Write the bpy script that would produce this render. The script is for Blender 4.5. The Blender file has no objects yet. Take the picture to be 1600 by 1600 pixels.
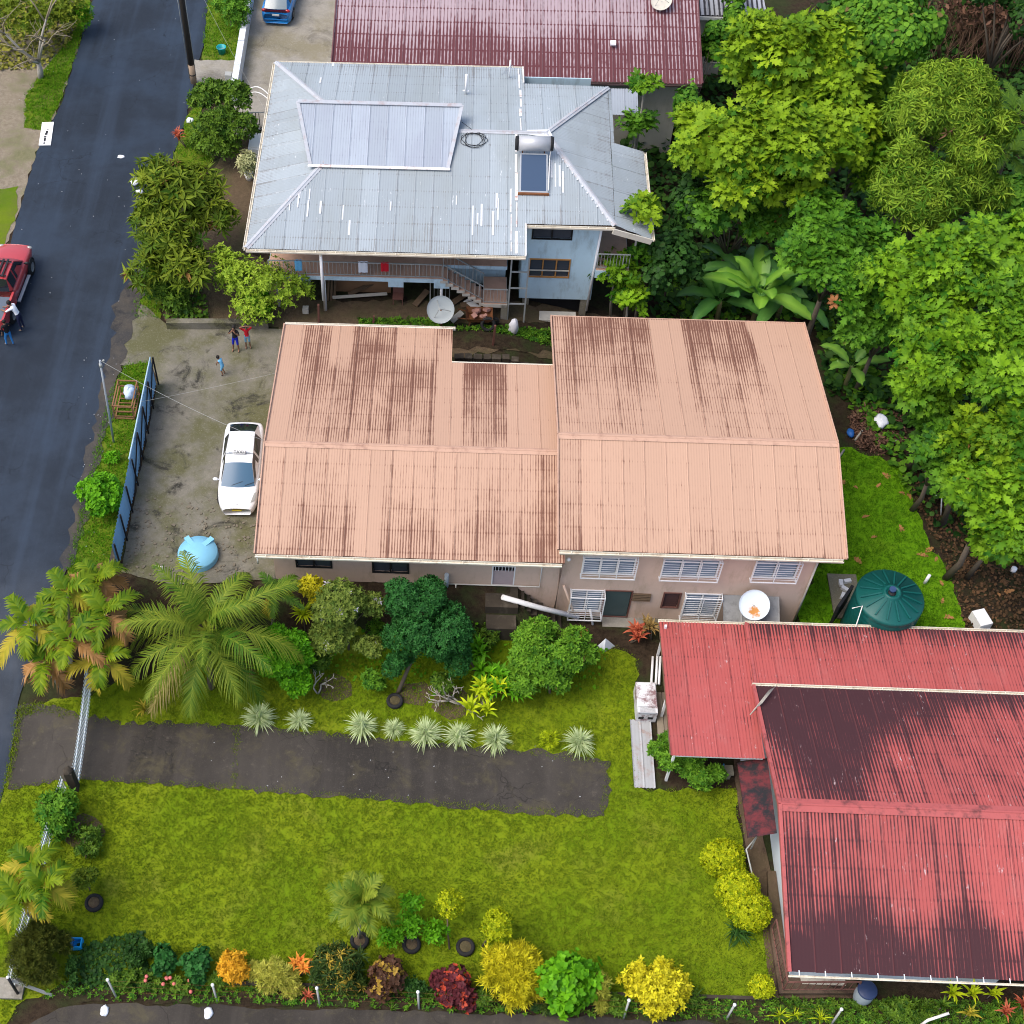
import bpy, bmesh, math, random
import numpy as np
from mathutils import Vector, Matrix, Euler
from mathutils.geometry import delaunay_2d_cdt

R = math.radians
scene = bpy.context.scene
col = scene.collection

# ------------------------------------------------------------------ camera
CAM_F, CAM_PX, CAM_PY = 2178.0, 640.0, 800.0            # focal length and principal point in 1600 px units
PITCH, YAW, CAM_H = R(52.9), R(2.27), 46.5
_fw = Vector((-math.sin(YAW) * math.cos(PITCH), math.cos(YAW) * math.cos(PITCH), -math.sin(PITCH)))
_rt = Vector((math.cos(YAW), math.sin(YAW), 0))
_up = _rt.cross(_fw)
CAM = -_fw * (CAM_H / math.sin(PITCH))
cd = bpy.data.cameras.new('camera')
cam = bpy.data.objects.new('camera', cd)
col.objects.link(cam)
cam.location = CAM
cam.rotation_euler = (R(90) - PITCH, 0, YAW)
cd.sensor_width = 36
cd.lens = 36 * CAM_F / 1600
cd.shift_x = (800 - CAM_PX) / 1600
cd.clip_end = 2000
scene.camera = cam

# ------------------------------------------------------------------ sky, sun, exposure
SUN_EL, SUN_AZ = 60, 250          # azimuth: clockwise from +Y, where the light comes from
w = bpy.data.worlds.new('World')
scene.world = w
w.use_nodes = True
nt = w.node_tree
sky = nt.nodes.new('ShaderNodeTexSky')
sky.sky_type = 'NISHITA'
sky.sun_disc = False
sky.sun_elevation = R(SUN_EL)
sky.sun_rotation = R(SUN_AZ)
sky.air_density = 1.0
sky.dust_density = 4.0
sky.ozone_density = 1.0
bg = nt.nodes['Background']
bg.inputs['Strength'].default_value = 0.15
nt.links.new(sky.outputs[0], bg.inputs[0])
sd = bpy.data.lights.new('sun', 'SUN')
sd.energy = 1.05
sd.angle = R(36)
sd.color = (1.0, 0.96, 0.9)
sun = bpy.data.objects.new('sun', sd)
col.objects.link(sun)
_a, _e = R(SUN_AZ), R(SUN_EL)
sun_dir = Vector((math.sin(_a) * math.cos(_e), math.cos(_a) * math.cos(_e), math.sin(_e)))
sun.rotation_euler = (-sun_dir).to_track_quat('-Z', 'Y').to_euler()
scene.cycles.filter_width = 1.05
vs = scene.view_settings
vs.view_transform = 'Standard'
vs.look = 'None'
vs.exposure = 0.86
vs.gamma = 1
vs.use_curve_mapping = False

# ------------------------------------------------------------------ terrain and placing
def sstep(t):
    t = max(0.0, min(1.0, t))
    return t * t * (3 - 2 * t)

def terrain(x, y):
    k = sstep((y - 7) / 6)
    sx = sstep((x - (4.2 * (1 - k) + 1.5 * k)) / (2.0 * (1 - k) + 11.0 * k))
    f = sstep((-9.5 - x) / 2.5)                      # towards the road the bank is long and gentle
    f2 = sstep((x + 13.2) / 3.0)
    y0, wd = -3.9 * (1 - f) - 3.0 * f, 2.2 * (1 - f) + 9.0 * f
    sy = sstep((y0 - y) / wd)
    return -2.0 * max(sx, sy)

def ray(px, py):
    return _fw + _rt * ((px - CAM_PX) / CAM_F) - _up * ((py - CAM_PY) / CAM_F)

def at(px, py, z=0.0):
    d = ray(px, py)
    return CAM + d * ((z - CAM.z) / d.z)

def gnd(px, py):
    z = 0.0
    for _ in range(25):
        p = at(px, py, z)
        z = 0.5 * z + 0.5 * terrain(p.x, p.y)
    p = at(px, py, z)
    return Vector((p.x, p.y, terrain(p.x, p.y)))

def atY(px, py, Y):
    d = ray(px, py)
    return CAM + d * ((Y - CAM.y) / d.y)

# ------------------------------------------------------------------ objects
def tag(o, label=None, cat=None, group=None, kind=None):
    if label: o['label'] = label
    if cat: o['category'] = cat
    if group: o['group'] = group
    if kind: o['kind'] = kind
    return o

def thing(name, label, cat, loc=(0, 0, 0), rz=0.0, group=None):
    o = bpy.data.objects.new(name, None)
    o.empty_display_size = 0.3
    col.objects.link(o)
    o.location = loc
    o.rotation_euler = (0, 0, rz)
    return tag(o, label, cat, group)

def link(name, me, parent=None, local=False):
    """world-space mesh under a parent (local=True: mesh already in the parent's frame)"""
    o = bpy.data.objects.new(name, me)
    col.objects.link(o)
    if parent:
        o.parent = parent
        if not local and parent.type == 'EMPTY':
            o.matrix_parent_inverse = Matrix.LocRotScale(parent.location, parent.rotation_euler, parent.scale).inverted()
    return o

def inst(name, me, parent, loc, rot=(0, 0, 0), scale=(1, 1, 1), local=False):
    o = link(name, me, parent, local)
    o.location, o.rotation_euler, o.scale = loc, rot, scale
    return o

class MB:
    def __init__(s):
        s.v, s.f, s.m, s.sm = [], [], [], []
        s.cur = 0
    def add(s, v, f, smooth=False):
        b = len(s.v)
        s.v += [tuple(p) for p in v]
        for q in f:
            s.f.append(tuple(i + b for i in q)); s.m.append(s.cur); s.sm.append(smooth)
        return s
    def box(s, c, d, rz=0.0, rot=None):
        x, y, z = d[0] / 2, d[1] / 2, d[2] / 2
        M = rot if rot is not None else Matrix.Rotation(rz, 3, 'Z')
        c = Vector(c)
        v = [c + M @ Vector((sx * x, sy * y, sz * z)) for sz in (-1, 1) for sx, sy in ((-1, -1), (1, -1), (1, 1), (-1, 1))]
        return s.add(v, [(3, 2, 1, 0), (4, 5, 6, 7), (0, 1, 5, 4), (1, 2, 6, 5), (2, 3, 7, 6), (3, 0, 4, 7)])
    def span(s, a, b):
        return s.box([(a[i] + b[i]) / 2 for i in range(3)], [abs(b[i] - a[i]) for i in range(3)])
    def bar(s, a, b, w, h=None):
        a, b = Vector(a), Vector(b)
        d = b - a
        q = d.to_track_quat('X', 'Z').to_matrix()
        return s.box((a + b) / 2, (d.length, w, h or w), rot=q)
    def cyl(s, a, b, r0, r1=None, n=10, caps=True):
        a, b = Vector(a), Vector(b)
        r1 = r0 if r1 is None else r1
        q = (b - a).to_track_quat('Z', 'Y').to_matrix()
        v = []
        for p, r in ((a, r0), (b, r1)):
            for i in range(n):
                t = 2 * math.pi * i / n
                v.append(p + q @ Vector((r * math.cos(t), r * math.sin(t), 0)))
        s.add(v, [(i, (i + 1) % n, n + (i + 1) % n, n + i) for i in range(n)], True)
        if caps:
            b0 = len(s.v) - 2 * n
            s.f.append(tuple(b0 + i for i in reversed(range(n)))); s.m.append(s.cur); s.sm.append(False)
            s.f.append(tuple(b0 + n + i for i in range(n))); s.m.append(s.cur); s.sm.append(False)
        return s
    def tube(s, pts, r, n=6, r1=None):
        pts = [Vector(p) for p in pts]
        m = len(pts)
        v = []
        for k, p in enumerate(pts):
            d = (pts[min(k + 1, m - 1)] - pts[max(k - 1, 0)])
            q = d.to_track_quat('Z', 'Y').to_matrix()
            rr = r if r1 is None else r + (r1 - r) * k / (m - 1)
            for i in range(n):
                t = 2 * math.pi * i / n
                v.append(p + q @ Vector((rr * math.cos(t), rr * math.sin(t), 0)))
        f = [(k * n + i, k * n + (i + 1) % n, (k + 1) * n + (i + 1) % n, (k + 1) * n + i) for k in range(m - 1) for i in range(n)]
        s.add(v, f, True)
        b0 = len(s.v) - m * n
        s.f.append(tuple(b0 + i for i in reversed(range(n)))); s.m.append(s.cur); s.sm.append(False)
        s.f.append(tuple(b0 + (m - 1) * n + i for i in range(n))); s.m.append(s.cur); s.sm.append(False)
        return s
    def lathe(s, prof, o=(0, 0, 0), n=24, rot=None, smooth=True):
        o = Vector(o)
        M = rot if rot is not None else Matrix.Identity(3)
        v = [o + M @ Vector((r * math.cos(2 * math.pi * i / n), r * math.sin(2 * math.pi * i / n), z)) for r, z in prof for i in range(n)]
        f = [(k * n + i, k * n + (i + 1) % n, (k + 1) * n + (i + 1) % n, (k + 1) * n + i) for k in range(len(prof) - 1) for i in range(n)]
        return s.add(v, f, smooth)
    def ell(s, c, r, n=12, m=8, rot=None):
        c = Vector(c)
        M = rot if rot is not None else Matrix.Identity(3)
        prof = [(math.sin(math.pi * k / m), -math.cos(math.pi * k / m)) for k in range(m + 1)]
        v = [c + M @ Vector((a * math.cos(2 * math.pi * i / n) * r[0], a * math.sin(2 * math.pi * i / n) * r[1], b * r[2])) for a, b in prof for i in range(n)]
        f = [(k * n + i, k * n + (i + 1) % n, (k + 1) * n + (i + 1) % n, (k + 1) * n + i) for k in range(m) for i in range(n)]
        return s.add(v, f, True)
    def prism(s, poly, z0, z1):
        n = len(poly)
        v = [(p[0], p[1], z0) for p in poly] + [(p[0], p[1], z1) for p in poly]
        return s.add(v, [tuple(reversed(range(n))), tuple(range(n, 2 * n))] + [(i, (i + 1) % n, n + (i + 1) % n, n + i) for i in range(n)])
    def quad(s, a, b, c, d, smooth=False):
        return s.add([a, b, c, d], [(0, 1, 2, 3)], smooth)
    def mesh(s, name, mats):
        me = bpy.data.meshes.new(name)
        me.from_pydata(s.v, [], s.f)
        for m in (mats if isinstance(mats, (list, tuple)) else [mats]):
            me.materials.append(m)
        me.polygons.foreach_set('material_index', s.m)
        me.polygons.foreach_set('use_smooth', s.sm)
        me.update()
        return me
    def build(s, name, mats, parent=None, local=False):
        return link(name, s.mesh(name, mats), parent, local)

def attr(me, name, vals):
    a = me.attributes.new(name, 'FLOAT', 'POINT')
    a.data.foreach_set('value', np.asarray(vals, dtype=np.float32))

def npmesh(name, verts, tris, mats, tint=None, smooth=False):
    verts = np.asarray(verts, dtype=np.float32); tris = np.asarray(tris, dtype=np.int32)
    me = bpy.data.meshes.new(name)
    n, f = len(verts), len(tris)
    me.vertices.add(n); me.vertices.foreach_set('co', verts.ravel())
    me.loops.add(f * 3); me.loops.foreach_set('vertex_index', tris.ravel())
    me.polygons.add(f); me.polygons.foreach_set('loop_start', np.arange(f, dtype=np.int32) * 3)
    for m in (mats if isinstance(mats, (list, tuple)) else [mats]):
        me.materials.append(m)
    me.update(calc_edges=True)
    if smooth:
        me.polygons.foreach_set('use_smooth', np.ones(f, dtype=bool))
    if tint is not None:
        attr(me, 'tint', tint)
    return me

# ------------------------------------------------------------------ materials
MATS = {}
def srgb(*c):
    return tuple((x / 255 / 12.92 if x / 255 <= 0.04045 else ((x / 255 + 0.055) / 1.055) ** 2.4) for x in c)

class N:
    """small node-graph helper"""
    def __init__(s, name, rough=0.7, spec=0.3, metal=0.0):
        s.mat = bpy.data.materials.new(name); s.mat.use_nodes = True
        s.t = s.mat.node_tree; s.b = s.t.nodes['Principled BSDF']
        s.b.inputs['Roughness'].default_value = rough
        s.b.inputs['Metallic'].default_value = metal
        s.b.inputs['Specular IOR Level'].default_value = spec
        MATS[name] = s.mat
    def node(s, typ, **kw):
        n = s.t.nodes.new(typ)
        for k, v in kw.items(): setattr(n, k, v)
        return n
    def set(s, sock, v):
        if hasattr(v, 'links') or hasattr(v, 'is_output'): s.t.links.new(v, sock)
        elif isinstance(v, tuple) and len(v) == 3 and sock.type == 'RGBA': sock.default_value = (*v, 1)
        else: sock.default_value = v
    def pos(s, sx=1, sy=1, sz=1, obj=False):
        src = s.node('ShaderNodeTexCoord').outputs['Object'] if obj else s.node('ShaderNodeNewGeometry').outputs['Position']
        m = s.node('ShaderNodeMapping'); s.t.links.new(src, m.inputs[0])
        m.inputs['Scale'].default_value = (sx, sy, sz)
        return m.outputs[0]
    def noise(s, scale=1.0, vec=None, detail=4, rough=0.6, dist=0.0):
        n = s.node('ShaderNodeTexNoise')
        n.inputs['Scale'].default_value = scale; n.inputs['Detail'].default_value = detail
        n.inputs['Roughness'].default_value = rough; n.inputs['Distortion'].default_value = dist
        s.t.links.new(vec if vec is not None else s.pos(), n.inputs['Vector'])
        return n.outputs[0]
    def voro(s, scale, vec=None, feat='F1', out='Distance'):
        n = s.node('ShaderNodeTexVoronoi', feature=feat); n.inputs['Scale'].default_value = scale
        s.t.links.new(vec if vec is not None else s.pos(), n.inputs['Vector'])
        return n.outputs[out]
    def math(s, op, a, b=0.0, c=None, clamp=False):
        n = s.node('ShaderNodeMath', operation=op, use_clamp=clamp)
        s.set(n.inputs[0], a); s.set(n.inputs[1], b)
        if c is not None: s.set(n.inputs[2], c)
        return n.outputs[0]
    def ramp(s, fac, lo, hi):
        n = s.node('ShaderNodeMapRange', interpolation_type='SMOOTHSTEP')
        s.set(n.inputs[0], fac); n.inputs[1].default_value = lo; n.inputs[2].default_value = hi
        return n.outputs[0]
    def mix(s, fac, a, b, blend='MIX'):
        n = s.node('ShaderNodeMix', data_type='RGBA', blend_type=blend)
        s.set(n.inputs[0], fac); s.set(n.inputs[6], a); s.set(n.inputs[7], b)
        return n.outputs[2]
    def at(s, name):
        n = s.node('ShaderNodeAttribute', attribute_name=name)
        return n.outputs['Fac']
    def color(s, v):
        s.set(s.b.inputs['Base Color'], v); return s
    def rough(s, v):
        s.set(s.b.inputs['Roughness'], v); return s
    def bump(s, h, strength=0.3, dist=0.05):
        n = s.node('ShaderNodeBump'); n.inputs['Strength'].default_value = strength; n.inputs['Distance'].default_value = dist
        s.set(n.inputs['Height'], h); s.t.links.new(n.outputs[0], s.b.inputs['Normal']); return s

def plain(name, c, rough=0.6, var=0.12, spec=0.3, metal=0.0, scale=3.0, dirt=None, dirt_amt=0.5, dlo=0.48):
    m = N(name, rough, spec, metal)
    n = m.noise(scale)
    lo = tuple(x * (1 - var) for x in c); hi = tuple(min(1, x * (1 + var)) for x in c)
    cc = m.mix(n, lo, hi)
    if dirt:
        cc = m.mix(m.math('MULTIPLY', m.ramp(m.noise(1.3, m.pos(1.6, 1.6, 0.5), 6, 0.7), dlo, dlo + 0.24), dirt_amt), cc, dirt)
    m.color(cc)
    return m.mat

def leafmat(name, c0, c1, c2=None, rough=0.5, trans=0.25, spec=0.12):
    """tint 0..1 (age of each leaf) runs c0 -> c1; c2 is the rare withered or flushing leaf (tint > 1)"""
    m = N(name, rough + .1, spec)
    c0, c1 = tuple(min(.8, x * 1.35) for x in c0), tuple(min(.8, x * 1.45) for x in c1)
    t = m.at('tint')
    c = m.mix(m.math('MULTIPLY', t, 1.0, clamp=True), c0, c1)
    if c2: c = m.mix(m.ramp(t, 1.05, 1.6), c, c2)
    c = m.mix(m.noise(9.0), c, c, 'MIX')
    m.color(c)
    tr = m.node('ShaderNodeBsdfTranslucent'); m.t.links.new(c, tr.inputs[0])
    mx = m.node('ShaderNodeMixShader'); mx.inputs[0].default_value = trans
    m.t.links.new(m.b.outputs[0], mx.inputs[1]); m.t.links.new(tr.outputs[0], mx.inputs[2])
    m.t.links.new(mx.outputs[0], m.t.nodes['Material Output'].inputs[0])
    return m.mat
# ================================================================== ground materials
def m_asphalt(name, base, speck, wet=0.5, moss=None):
    m = N(name, 0.6, 0.25)
    big = m.noise(0.22, None, 5, 0.6); mid = m.noise(2.2, None, 6, 0.75); fine = m.noise(38.0, None, 3, 0.8)
    c = m.mix(m.ramp(big, 0.35, 0.7), tuple(x * 0.68 for x in base), tuple(x * 1.3 for x in base))
    c = m.mix(m.math('MULTIPLY', m.ramp(mid, 0.5, 0.8), 0.5), c, tuple(x * 0.55 for x in base))
    c = m.mix(m.math('MULTIPLY', m.ramp(fine, 0.52, 0.78), 0.55), c, speck)
    c = m.mix(m.math('MULTIPLY', m.ramp(m.voro(5.0), 0.10, 0.02), m.ramp(m.noise(0.9), 0.5, 0.7)), c, speck)
    wp = m.node('ShaderNodeVectorMath', operation='ADD'); m.t.links.new(m.pos(), wp.inputs[0]); wn = m.node('ShaderNodeTexNoise'); wn.inputs['Scale'].default_value = 1.4; m.t.links.new(m.pos(), wn.inputs['Vector']); m.t.links.new(wn.outputs[1], wp.inputs[1])
    crk = m.math('MULTIPLY', m.ramp(m.voro(0.42, wp.outputs[0], 'DISTANCE_TO_EDGE'), 0.012, 0.0), m.ramp(m.noise(0.35), 0.46, 0.58))
    c = m.mix(m.math('MULTIPLY', crk, 0.8), c, tuple(x * 0.35 for x in base))
    lane = m.noise(1.0, m.pos(1.1, 0.05, 1.0), 4, 0.6)
    c = m.mix(m.math('MULTIPLY', m.ramp(lane, 0.45, 0.7), 0.45), c, tuple(x * 1.9 for x in base))
    if moss:
        c = m.mix(m.math('MULTIPLY', m.ramp(m.noise(0.8, None, 8, 0.75, 0.5), 0.5, 0.68), 0.7), c, moss)
        c = m.mix(m.math('MULTIPLY', m.ramp(m.noise(3.5, None, 6, 0.8), 0.55, 0.75), 0.55), c, speck)
    m.color(c)
    m.rough(m.math('SUBTRACT', 0.72, m.math('MULTIPLY', m.ramp(big, 0.4, 0.65), wet * 0.5)))
    m.bump(fine, 0.5, 0.01)
    return m.mat
M_road = m_asphalt('asphalt', (0.016, 0.025, 0.040), (0.06, 0.078, 0.10), 0.5)
M_drive = m_asphalt('old_asphalt', (0.036, 0.031, 0.026), (0.13, 0.11, 0.085), 0.1, (0.075, 0.064, 0.034))

def m_concrete(name, base, moss, dark, k=0.5):
    m = N(name, 0.85, 0.2)
    n1 = m.noise(0.35, None, 7, 0.65); n2 = m.noise(1.6, None, 8, 0.75); n3 = m.noise(14.0, None, 5, 0.8)
    c = m.mix(m.ramp(n2, 0.3, 0.7), tuple(x * 0.75 for x in base), base)
    c = m.mix(m.math('MULTIPLY', m.ramp(n1, 0.42, 0.62), 0.85), c, moss)
    c = m.mix(m.math('MULTIPLY', m.ramp(m.noise(0.6, m.pos(1, 1, 1), 8, 0.7, 0.8), 0.52, 0.66), k), c, dark)
    c = m.mix(m.math('MULTIPLY', m.ramp(n3, 0.5, 0.72), 0.45), c, tuple(x * 1.5 for x in base))
    c = m.mix(m.math('MULTIPLY', m.ramp(m.noise(60.0), 0.56, 0.75), 0.4), c, dark)
    m.color(c); m.bump(n3, 0.4, 0.02)
    return m.mat
M_yard = m_concrete('mossy_concrete', (0.185, 0.172, 0.138), (0.085, 0.085, 0.030), (0.026, 0.025, 0.020), 0.95)
M_conc = m_concrete('grey_concrete', (0.30, 0.28, 0.24), (0.19, 0.17, 0.11), (0.07, 0.062, 0.05), 0.5)
M_path = m_concrete('stained_path', (0.13, 0.085, 0.06), (0.075, 0.055, 0.03), (0.030, 0.016, 0.013), 0.9)

def m_soil(name, a, b, green, gk):
    m = N(name, 0.95, 0.1)
    n1 = m.noise(0.5, None, 7, 0.7); n2 = m.noise(4.0, None, 7, 0.8); n3 = m.noise(25.0, None, 4, 0.8)
    c = m.mix(m.ramp(n2, 0.3, 0.7), a, b)
    c = m.mix(m.math('MULTIPLY', m.ramp(n1, 0.45, 0.6), gk), c, green)
    c = m.mix(m.math('MULTIPLY', m.ramp(n3, 0.55, 0.75), 0.5), c, tuple(x * 1.9 for x in b))
    m.color(c); m.bump(n3, 0.8, 0.04)
    return m.mat
M_soil = m_soil('dark_earth', (0.020, 0.014, 0.009), (0.055, 0.038, 0.024), (0.025, 0.045, 0.012), 0.6)
M_dirt = m_soil('brown_dirt', (0.075, 0.053, 0.033), (0.13, 0.095, 0.06), (0.045, 0.06, 0.015), 0.35)
M_dirtroad = m_concrete('gravel_shoulder', (0.075, 0.066, 0.055), (0.035, 0.036, 0.038), (0.018, 0.02, 0.024), 0.8)
M_pale = m_soil('pale_dirt', (0.17, 0.14, 0.10), (0.27, 0.23, 0.17), (0.10, 0.12, 0.03), 0.5)

def m_lawn(name, a, b, c_, dry):
    m = N(name, 0.9, 0.1)
    n1 = m.noise(0.28, None, 5, 0.6); n2 = m.noise(1.3, None, 6, 0.7); n3 = m.noise(11.0, None, 6, 0.85); n4 = m.noise(45.0, None, 3, 0.8)
    c = m.mix(m.ramp(n1, 0.35, 0.65), a, b)
    c = m.mix(m.math('MULTIPLY', m.ramp(n2, 0.42, 0.75), 0.4), c, c_)
    c = m.mix(m.math('MULTIPLY', m.ramp(m.noise(0.6, None, 5, 0.6), 0.52, 0.75), 0.45), c, dry)
    c = m.mix(m.math('MULTIPLY', m.ramp(n3, 0.5, 0.8), 0.16), c, tuple(x * 0.4 for x in a))
    c = m.mix(m.math('MULTIPLY', m.ramp(n4, 0.55, 0.75), 0.4), c, tuple(min(1, x * 1.6) for x in b))
    m.color(c); m.bump(n4, 0.35, 0.03)
    return m.mat
M_lawn = m_lawn('lawn_turf', (0.118, 0.186, 0.004), (0.172, 0.222, 0.007), (0.092, 0.178, 0.004), (0.185, 0.178, 0.030))
M_green = m_lawn('lush_turf', (0.062, 0.205, 0.003), (0.115, 0.265, 0.005), (0.035, 0.120, 0.004), (0.10, 0.14, 0.012))

M_verge = m_lawn('verge_turf', (0.075, 0.135, 0.006), (0.120, 0.165, 0.010), (0.11, 0.085, 0.04), (0.13, 0.10, 0.055))
# ================================================================== ground sheets
def lin(a, b, s): return list(np.arange(a, b, s))
xs = [-400, -250, -150, -100, -75, -60, -50] + lin(-42, -22, 1.0) + lin(-22, 24, 0.25) + lin(24, 50, 1.0) + [55, 65, 80, 120, 180, 260, 400]
ys = [-300, -200, -120, -80, -60, -48] + lin(-40, -22, 1.0) + lin(-22, 14, 0.25) + lin(14, 60, 0.5) + [62, 66, 72, 80, 100, 140, 200, 300, 450]
gv = [(x, y, terrain(x, y)) for y in ys for x in xs]
nx = len(xs)
gf = [(j * nx + i, j * nx + i + 1, (j + 1) * nx + i + 1, (j + 1) * nx + i) for j in range(len(ys) - 1) for i in range(nx - 1)]
mb = MB(); mb.add(gv, gf, True)
tag(mb.build('ground', M_soil), 'dark bare earth around the houses and under the trees', 'ground', kind='structure')

def inside(p, poly):
    x, y = p; c = False; j = len(poly) - 1
    for i in range(len(poly)):
        xi, yi = poly[i]; xj, yj = poly[j]
        if (yi > y) != (yj > y) and x < (xj - xi) * (y - yi) / (yj - yi) + xi: c = not c
        j = i
    return c

def dens(poly, step, jit, rng):
    out = []
    n = len(poly)
    for i in range(n):
        a, b = Vector(poly[i]), Vector(poly[(i + 1) % n])
        k = max(1, int((b - a).length / step))
        nrm = Vector((-(b - a).y, (b - a).x)).normalized() if (b - a).length else Vector((0, 0))
        for q in range(k):
            p = a.lerp(b, q / k)
            out.append(p + nrm * rng.uniform(-jit, jit))
    return out

def wpoly(pts):
    """pixel outline on the terrain -> world outline; 3-tuples (x, y, 'w') are world points"""
    return [(p[0], p[1]) if len(p) == 3 else tuple(gnd(*p)[:2]) for p in pts]

def patch(name, pts, mat, dz, jit=0.06, grid=0.45, seed=1, label=None, cat=None, kind='structure', step=0.35):
    rng = random.Random(seed)
    poly = dens(wpoly(pts), step, jit, rng)
    P2 = [Vector(p) for p in poly]
    n = len(P2)
    x0, x1 = min(p.x for p in P2), max(p.x for p in P2); y0, y1 = min(p.y for p in P2), max(p.y for p in P2)
    pl = [(p.x, p.y) for p in P2]
    extra = [Vector((x, y)) for x in np.arange(x0, x1, grid) for y in np.arange(y0, y1, grid) if inside((x, y), pl)]
    r = delaunay_2d_cdt(P2 + extra, [], [list(range(n))], 1, 1e-4)
    v = [(p.x, p.y, terrain(p.x, p.y) + dz) for p in r[0]]
    f = []
    for t in r[2]:
        a, b, c = (Vector(v[i][:2]) for i in t)
        f.append(tuple(t) if (b - a).cross(c - a) > 0 else tuple(reversed(t)))
    m = MB(); m.add(v, f, True)
    o = m.build(name, mat)
    tag(o, label, cat, kind=kind)
    return o

W = 'w'
LAWN = [(-60, 1420), (6, 1236), (34, 1112), (70, 1098), (140, 1085), (250, 1050), (400, 1020), (560, 985), (700, 1000), (820, 985), (960, 1010), (995, 1030), (1000, 1235), (1150, 1232), (1160, 1330), (1195, 1450), (1212, 1562),
        (980, 1562), (500, 1556), (100, 1548), (40, 1560), (-60, 1700)]
patch('lawn', LAWN, M_lawn, 0.03, 0.12, seed=2, label='yellow-green mown lawn with the dark driveway running into it', cat='lawn')
RLAWN = [(1270, 700), (1330, 700), (1400, 725), (1425, 780), (1450, 850), (1480, 890), (1510, 1000), (1240, 1000), (1250, 960), (1280, 880)]
patch('lawn', RLAWN, M_green, 0.03, 0.15, seed=3, label='bright green grass strip between the peach house and the breadfruit trees', cat='lawn')
VERGE = [(236, 566), (222, 640), (200, 740), (180, 880), (160, 930), (60, 1000), (104, 900), (128, 790), (150, 700), (172, 615), (195, 570)]
patch('verge', VERGE, M_verge, 0.03, 0.12, seed=4, label='grass verge between the road and the blue sheet fence', cat='verge')
patch('verge', [(330, -60), (385, -60), (385, 20), (368, 95), (318, 95), (318, 60)], M_verge, 0.03, 0.1, seed=5, label='grass verge with the teal bucket beside the white wall', cat='verge')
patch('verge', [(290, 190), (310, 150), (330, 250), (285, 300), (262, 400), (250, 500), (205, 495), (222, 420), (240, 350), (268, 250)], M_verge, 0.03, 0.15, seed=6, label='grass verge under the mango tree beside the road', cat='verge')
patch('verge', [(150, -60), (143, 0), (122, 75), (94, 162), (70, 205), (40, 200), (40, 150), (70, 110), (110, 60), (130, -60)], M_verge, 0.035, 0.12, seed=7, label='bright grass verge under the bare pale tree', cat='verge')
patch('verge', [(-40, 300), (26, 292), (28, 330), (5, 390), (-40, 420)], M_verge, 0.035, 0.1, seed=8, label='grass verge at the roadside above the red pickup', cat='verge')
patch('roadside', [(-60, -60), (150, -60), (120, 80), (93, 165), (57, 238), (18, 368), (-60, 480)], M_pale, 0.022, 0.1, seed=9, label='pale gravelly ground across the road from the houses', cat='ground')
ROAD_R = [(325, 0), (320, 60), (304, 128), (289, 192), (270, 245), (240, 350), (216, 425), (203, 465), (190, 520), (172, 612), (150, 700), (128, 790), (106, 880), (66, 990), (28, 1100), (8, 1232)]
ROAD_L = [(20, 368), (58, 238), (95, 165), (122, 78), (145, 0)]
patch('grass_field', [(-20.2, 140, W), (-20.2, 45, W), (-24.5, 36, W), (-25.5, 20, W), (-21.5, 12, W), (-22.5, -80, W), (-90, -80, W), (-90, 140, W)], M_verge, 0.012, 0.3, 3.0, seed=44, step=3.0, label='open grassy ground beyond the road', cat='grass')
patch('grass_field', [(-15.9, -27.3, W), (70, -27.3, W), (70, -90, W), (-16.4, -90, W)], M_verge, 0.012, 0.3, 3.0, seed=45, step=3.0, label='open grassy ground beyond the side road', cat='grass')
patch('road', [(-13.1, 140, W)] + ROAD_R + [(-16.0, -24, W), (-16.5, -80, W), (-23, -80, W), (-20.3, 10, W)] + ROAD_L + [(-19.8, 140, W)], M_road, 0.045, 0.05, 0.7, seed=10, label='bluish worn asphalt road running past the houses', cat='road')
patch('road_shoulder', [(216, 428), (234, 380), (222, 470), (204, 520), (190, 570), (176, 640), (158, 715), (140, 790), (118, 870), (80, 985), (60, 1000), (92, 900), (108, 840), (122, 760), (150, 660), (158, 600), (178, 530), (176, 480), (196, 450)], M_dirtroad, 0.058, 0.16, seed=40, label='damp brown gravel shoulder along the road edge by the fence', cat='road shoulder')
patch('side_road', [(60, 1592), (110, 1572), (165, 1568), (700, 1582), (1100, 1596), (25, -20.6, W), (60, -20.6, W), (60, -27, W), (-15.9, -27, W), (-15.8, -24, W)], M_drive, 0.04, 0.08, 0.7, seed=11, label='grey side road along the bottom fence', cat='road')
patch('driveway', [(28, 1105), (60, 1098), (140, 1120), (225, 1130), (300, 1130), (420, 1137), (560, 1150), (700, 1165), (820, 1172), (890, 1178), (950, 1190), (952, 1235), (944, 1278),
                   (800, 1270), (600, 1252), (420, 1240), (300, 1230), (200, 1222), (120, 1220), (60, 1226), (10, 1234)], M_drive, 0.065, 0.11, seed=12, step=.2, label='dark asphalt driveway strip from the road into the lawn', cat='driveway')
patch('concrete_yard', [(203, 470), (228, 480), (262, 508), (440, 516), (520, 600), (520, 880), (430, 905), (270, 915), (190, 895), (206, 800), (230, 680), (246, 600), (236, 566), (195, 572), (180, 570), (190, 520)], M_yard, 0.045, 0.05, seed=13, label='mossy concrete yard around the white taxi', cat='yard')
patch('concrete_yard', [(398, -80), (540, -80), (520, 100), (440, 130), (402, 212), (360, 215), (362, 140), (385, 60)], M_conc, 0.045, 0.05, seed=14, label='grey concrete yard behind the blue car', cat='yard')
patch('footpath', [(304, 95), (366, 95), (362, 140), (350, 142), (300, 130)], M_conc, 0.05, 0.05, seed=15, label='small concrete crossing by the power pole', cat='path')
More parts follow.
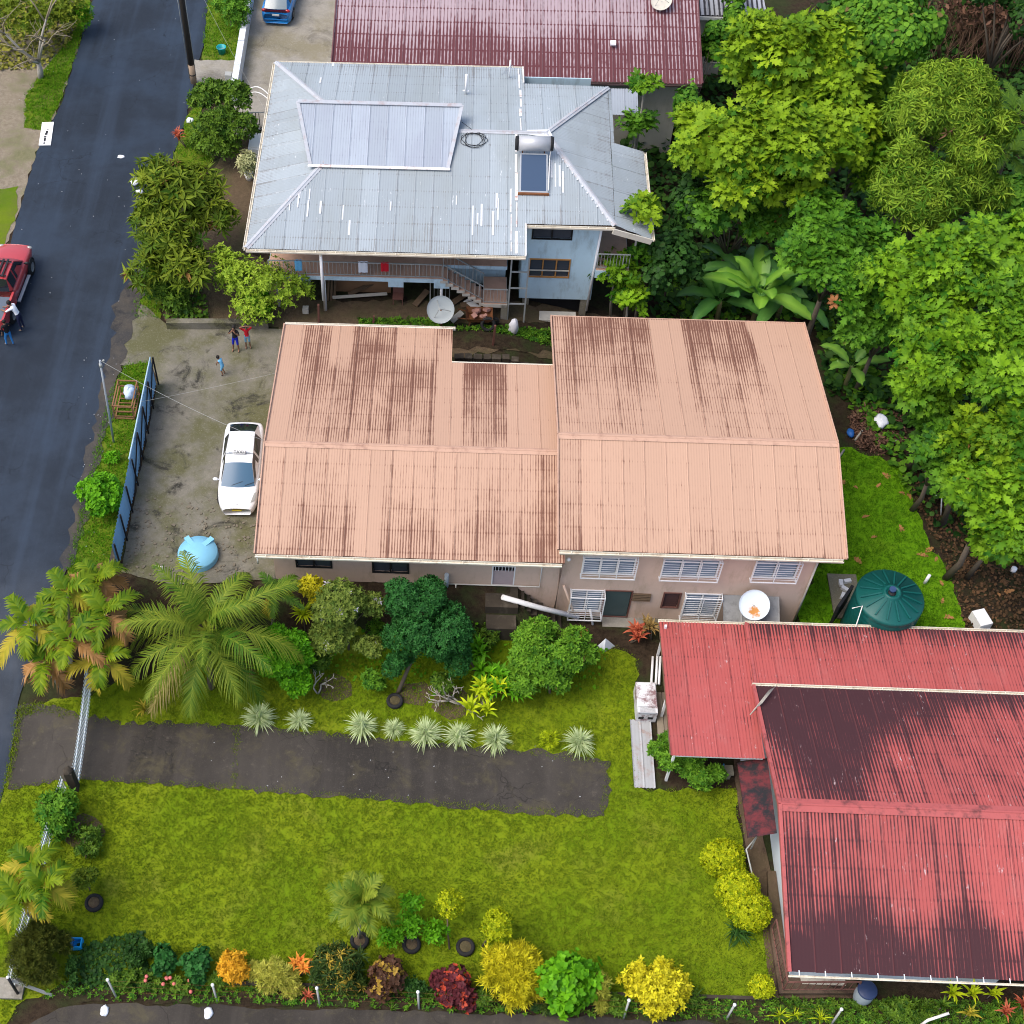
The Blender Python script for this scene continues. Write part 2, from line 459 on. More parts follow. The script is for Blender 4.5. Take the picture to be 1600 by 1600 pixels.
patch('dirt_bank', [(440, 470), (560, 470), (690, 472), (860, 480), (930, 490), (1000, 500), (1000, 560), (700, 560), (430, 520)], M_dirt, 0.03, 0.15, seed=16, label='bare brown dirt strip behind the peach house', cat='ground')
patch('dirt_bank', [(700, 512), (870, 505), (872, 545), (840, 552), (770, 545), (705, 545)], M_soil, 0.05, 0.15, seed=17, label='weedy green strip between the two houses', cat='ground')
patch('footpath', [(1146, 1185), (1175, 1185), (1190, 1300), (1215, 1420), (1235, 1545), (1340, 1550), (1340, 1560), (1205, 1560), (1190, 1450), (1165, 1330), (1150, 1235)], M_path, 0.05, 0.03, seed=18, label='stained concrete path along the red-roofed house', cat='path')
patch('garden_bed', [(100, 1535), (400, 1545), (900, 1560), (1220, 1560), (1600, 1575), (1620, 1620), (1200, 1600), (700, 1580), (160, 1566), (60, 1560)], M_soil, 0.06, 0.1, seed=19, label='dark planted strip along the wire fence', cat='garden bed')
patch('garden_bed', [(640, 905), (880, 935), (1000, 975), (1015, 1030), (960, 1012), (820, 985), (700, 1000), (560, 985), (480, 990), (440, 930)], M_soil, 0.04, 0.2, seed=20, label='damp dark soil at the foot of the peach house', cat='garden bed')
patch('garden_bed', [(255, 500), (320, 300), (350, 235), (400, 230), (395, 400), (480, 440), (495, 512), (262, 506)], M_dirt, 0.02, 0.1, seed=21, label='bare brown garden earth beside the grey-roofed house', cat='garden bed')
for i, (px, py, r, s) in enumerate([(650, 1085, 0.55, 22), (525, 1075, 0.6, 23), (708, 1100, 0.7, 24), (130, 1300, 0.7, 25)]):
    c = gnd(px, py)
    patch('bare_patch', [(c.x + r * math.cos(t) * 1.2, c.y + r * math.sin(t), W) for t in np.linspace(0, 2 * math.pi, 12)[:-1]], M_dirt, 0.05, 0.08, 0.3, seed=s,
          label=['bare soil patch by the tyre under the dark green tree', 'round bare soil patch beside the leafless forked stem', 'bare soil patch under the leafless pale branches', 'bare soil patch beside the picket fence shrub'][i], cat='soil')

# grass blades: nobody could count them
M_blade = leafmat('grass_blade', (0.068, 0.125, 0.004), (0.145, 0.182, 0.010), (0.20, 0.16, 0.05), 0.7, 0.2, 0.1)
M_blade2 = leafmat('lush_blade', (0.035, 0.120, 0.003), (0.095, 0.200, 0.006), (0.16, 0.15, 0.03), 0.7, 0.2, 0.1)
def grass(pts, avoid, n, hgt, mat, label, seed, name='grass', dz=0.04):
    rg = np.random.default_rng(seed)
    poly = wpoly(pts); av = [wpoly(a) for a in avoid]
    xs_ = [p[0] for p in poly]; ys_ = [p[1] for p in poly]
    out = []
    while len(out) < n:
        x, y = rg.uniform(max(min(xs_), -24), min(max(xs_), 26)), rg.uniform(max(min(ys_), -23), max(ys_))
        if inside((x, y), poly) and not any(inside((x, y), a) for a in av): out.append((x, y, terrain(x, y) + dz))
    c = np.repeat(np.array(out), 6, axis=0)
    k = len(c)
    c[:, :2] += rg.normal(0, 0.06, (k, 2))
    a = rg.uniform(0, 2 * np.pi, k); h = hgt * rg.uniform(0.5, 1.3, k); lean = rg.uniform(0.2, 1.1, k); wd = rg.uniform(0.008, 0.020, k)
    d = np.stack([np.cos(a), np.sin(a)], 1); t = np.stack([-np.sin(a), np.cos(a)], 1)
    v = np.zeros((k, 3, 3)); v[:] = c[:, None, :]
    v[:, 0, :2] += t * wd[:, None]; v[:, 1, :2] -= t * wd[:, None]
    v[:, 2, :2] += d * (h * lean)[:, None]; v[:, 2, 2] += h
    tint = np.repeat(np.clip(rg.normal(0.5, 0.3, k), 0, 1), 3)
    me = npmesh('grass', v.reshape(-1, 3), np.arange(k * 3).reshape(-1, 3), mat, tint)
    tag(link(name, me), label, 'grass', kind='stuff')
DRIVE_PX = [(32, 1112), (140, 1125), (300, 1136), (560, 1156), (820, 1180), (944, 1195), (938, 1271), (600, 1246), (300, 1224), (120, 1214), (14, 1228)]
grass([(366, 1138), (374, 1138), (370, 1238), (363, 1238)], [], 45, .06, M_blade, 'grass growing in the joint across the driveway', 37, dz=.06)
grass([(28, 1105), (60, 1098), (70, 1110), (36, 1120), (14, 1225), (6, 1234)], [], 260, .08, M_blade, 'grass growing where the driveway meets the road', 38, dz=.05)
grass(LAWN, [DRIVE_PX], 36000, 0.075, M_blade, 'short grass of the lawn around the driveway', 31)
grass(RLAWN, [], 5000, 0.08, M_blade2, 'grass of the strip beside the green tank', 32)
grass(VERGE, [], 2600, 0.10, M_blade2, 'rough grass along the blue fence verge', 33)
grass([(330, -60), (385, -60), (385, 20), (368, 95), (318, 95), (318, 60)], [], 1200, 0.10, M_blade2, 'rough grass around the teal bucket', 34)
grass([(290, 190), (310, 150), (330, 250), (285, 300), (262, 400), (250, 500), (205, 495), (240, 350)], [], 1200, 0.10, M_blade2, 'rough grass under the roadside mango tree', 35)
grass([(143, 0), (122, 75), (94, 162), (70, 205), (40, 200), (40, 150), (70, 110), (110, 60)], [], 1200, 0.10, M_blade2, 'rough grass below the bare pale tree', 36)
# ================================================================== roof sheeting
def m_roof(name, base, mould, var=0.08, streak=(9.0, 0.45), k=1.0, rough=0.55, fleck=None, spec=0.3, pale=None, groove=0.8, seams=True, metal=0.0, purl=0.28, broad=None, soft=(0.42, 0.95)):
    m = N(name, rough, spec, metal)
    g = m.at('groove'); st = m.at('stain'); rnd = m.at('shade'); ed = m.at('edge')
    n1 = m.noise(1.0, m.pos(streak[0], streak[1], streak[1]), 6, 0.7)
    n2 = m.noise(0.55, m.pos(1, 1, 1), 6, 0.65, 0.6)
    n3 = m.noise(1.0, m.pos(16.0, 3.0, 3.0), 4, 0.75)
    c = m.mix(rnd, tuple(x * (1 - var) for x in base), tuple(min(1, x * (1 + var)) for x in base))
    if broad: c = m.mix(m.math('MULTIPLY', m.ramp(m.noise(0.3, m.pos(1.6, 0.5, 1), 5, 0.65), 0.4, 0.65), 0.6), c, broad)
    if pale: c = m.mix(m.math('MULTIPLY', m.ramp(m.noise(0.9, m.pos(1.5, 0.6, 0.6), 6, 0.7), 0.5, 0.7), 0.6), c, pale)
    # purlin and screw lines every 0.9 m gather dirt
    sy = m.node('ShaderNodeSeparateXYZ'); m.t.links.new(m.pos(), sy.inputs[0])
    fr = m.math('FRACT', m.math('DIVIDE', sy.outputs[1], 0.9))
    pur = m.ramp(m.math('ABSOLUTE', m.math('SUBTRACT', fr, 0.5)), 0.07, 0.02)
    lev = m.math('ADD', m.math('MULTIPLY', st, 1.15), m.math('MULTIPLY', m.math('SUBTRACT', n1, 0.5), 1.25))
    lev = m.math('ADD', lev, m.math('MULTIPLY', m.math('SUBTRACT', n2, 0.5), 1.1))
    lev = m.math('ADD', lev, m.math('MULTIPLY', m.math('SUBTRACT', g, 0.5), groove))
    lev = m.math('ADD', lev, m.math('MULTIPLY', m.math('MULTIPLY', pur, n3), purl))
    lev = m.math('ADD', lev, m.math('MULTIPLY', m.math('MULTIPLY', ed, n1), 0.9))
    lev = m.math('ADD', lev, m.math('MULTIPLY', m.math('SUBTRACT', n3, 0.5), 0.7))
    f = m.math('MULTIPLY', m.ramp(lev, *soft), k)
    c = m.mix(m.math('MULTIPLY', g, m.math('MULTIPLY', n3, 0.55)), c, tuple(0.55 * x + 0.12 * y for x, y in zip(base, mould)))  # groove darkening painted in to strengthen the shading of the corrugation
    c = m.mix(f, c, mould)
    c = m.mix(m.math('MULTIPLY', m.ramp(ed, 0.35, 1.0), m.math('MULTIPLY', n1, 0.75)), c, tuple(0.35 * x + 0.3 * y for x, y in zip(base, mould)))
    if fleck:
        fl = m.math('MULTIPLY', m.ramp(m.noise(1.0, m.pos(9.0, 2.2, 2.2), 5, 0.8), 0.62, 0.69), m.ramp(m.noise(0.45), 0.42, 0.58))
        c = m.mix(fl, c, fleck)
    m.color(c)
    m.rough(m.math('ADD', rough, m.math('MULTIPLY', f, 0.3)))
    return m.mat

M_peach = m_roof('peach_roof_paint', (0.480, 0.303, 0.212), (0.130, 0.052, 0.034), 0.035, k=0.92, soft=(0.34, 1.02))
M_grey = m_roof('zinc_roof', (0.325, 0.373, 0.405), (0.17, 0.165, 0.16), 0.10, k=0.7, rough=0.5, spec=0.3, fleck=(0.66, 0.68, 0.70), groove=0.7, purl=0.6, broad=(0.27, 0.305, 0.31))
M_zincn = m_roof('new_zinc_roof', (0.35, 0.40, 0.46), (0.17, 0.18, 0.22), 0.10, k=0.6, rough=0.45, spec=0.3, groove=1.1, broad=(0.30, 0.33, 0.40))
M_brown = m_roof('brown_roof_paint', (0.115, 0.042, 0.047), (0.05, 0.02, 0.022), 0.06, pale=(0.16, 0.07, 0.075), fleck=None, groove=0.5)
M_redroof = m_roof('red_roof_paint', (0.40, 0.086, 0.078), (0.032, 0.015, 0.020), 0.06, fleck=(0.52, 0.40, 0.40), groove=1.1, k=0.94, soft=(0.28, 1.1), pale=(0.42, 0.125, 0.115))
M_cap = plain('peach_cap', (0.48, 0.30, 0.215), 0.6, 0.06, dirt=(0.22, 0.11, 0.08), dirt_amt=0.6)
M_redcap = plain('red_cap', (0.38, 0.09, 0.085), 0.6, 0.12, dirt=(0.06, 0.03, 0.03), dirt_amt=0.8)
M_zcap = plain('zinc_cap', (0.40, 0.42, 0.45), 0.5, 0.15, dirt=(0.28, 0.13, 0.08), dirt_amt=0.5)
M_gut = plain('white_gutter', (0.68, 0.63, 0.52), 0.5, 0.12, dirt=(0.25, 0.16, 0.07), dirt_amt=0.5)
M_white = plain('white_paint', (0.78, 0.78, 0.78), 0.45, 0.05)
M_pvc = plain('pvc', (0.74, 0.73, 0.68), 0.4, 0.06)
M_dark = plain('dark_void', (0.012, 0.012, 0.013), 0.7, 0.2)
M_glass = N('window_glass', 0.12, 0.6).color((0.05, 0.06, 0.075)).mat
M_louv = plain('louvre_glass', (0.17, 0.21, 0.27), 0.2, 0.15, spec=0.6)
M_rust = plain('rust', (0.19, 0.075, 0.03), 0.85, 0.4, scale=9)
M_pinkwall = plain('pink_render', (0.60, 0.445, 0.35), 0.85, 0.07, dirt=(0.36, 0.26, 0.18), dirt_amt=0.5)
M_bluewall = plain('pale_blue_render', (0.50, 0.66, 0.74), 0.8, 0.07, dirt=(0.24, 0.30, 0.30), dirt_amt=0.5)
M_cream = plain('cream_render', (0.52, 0.49, 0.42), 0.8, 0.1, dirt=(0.25, 0.22, 0.16), dirt_amt=0.5)
M_tilefl = plain('peach_floor', (0.50, 0.31, 0.22), 0.6, 0.1, dirt=(0.22, 0.13, 0.09), dirt_amt=0.4)
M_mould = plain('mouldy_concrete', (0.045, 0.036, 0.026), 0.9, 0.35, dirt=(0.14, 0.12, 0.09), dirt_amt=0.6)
M_timber = plain('weathered_timber', (0.13, 0.085, 0.05), 0.85, 0.3, scale=6)
M_darkred = plain('dark_red_roof', (0.12, 0.018, 0.022), 0.75, 0.25, dirt=(0.012, 0.012, 0.015), dirt_amt=1.0, scale=1.2, dlo=0.36)
M_rail = plain('brown_rail', (0.15, 0.065, 0.05), 0.7, 0.25)
M_steel = plain('galvanised', (0.36, 0.39, 0.42), 0.45, 0.12, metal=0.3)

def facet(roof, poly, eave_dir, mat, stain=lambda p, v: 0.0, sw=0.84, pitch=0.105, amp=0.017, rows=3, seed=1, name='sheet', lift=0.0):
    """corrugated sheets laid side by side over one convex roof plane; each sheet is an object of its own"""
    rng = random.Random(seed)
    P3 = [Vector(p) for p in poly]
    u = Vector(eave_dir).normalized()
    nrm = Vector((0, 0, 0))
    for i in range(len(P3)): nrm += P3[i].cross(P3[(i + 1) % len(P3)])
    nrm.normalize()
    if nrm.z < 0: nrm = -nrm
    v = nrm.cross(u)
    if v.z < 0: v = -v
    o = P3[0]
    q = [((p - o).dot(u), (p - o).dot(v)) for p in P3]
    u0, u1 = min(a for a, _ in q), max(a for a, _ in q)
    def vr(x):
        hits = []
        for i in range(len(q)):
            (a, b), (c, d) = q[i], q[(i + 1) % len(q)]
            if abs(c - a) < 1e-9:
                if abs(a - x) < 1e-6: hits += [b, d]
                continue
            t = (x - a) / (c - a)
            if -1e-9 <= t <= 1 + 1e-9: hits.append(b + t * (d - b))
        return (min(hits), max(hits)) if hits else None
    ns = max(1, round((u1 - u0) / sw)); w_ = (u1 - u0) / ns
    for s in range(ns):
        a, b = u0 + s * w_, u0 + (s + 1) * w_
        nc = max(2, int(round((b - a) / pitch)) * 2)
        lf = lift + rng.uniform(0, 0.006) + (0.004 if s % 2 else 0)
        V_, F_, G_, S_, E_ = [], [], [], [], []
        sh = rng.random()
        cut = rng.uniform(-0.015, 0.015)
        for i in range(nc + 1):
            x = a + (b - a) * i / nc
            r_ = vr(min(max(x, u0 + 1e-4), u1 - 1e-4))
            lo, hi = r_
            for k in range(rows + 1):
                y = lo + cut * (k == 0) + (hi - lo) * k / rows
                p = o + u * x + v * y + nrm * (lf + (amp if i % 2 == 0 else -amp))
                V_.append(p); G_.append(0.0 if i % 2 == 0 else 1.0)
                S_.append(stain(p, k / rows))
                E_.append(1.0 if i in (0, nc) else 0.0)
        for i in range(nc):
            for k in range(rows):
                c = i * (rows + 1) + k
                F_.append((c, c + rows + 1, c + rows + 2, c + 1))
        me = bpy.data.meshes.new(name)
        me.from_pydata(V_, [], F_)
        me.materials.append(mat)
        me.polygons.foreach_set('use_smooth', [True] * len(F_))
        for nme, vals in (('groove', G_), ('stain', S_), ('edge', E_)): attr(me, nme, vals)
        attr(me, 'shade', [sh] * len(V_))
        if me.polygons[0].normal.z < 0: me.flip_normals()
        link(name, me, roof)

def soft(x, a, b, e=0.5):
    return sstep((x - a) / e + 0.5) * sstep((b - x) / e + 0.5)

def strip(a, b, w_, h_, mat, name, parent, lift=0.0):
    m = MB(); a, b = Vector(a) + Vector((0, 0, lift)), Vector(b) + Vector((0, 0, lift)); m.bar(a, b, w_, h_)
    return m.build(name, mat, parent)

def ridgecap(a, b, mat, parent, w_=0.22, dz=0.05, drop=0.06):
    """folded capping, roll on top"""
    a, b = Vector(a), Vector(b)
    d = (b - a).normalized(); s = d.cross(Vector((0, 0, 1))).normalized()
    m = MB()
    prof = [(-w_, -drop + dz), (-0.05, dz), (-0.03, dz + 0.03), (0.03, dz + 0.03), (0.05, dz), (w_, -drop + dz)]
    n = len(prof)
    m.add([p + s * x + Vector((0, 0, z)) for p in (a, b) for x, z in prof], [(i, i + 1, n + i + 1, n + i) for i in range(n - 1)])
    return m.build('ridge_cap', mat, parent)

def gutter(a, b, mat, parent, out, n_br=0, name='gutter', ws=1.0):
    a, b, out = Vector(a), Vector(b), Vector(out)
    m = MB()
    prof = [(0.0, 0.02), (0.0, -0.10), (0.11, -0.10), (0.13, 0.0), (0.105, 0.0), (0.095, -0.08), (0.02, -0.08), (0.02, 0.02)]
    n = len(prof)
    prof = [(x * ws, z * ws) for x, z in prof]
    m.add([p + out * x + Vector((0, 0, z)) for p in (a, b) for x, z in prof], [(i, (i + 1) % n, n + (i + 1) % n, n + i) for i in range(n)])
    for i in range(n_br):
        p = a.lerp(b, (i + 0.5) / n_br)
        m.bar(p + Vector((0, 0, 0.01)), p + out * 0.12 + Vector((0, 0, 0.01)), 0.025, 0.012)
    return m.build(name, mat, parent)

def wallface(m, x0, x1, z0, z1, y, holes, depth=0.16):
    """front-facing wall sheet at Y=y (facing -Y) with real openings and reveals"""
    X = sorted({x0, x1, *[h[0] for h in holes], *[h[1] for h in holes]}); Z = sorted({z0, z1, *[h[2] for h in holes], *[h[3] for h in holes]})
    for i in range(len(X) - 1):
        for j in range(len(Z) - 1):
            cx, cz = (X[i] + X[i + 1]) / 2, (Z[j] + Z[j + 1]) / 2
            if any(h[0] < cx < h[1] and h[2] < cz < h[3] for h in holes): continue
            m.quad((X[i], y, Z[j]), (X[i + 1], y, Z[j]), (X[i + 1], y, Z[j + 1]), (X[i], y, Z[j + 1]))
    for a, b, c, d in holes:
        e = y + depth
        m.quad((a, y, c), (a, e, c), (b, e, c), (b, y, c)); m.quad((a, y, d), (b, y, d), (b, e, d), (a, e, d))
        m.quad((a, y, c), (a, y, d), (a, e, d), (a, e, c)); m.quad((b, y, c), (b, e, c), (b, e, d), (b, y, d))

def framebox(m, a, b, c, d, y, t=0.06, dp=0.06):
    """rectangular frame in the XZ plane"""
    m.span((a, y - dp, c), (b, y, c + t)); m.span((a, y - dp, d - t), (b, y, d))
    m.span((a, y - dp + .002, c + t), (a + t, y - .002, d - t)); m.span((b - t, y - dp + .002, c + t), (b, y - .002, d - t))

def window(parent, a, b, c, d, y, lights=2, louvres=True, frame=None, out=0.0, glass=None, name='window', hole=True):
    """louvre or fixed window in an opening; out>0: a projecting grille cage in front"""
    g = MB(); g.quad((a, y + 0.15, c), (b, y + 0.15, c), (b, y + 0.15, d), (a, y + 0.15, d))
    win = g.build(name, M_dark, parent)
    f = MB(); framebox(f, a - .03, b + .03, c - .03, d + .03, y + 0.02)
    for i in range(1, lights):
        x = a + (b - a) * i / lights
        f.span((x - 0.03, y - 0.03, c + .03), (x + 0.03, y + 0.015, d - .03))
    f.build('frame', frame or M_white, win)
    if louvres:
        n = max(3, int((d - c) / 0.13)); pw = (b - a) / lights - 0.08
        pm = MB(); pm.box((0, 0, 0), (pw, 0.008, 0.15), rot=Matrix.Rotation(R(-38), 3, 'X'))
        me = pm.mesh('pane', glass or M_louv)
        for i in range(lights):
            for k in range(n):
                inst('pane', me, win, (a + (b - a) * (i + 0.5) / lights, y + 0.075, c + (d - c) * (k + 0.5) / n))
    else:
        for i in range(lights):
            pm = MB(); w1 = (b - a) / lights
            pm.span((a + w1 * i + .04, y + 0.04, c + .03), (a + w1 * (i + 1) - .04, y + 0.06, d - .03))
            pm.build('pane', glass or M_glass, win)
    if out:
        k = MB(); y1 = y - out
        for yy in (y1,):
            framebox(k, a - .08, b + .08, c - .08, d + .08, yy + .02, 0.04, 0.04)
        for x in (a - .06, b + .06):
            for z in (c - .06, d + .06): k.bar((x, y1, z), (x, y - .003, z), 0.035)
        for i in range(1, lights): 
            x = a + (b - a) * i / lights; k.bar((x, y1, c), (x, y1, d), 0.03)
        nb = int((d - c) / 0.14)
        for i in range(1, nb):
            z = c + (d - c) * i / nb; k.bar((a - .05, y1, z), (b + .05, y1, z), 0.014)
        for i in range(1, int(out / 0.1)):
            yy = y1 + i * 0.1; k.bar((a - .05, yy, d + .06), (b + .05, yy, d + .06), 0.014)
        k.build('grille', M_white, win)
    return win

# ================================================================== the peach-roofed house
H1 = thing('peach_house', 'long house with peach corrugated roofs and pink walls in the middle', 'house', (0, 0, -2))
LX0, LX1, LXs = -5.8, 5.87, 1.57
LYf, LYr, LYb, LYs = -4.28, 0.35, 8.05, 5.75
LZe, LZr, LZb = 2.7, 3.8, 2.7
zs = LZb + (LYb - LYs) * (LZr - LZb) / (LYb - LYr)
roofL = MB(); 
under = 0.06
roofL.add([(LX0, LYf + .02, LZe - under), (LX1 + .25, LYf + .02, LZe - under), (LX1 + .25, LYr, LZr - under), (LX0, LYr, LZr - under), (LX1 + .25, LYs - .02, zs - under), (LXs, LYs - .02, zs - under), (LXs, LYb - .02, LZb - under), (LX0, LYb - .02, LZb - under)],
          [(3, 2, 1, 0), (7, 6, 5, 4, 2, 3)])
RL = roofL.build('roof', M_timber, H1)
def st_back(p, v):     # mould on the older sheets of the rear slope: heavy at the eave, repainted patches clean
    s = 0.36 + 0.46 * (1 - v) + .08 * math.sin(p.x * 3.1 + v * 5)
    if p.x < -4.85: s = 0.0
    if 1.0 < p.x < 2.05 and p.y < 7.2: s = 0.02
    if p.x > 3.9: s = 0.02
    if v < 0.02 and p.x < 2: s = min(s, 0.6)
    if p.y > 5.9 and (-3.7 < p.x < -2.75 or -0.85 < p.x < 0.9): s = 0.05
    if p.x > 2.05 and p.x < 3.9: s *= 1.05
    return s
facet(RL, [(LX0, LYb, LZb), (LXs, LYb, LZb), (LXs, LYr, LZr), (LX0, LYr, LZr)], (1, 0, 0), M_peach, st_back, rows=5, seed=11)
facet(RL, [(LXs, LYs, zs), (LX1 + .25, LYs, zs), (LX1 + .25, LYr, LZr), (LXs, LYr, LZr)], (1, 0, 0), M_peach, st_back, rows=4, seed=12)
def st_front(p, v):
    s = 0.16 + 0.36 * (1 - v)
    if -1.95 < p.x < -1.05: s = 0.0
    if p.x < -4.6: s *= 0.6
    if -1.0 < p.x < 2.5: s -= 0.05
    if p.x > 5.0: s += 0.22
    return s
facet(RL, [(LX0, LYf, LZe), (LX1 + .25, LYf, LZe), (LX1 + .25, LYr, LZr), (LX0, LYr, LZr)], (1, 0, 0), M_peach, st_front, rows=4, seed=13)
ridgecap((LX0, LYr, LZr), (LX1, LYr, LZr), M_cap, RL, 0.17)
strip((LX0 - .02, LYb, LZb + .0), (LX0 - .02, LYr, LZr), 0.05, 0.16, M_cap, 'barge_board', RL)
strip((LX0 - .02, LYf, LZe), (LX0 - .02, LYr, LZr), 0.05, 0.16, M_cap, 'barge_board', RL)
strip((LXs, LYb + .03, LZb - .05), (LX0, LYb + .03, LZb - .05), 0.05, 0.14, M_gut, 'fascia', RL)
strip((LXs, LYs + .03, zs - .05), (LX1, LYs + .03, zs - .05), 0.05, 0.14, M_gut, 'fascia', RL)
gutter((LX0, LYf - .01, LZe - .04), (LX1 + .15, LYf - .01, LZe - .04), M_gut, RL, (0, -1, 0), 14)
gutter((LX0, LYb + .06, LZb - .04), (LXs + .12, LYb + .06, LZb - .04), M_gut, RL, (0, 1, 0), 8)
# right block, taller
RX0, RX1, RYf, RYr, RYb, RZe, RZr = 5.83, 16.73, -4.07, 0.55, 8.4, 3.3, 4.6
roofR = MB(); roofR.add([(RX0, RYf + .02, RZe - under), (RX1, RYf + .02, RZe - under), (RX1, RYr, RZr - under), (RX0, RYr, RZr - under), (RX1, RYb - .02, RZe - under), (RX0, RYb - .02, RZe - under)], [(3, 2, 1, 0), (5, 4, 2, 3)])
RR = roofR.build('roof', M_timber, H1)
def st_rb(p, v):
    s = 0.16 + 0.60 * (1 - v) + .08 * math.sin(p.x * 2.7 + v * 5)
    if 10.0 < p.x < 11.4: s = 0.0
    if p.x > 14.2 + 1.0 * v: s = 0.0
    if p.x < 6.3: s *= 0.7
    return s
def st_rf(p, v):
    s = 0.05 + 0.22 * (1 - v) ** 2
    if p.x < 6.8: s += 0.15
    if 10.4 < p.x < 12.5: s -= 0.1
    return s
facet(RR, [(RX0, RYb, RZe), (RX1, RYb, RZe), (RX1, RYr, RZr), (RX0, RYr, RZr)], (1, 0, 0), M_peach, st_rb, rows=5, seed=14)
facet(RR, [(RX0, RYf, RZe), (RX1, RYf, RZe), (RX1, RYr, RZr), (RX0, RYr, RZr)], (1, 0, 0), M_peach, st_rf, rows=4, seed=15)
ridgecap((RX0, RYr, RZr), (RX1, RYr, RZr), M_cap, RR, 0.18)
for x in (RX0 - .02, RX1 + .02):
    strip((x, RYb, RZe), (x, RYr, RZr), 0.05, 0.18, M_cap, 'barge_board', RR)
    strip((x, RYf, RZe), (x, RYr, RZr), 0.05, 0.18, M_cap, 'barge_board', RR)
strip((RX0, RYb + .03, RZe - .05), (RX1, RYb + .03, RZe - .05), 0.05, 0.14, M_cap, 'fascia', RR)
gutter((RX0 + .05, RYf - .01, RZe - .04), (RX1 - .1, RYf - .01, RZe - .04), M_gut, RR, (0, -1, 0), 12)
# walls
WYf, WYb = -3.6, 7.6
Lwin = [(-4.35, -2.96, 0.95, 2.0), (-1.32, 0.09, 0.75, 2.0)]
Ldoor = (3.41, 4.33, 0.05, 2.1)
Rwin = [(6.95, 8.95, 1.15, 2.3), (10.05, 12.2, 1.15, 2.35), (13.6, 15.25, 1.25, 2.45)]
Rlow = [(6.68, 7.92, -1.55, -0.05), (11.27, 12.6, -1.62, -0.05)]
Rdoor = (8.02, 9.1, -1.93, -0.02)
Rbrown = (10.38, 11.05, -1.1, -0.05)
W1 = MB()
wallface(W1, LX0 + .55, 6.25, -2.0, LZe - .05, WYf, Lwin + [Ldoor])
wallface(W1, 6.25, 15.95, -2.05, RZe - .05, WYf - .003, Rwin + Rlow + [Rdoor, Rbrown])
W1.span((LX0 + .55, WYf + .3, -1.0), (LX0 + .6, WYb, LZe - .05)); W1.span((LX0 + .6, WYb - .1, -1), (LXs - .3, WYb, LZb))
W1.span((LXs - .3, LYs - .5, -1.5), (6.2, LYs - .4, zs - .1)); W1.span((LXs - .4, LYs - .4, -1), (LXs - .35, WYb, LZb))
W1.span((15.9, WYf + .002, -2.1), (15.95, RYb - .5, RZe - .02)); W1.span((6.2, RYb - .6, -2.1), (15.9, RYb - .5, RZe - .05)); W1.span((6.2, WYf + .01, LZe), (6.25, RYb - .6, RZe - .02))
for xg, yr, zr, yf, ze, yb in ((LX0 + .57, LYr, LZr, WYf, LZe - .05, WYb), (15.93, RYr, RZr, WYf, RZe - .03, RYb - .5), (6.22, RYr, RZr, WYf, RZe - .03, RYb - .6)):
    W1.add([(xg, yf, ze), (xg, yb, ze), (xg, yr, zr - .12)], [(0, 1, 2)])
W1.build('wall', M_pinkwall, H1)
s_ = MB()
for a, b, r_, e, bk in ((LX0, LX1, 0, LZe, 0), (RX0, RX1, 0, RZe, 0)):
    s_.span((a + .05, (LYf if a < 0 else RYf) + .03, e - .1), (b - .05, WYf, e - .08))
s_.build('soffit', M_cream, H1)
for h in Lwin: window(H1, *h, WYf, 2, False, M_dark)
for h, n in zip(Rwin, (3, 3, 2)): window(H1, *h, WYf - .003, n, True, M_white, 0.22)
window(H1, *Rlow[0], WYf - .003, 2, True, M_white, 0.45); window(H1, *Rlow[1], WYf - .003, 2, True, M_white, 0.3)
window(H1, *Rbrown, WYf - .003, 1, True, M_rail, 0, plain('brown_louvre', (0.05, 0.02, 0.016), 0.6))
# door with open grille top at the stair head
d = MB(); a, b, c, e = Ldoor
d.span((a + .02, WYf + .05, c), (b - .02, WYf + .09, c + .95)); D1 = d.build('door', plain('mauve_door', (0.45, 0.36, 0.36), 0.6), H1)
g = MB(); framebox(g, a, b, c, e, WYf + .03, 0.05, 0.05)
for i in range(1, 7): g.bar((a + (b - a) * i / 7, WYf + .06, c + .95), (a + (b - a) * i / 7, WYf + .06, e), 0.025)
for z in (1.3, 1.7): g.bar((a, WYf + .065, z), (b, WYf + .065, z), 0.025)
g.build('grille', M_white, D1)
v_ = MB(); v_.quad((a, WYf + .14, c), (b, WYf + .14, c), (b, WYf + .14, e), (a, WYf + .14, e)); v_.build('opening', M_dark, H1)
d = MB(); a, b, c, e = Rdoor
d.span((a + .04, WYf + .02, c), (b - .04, WYf + .07, e - .04)); D2 = d.build('door', plain('green_door', (0.055, 0.085, 0.085), 0.5, 0.15), H1)
g = MB(); framebox(g, a - .03, b + .03, c, e + .03, WYf - .001, 0.05, 0.04); g.build('door_frame', M_rail, D2)
g = MB(); g.span((a + .06, WYf - .5, c - .1), (b + 3.2, WYf - .01, c - .02)); g.build('step', M_conc, H1)
g = MB()
for i in range(5): g.box((9.5, WYf - .04, -0.18 - i * .11), (0.72, 0.1, 0.05), rot=Matrix.Rotation(R(-30), 3, 'X'))
g.build('vent', M_timber, H1)
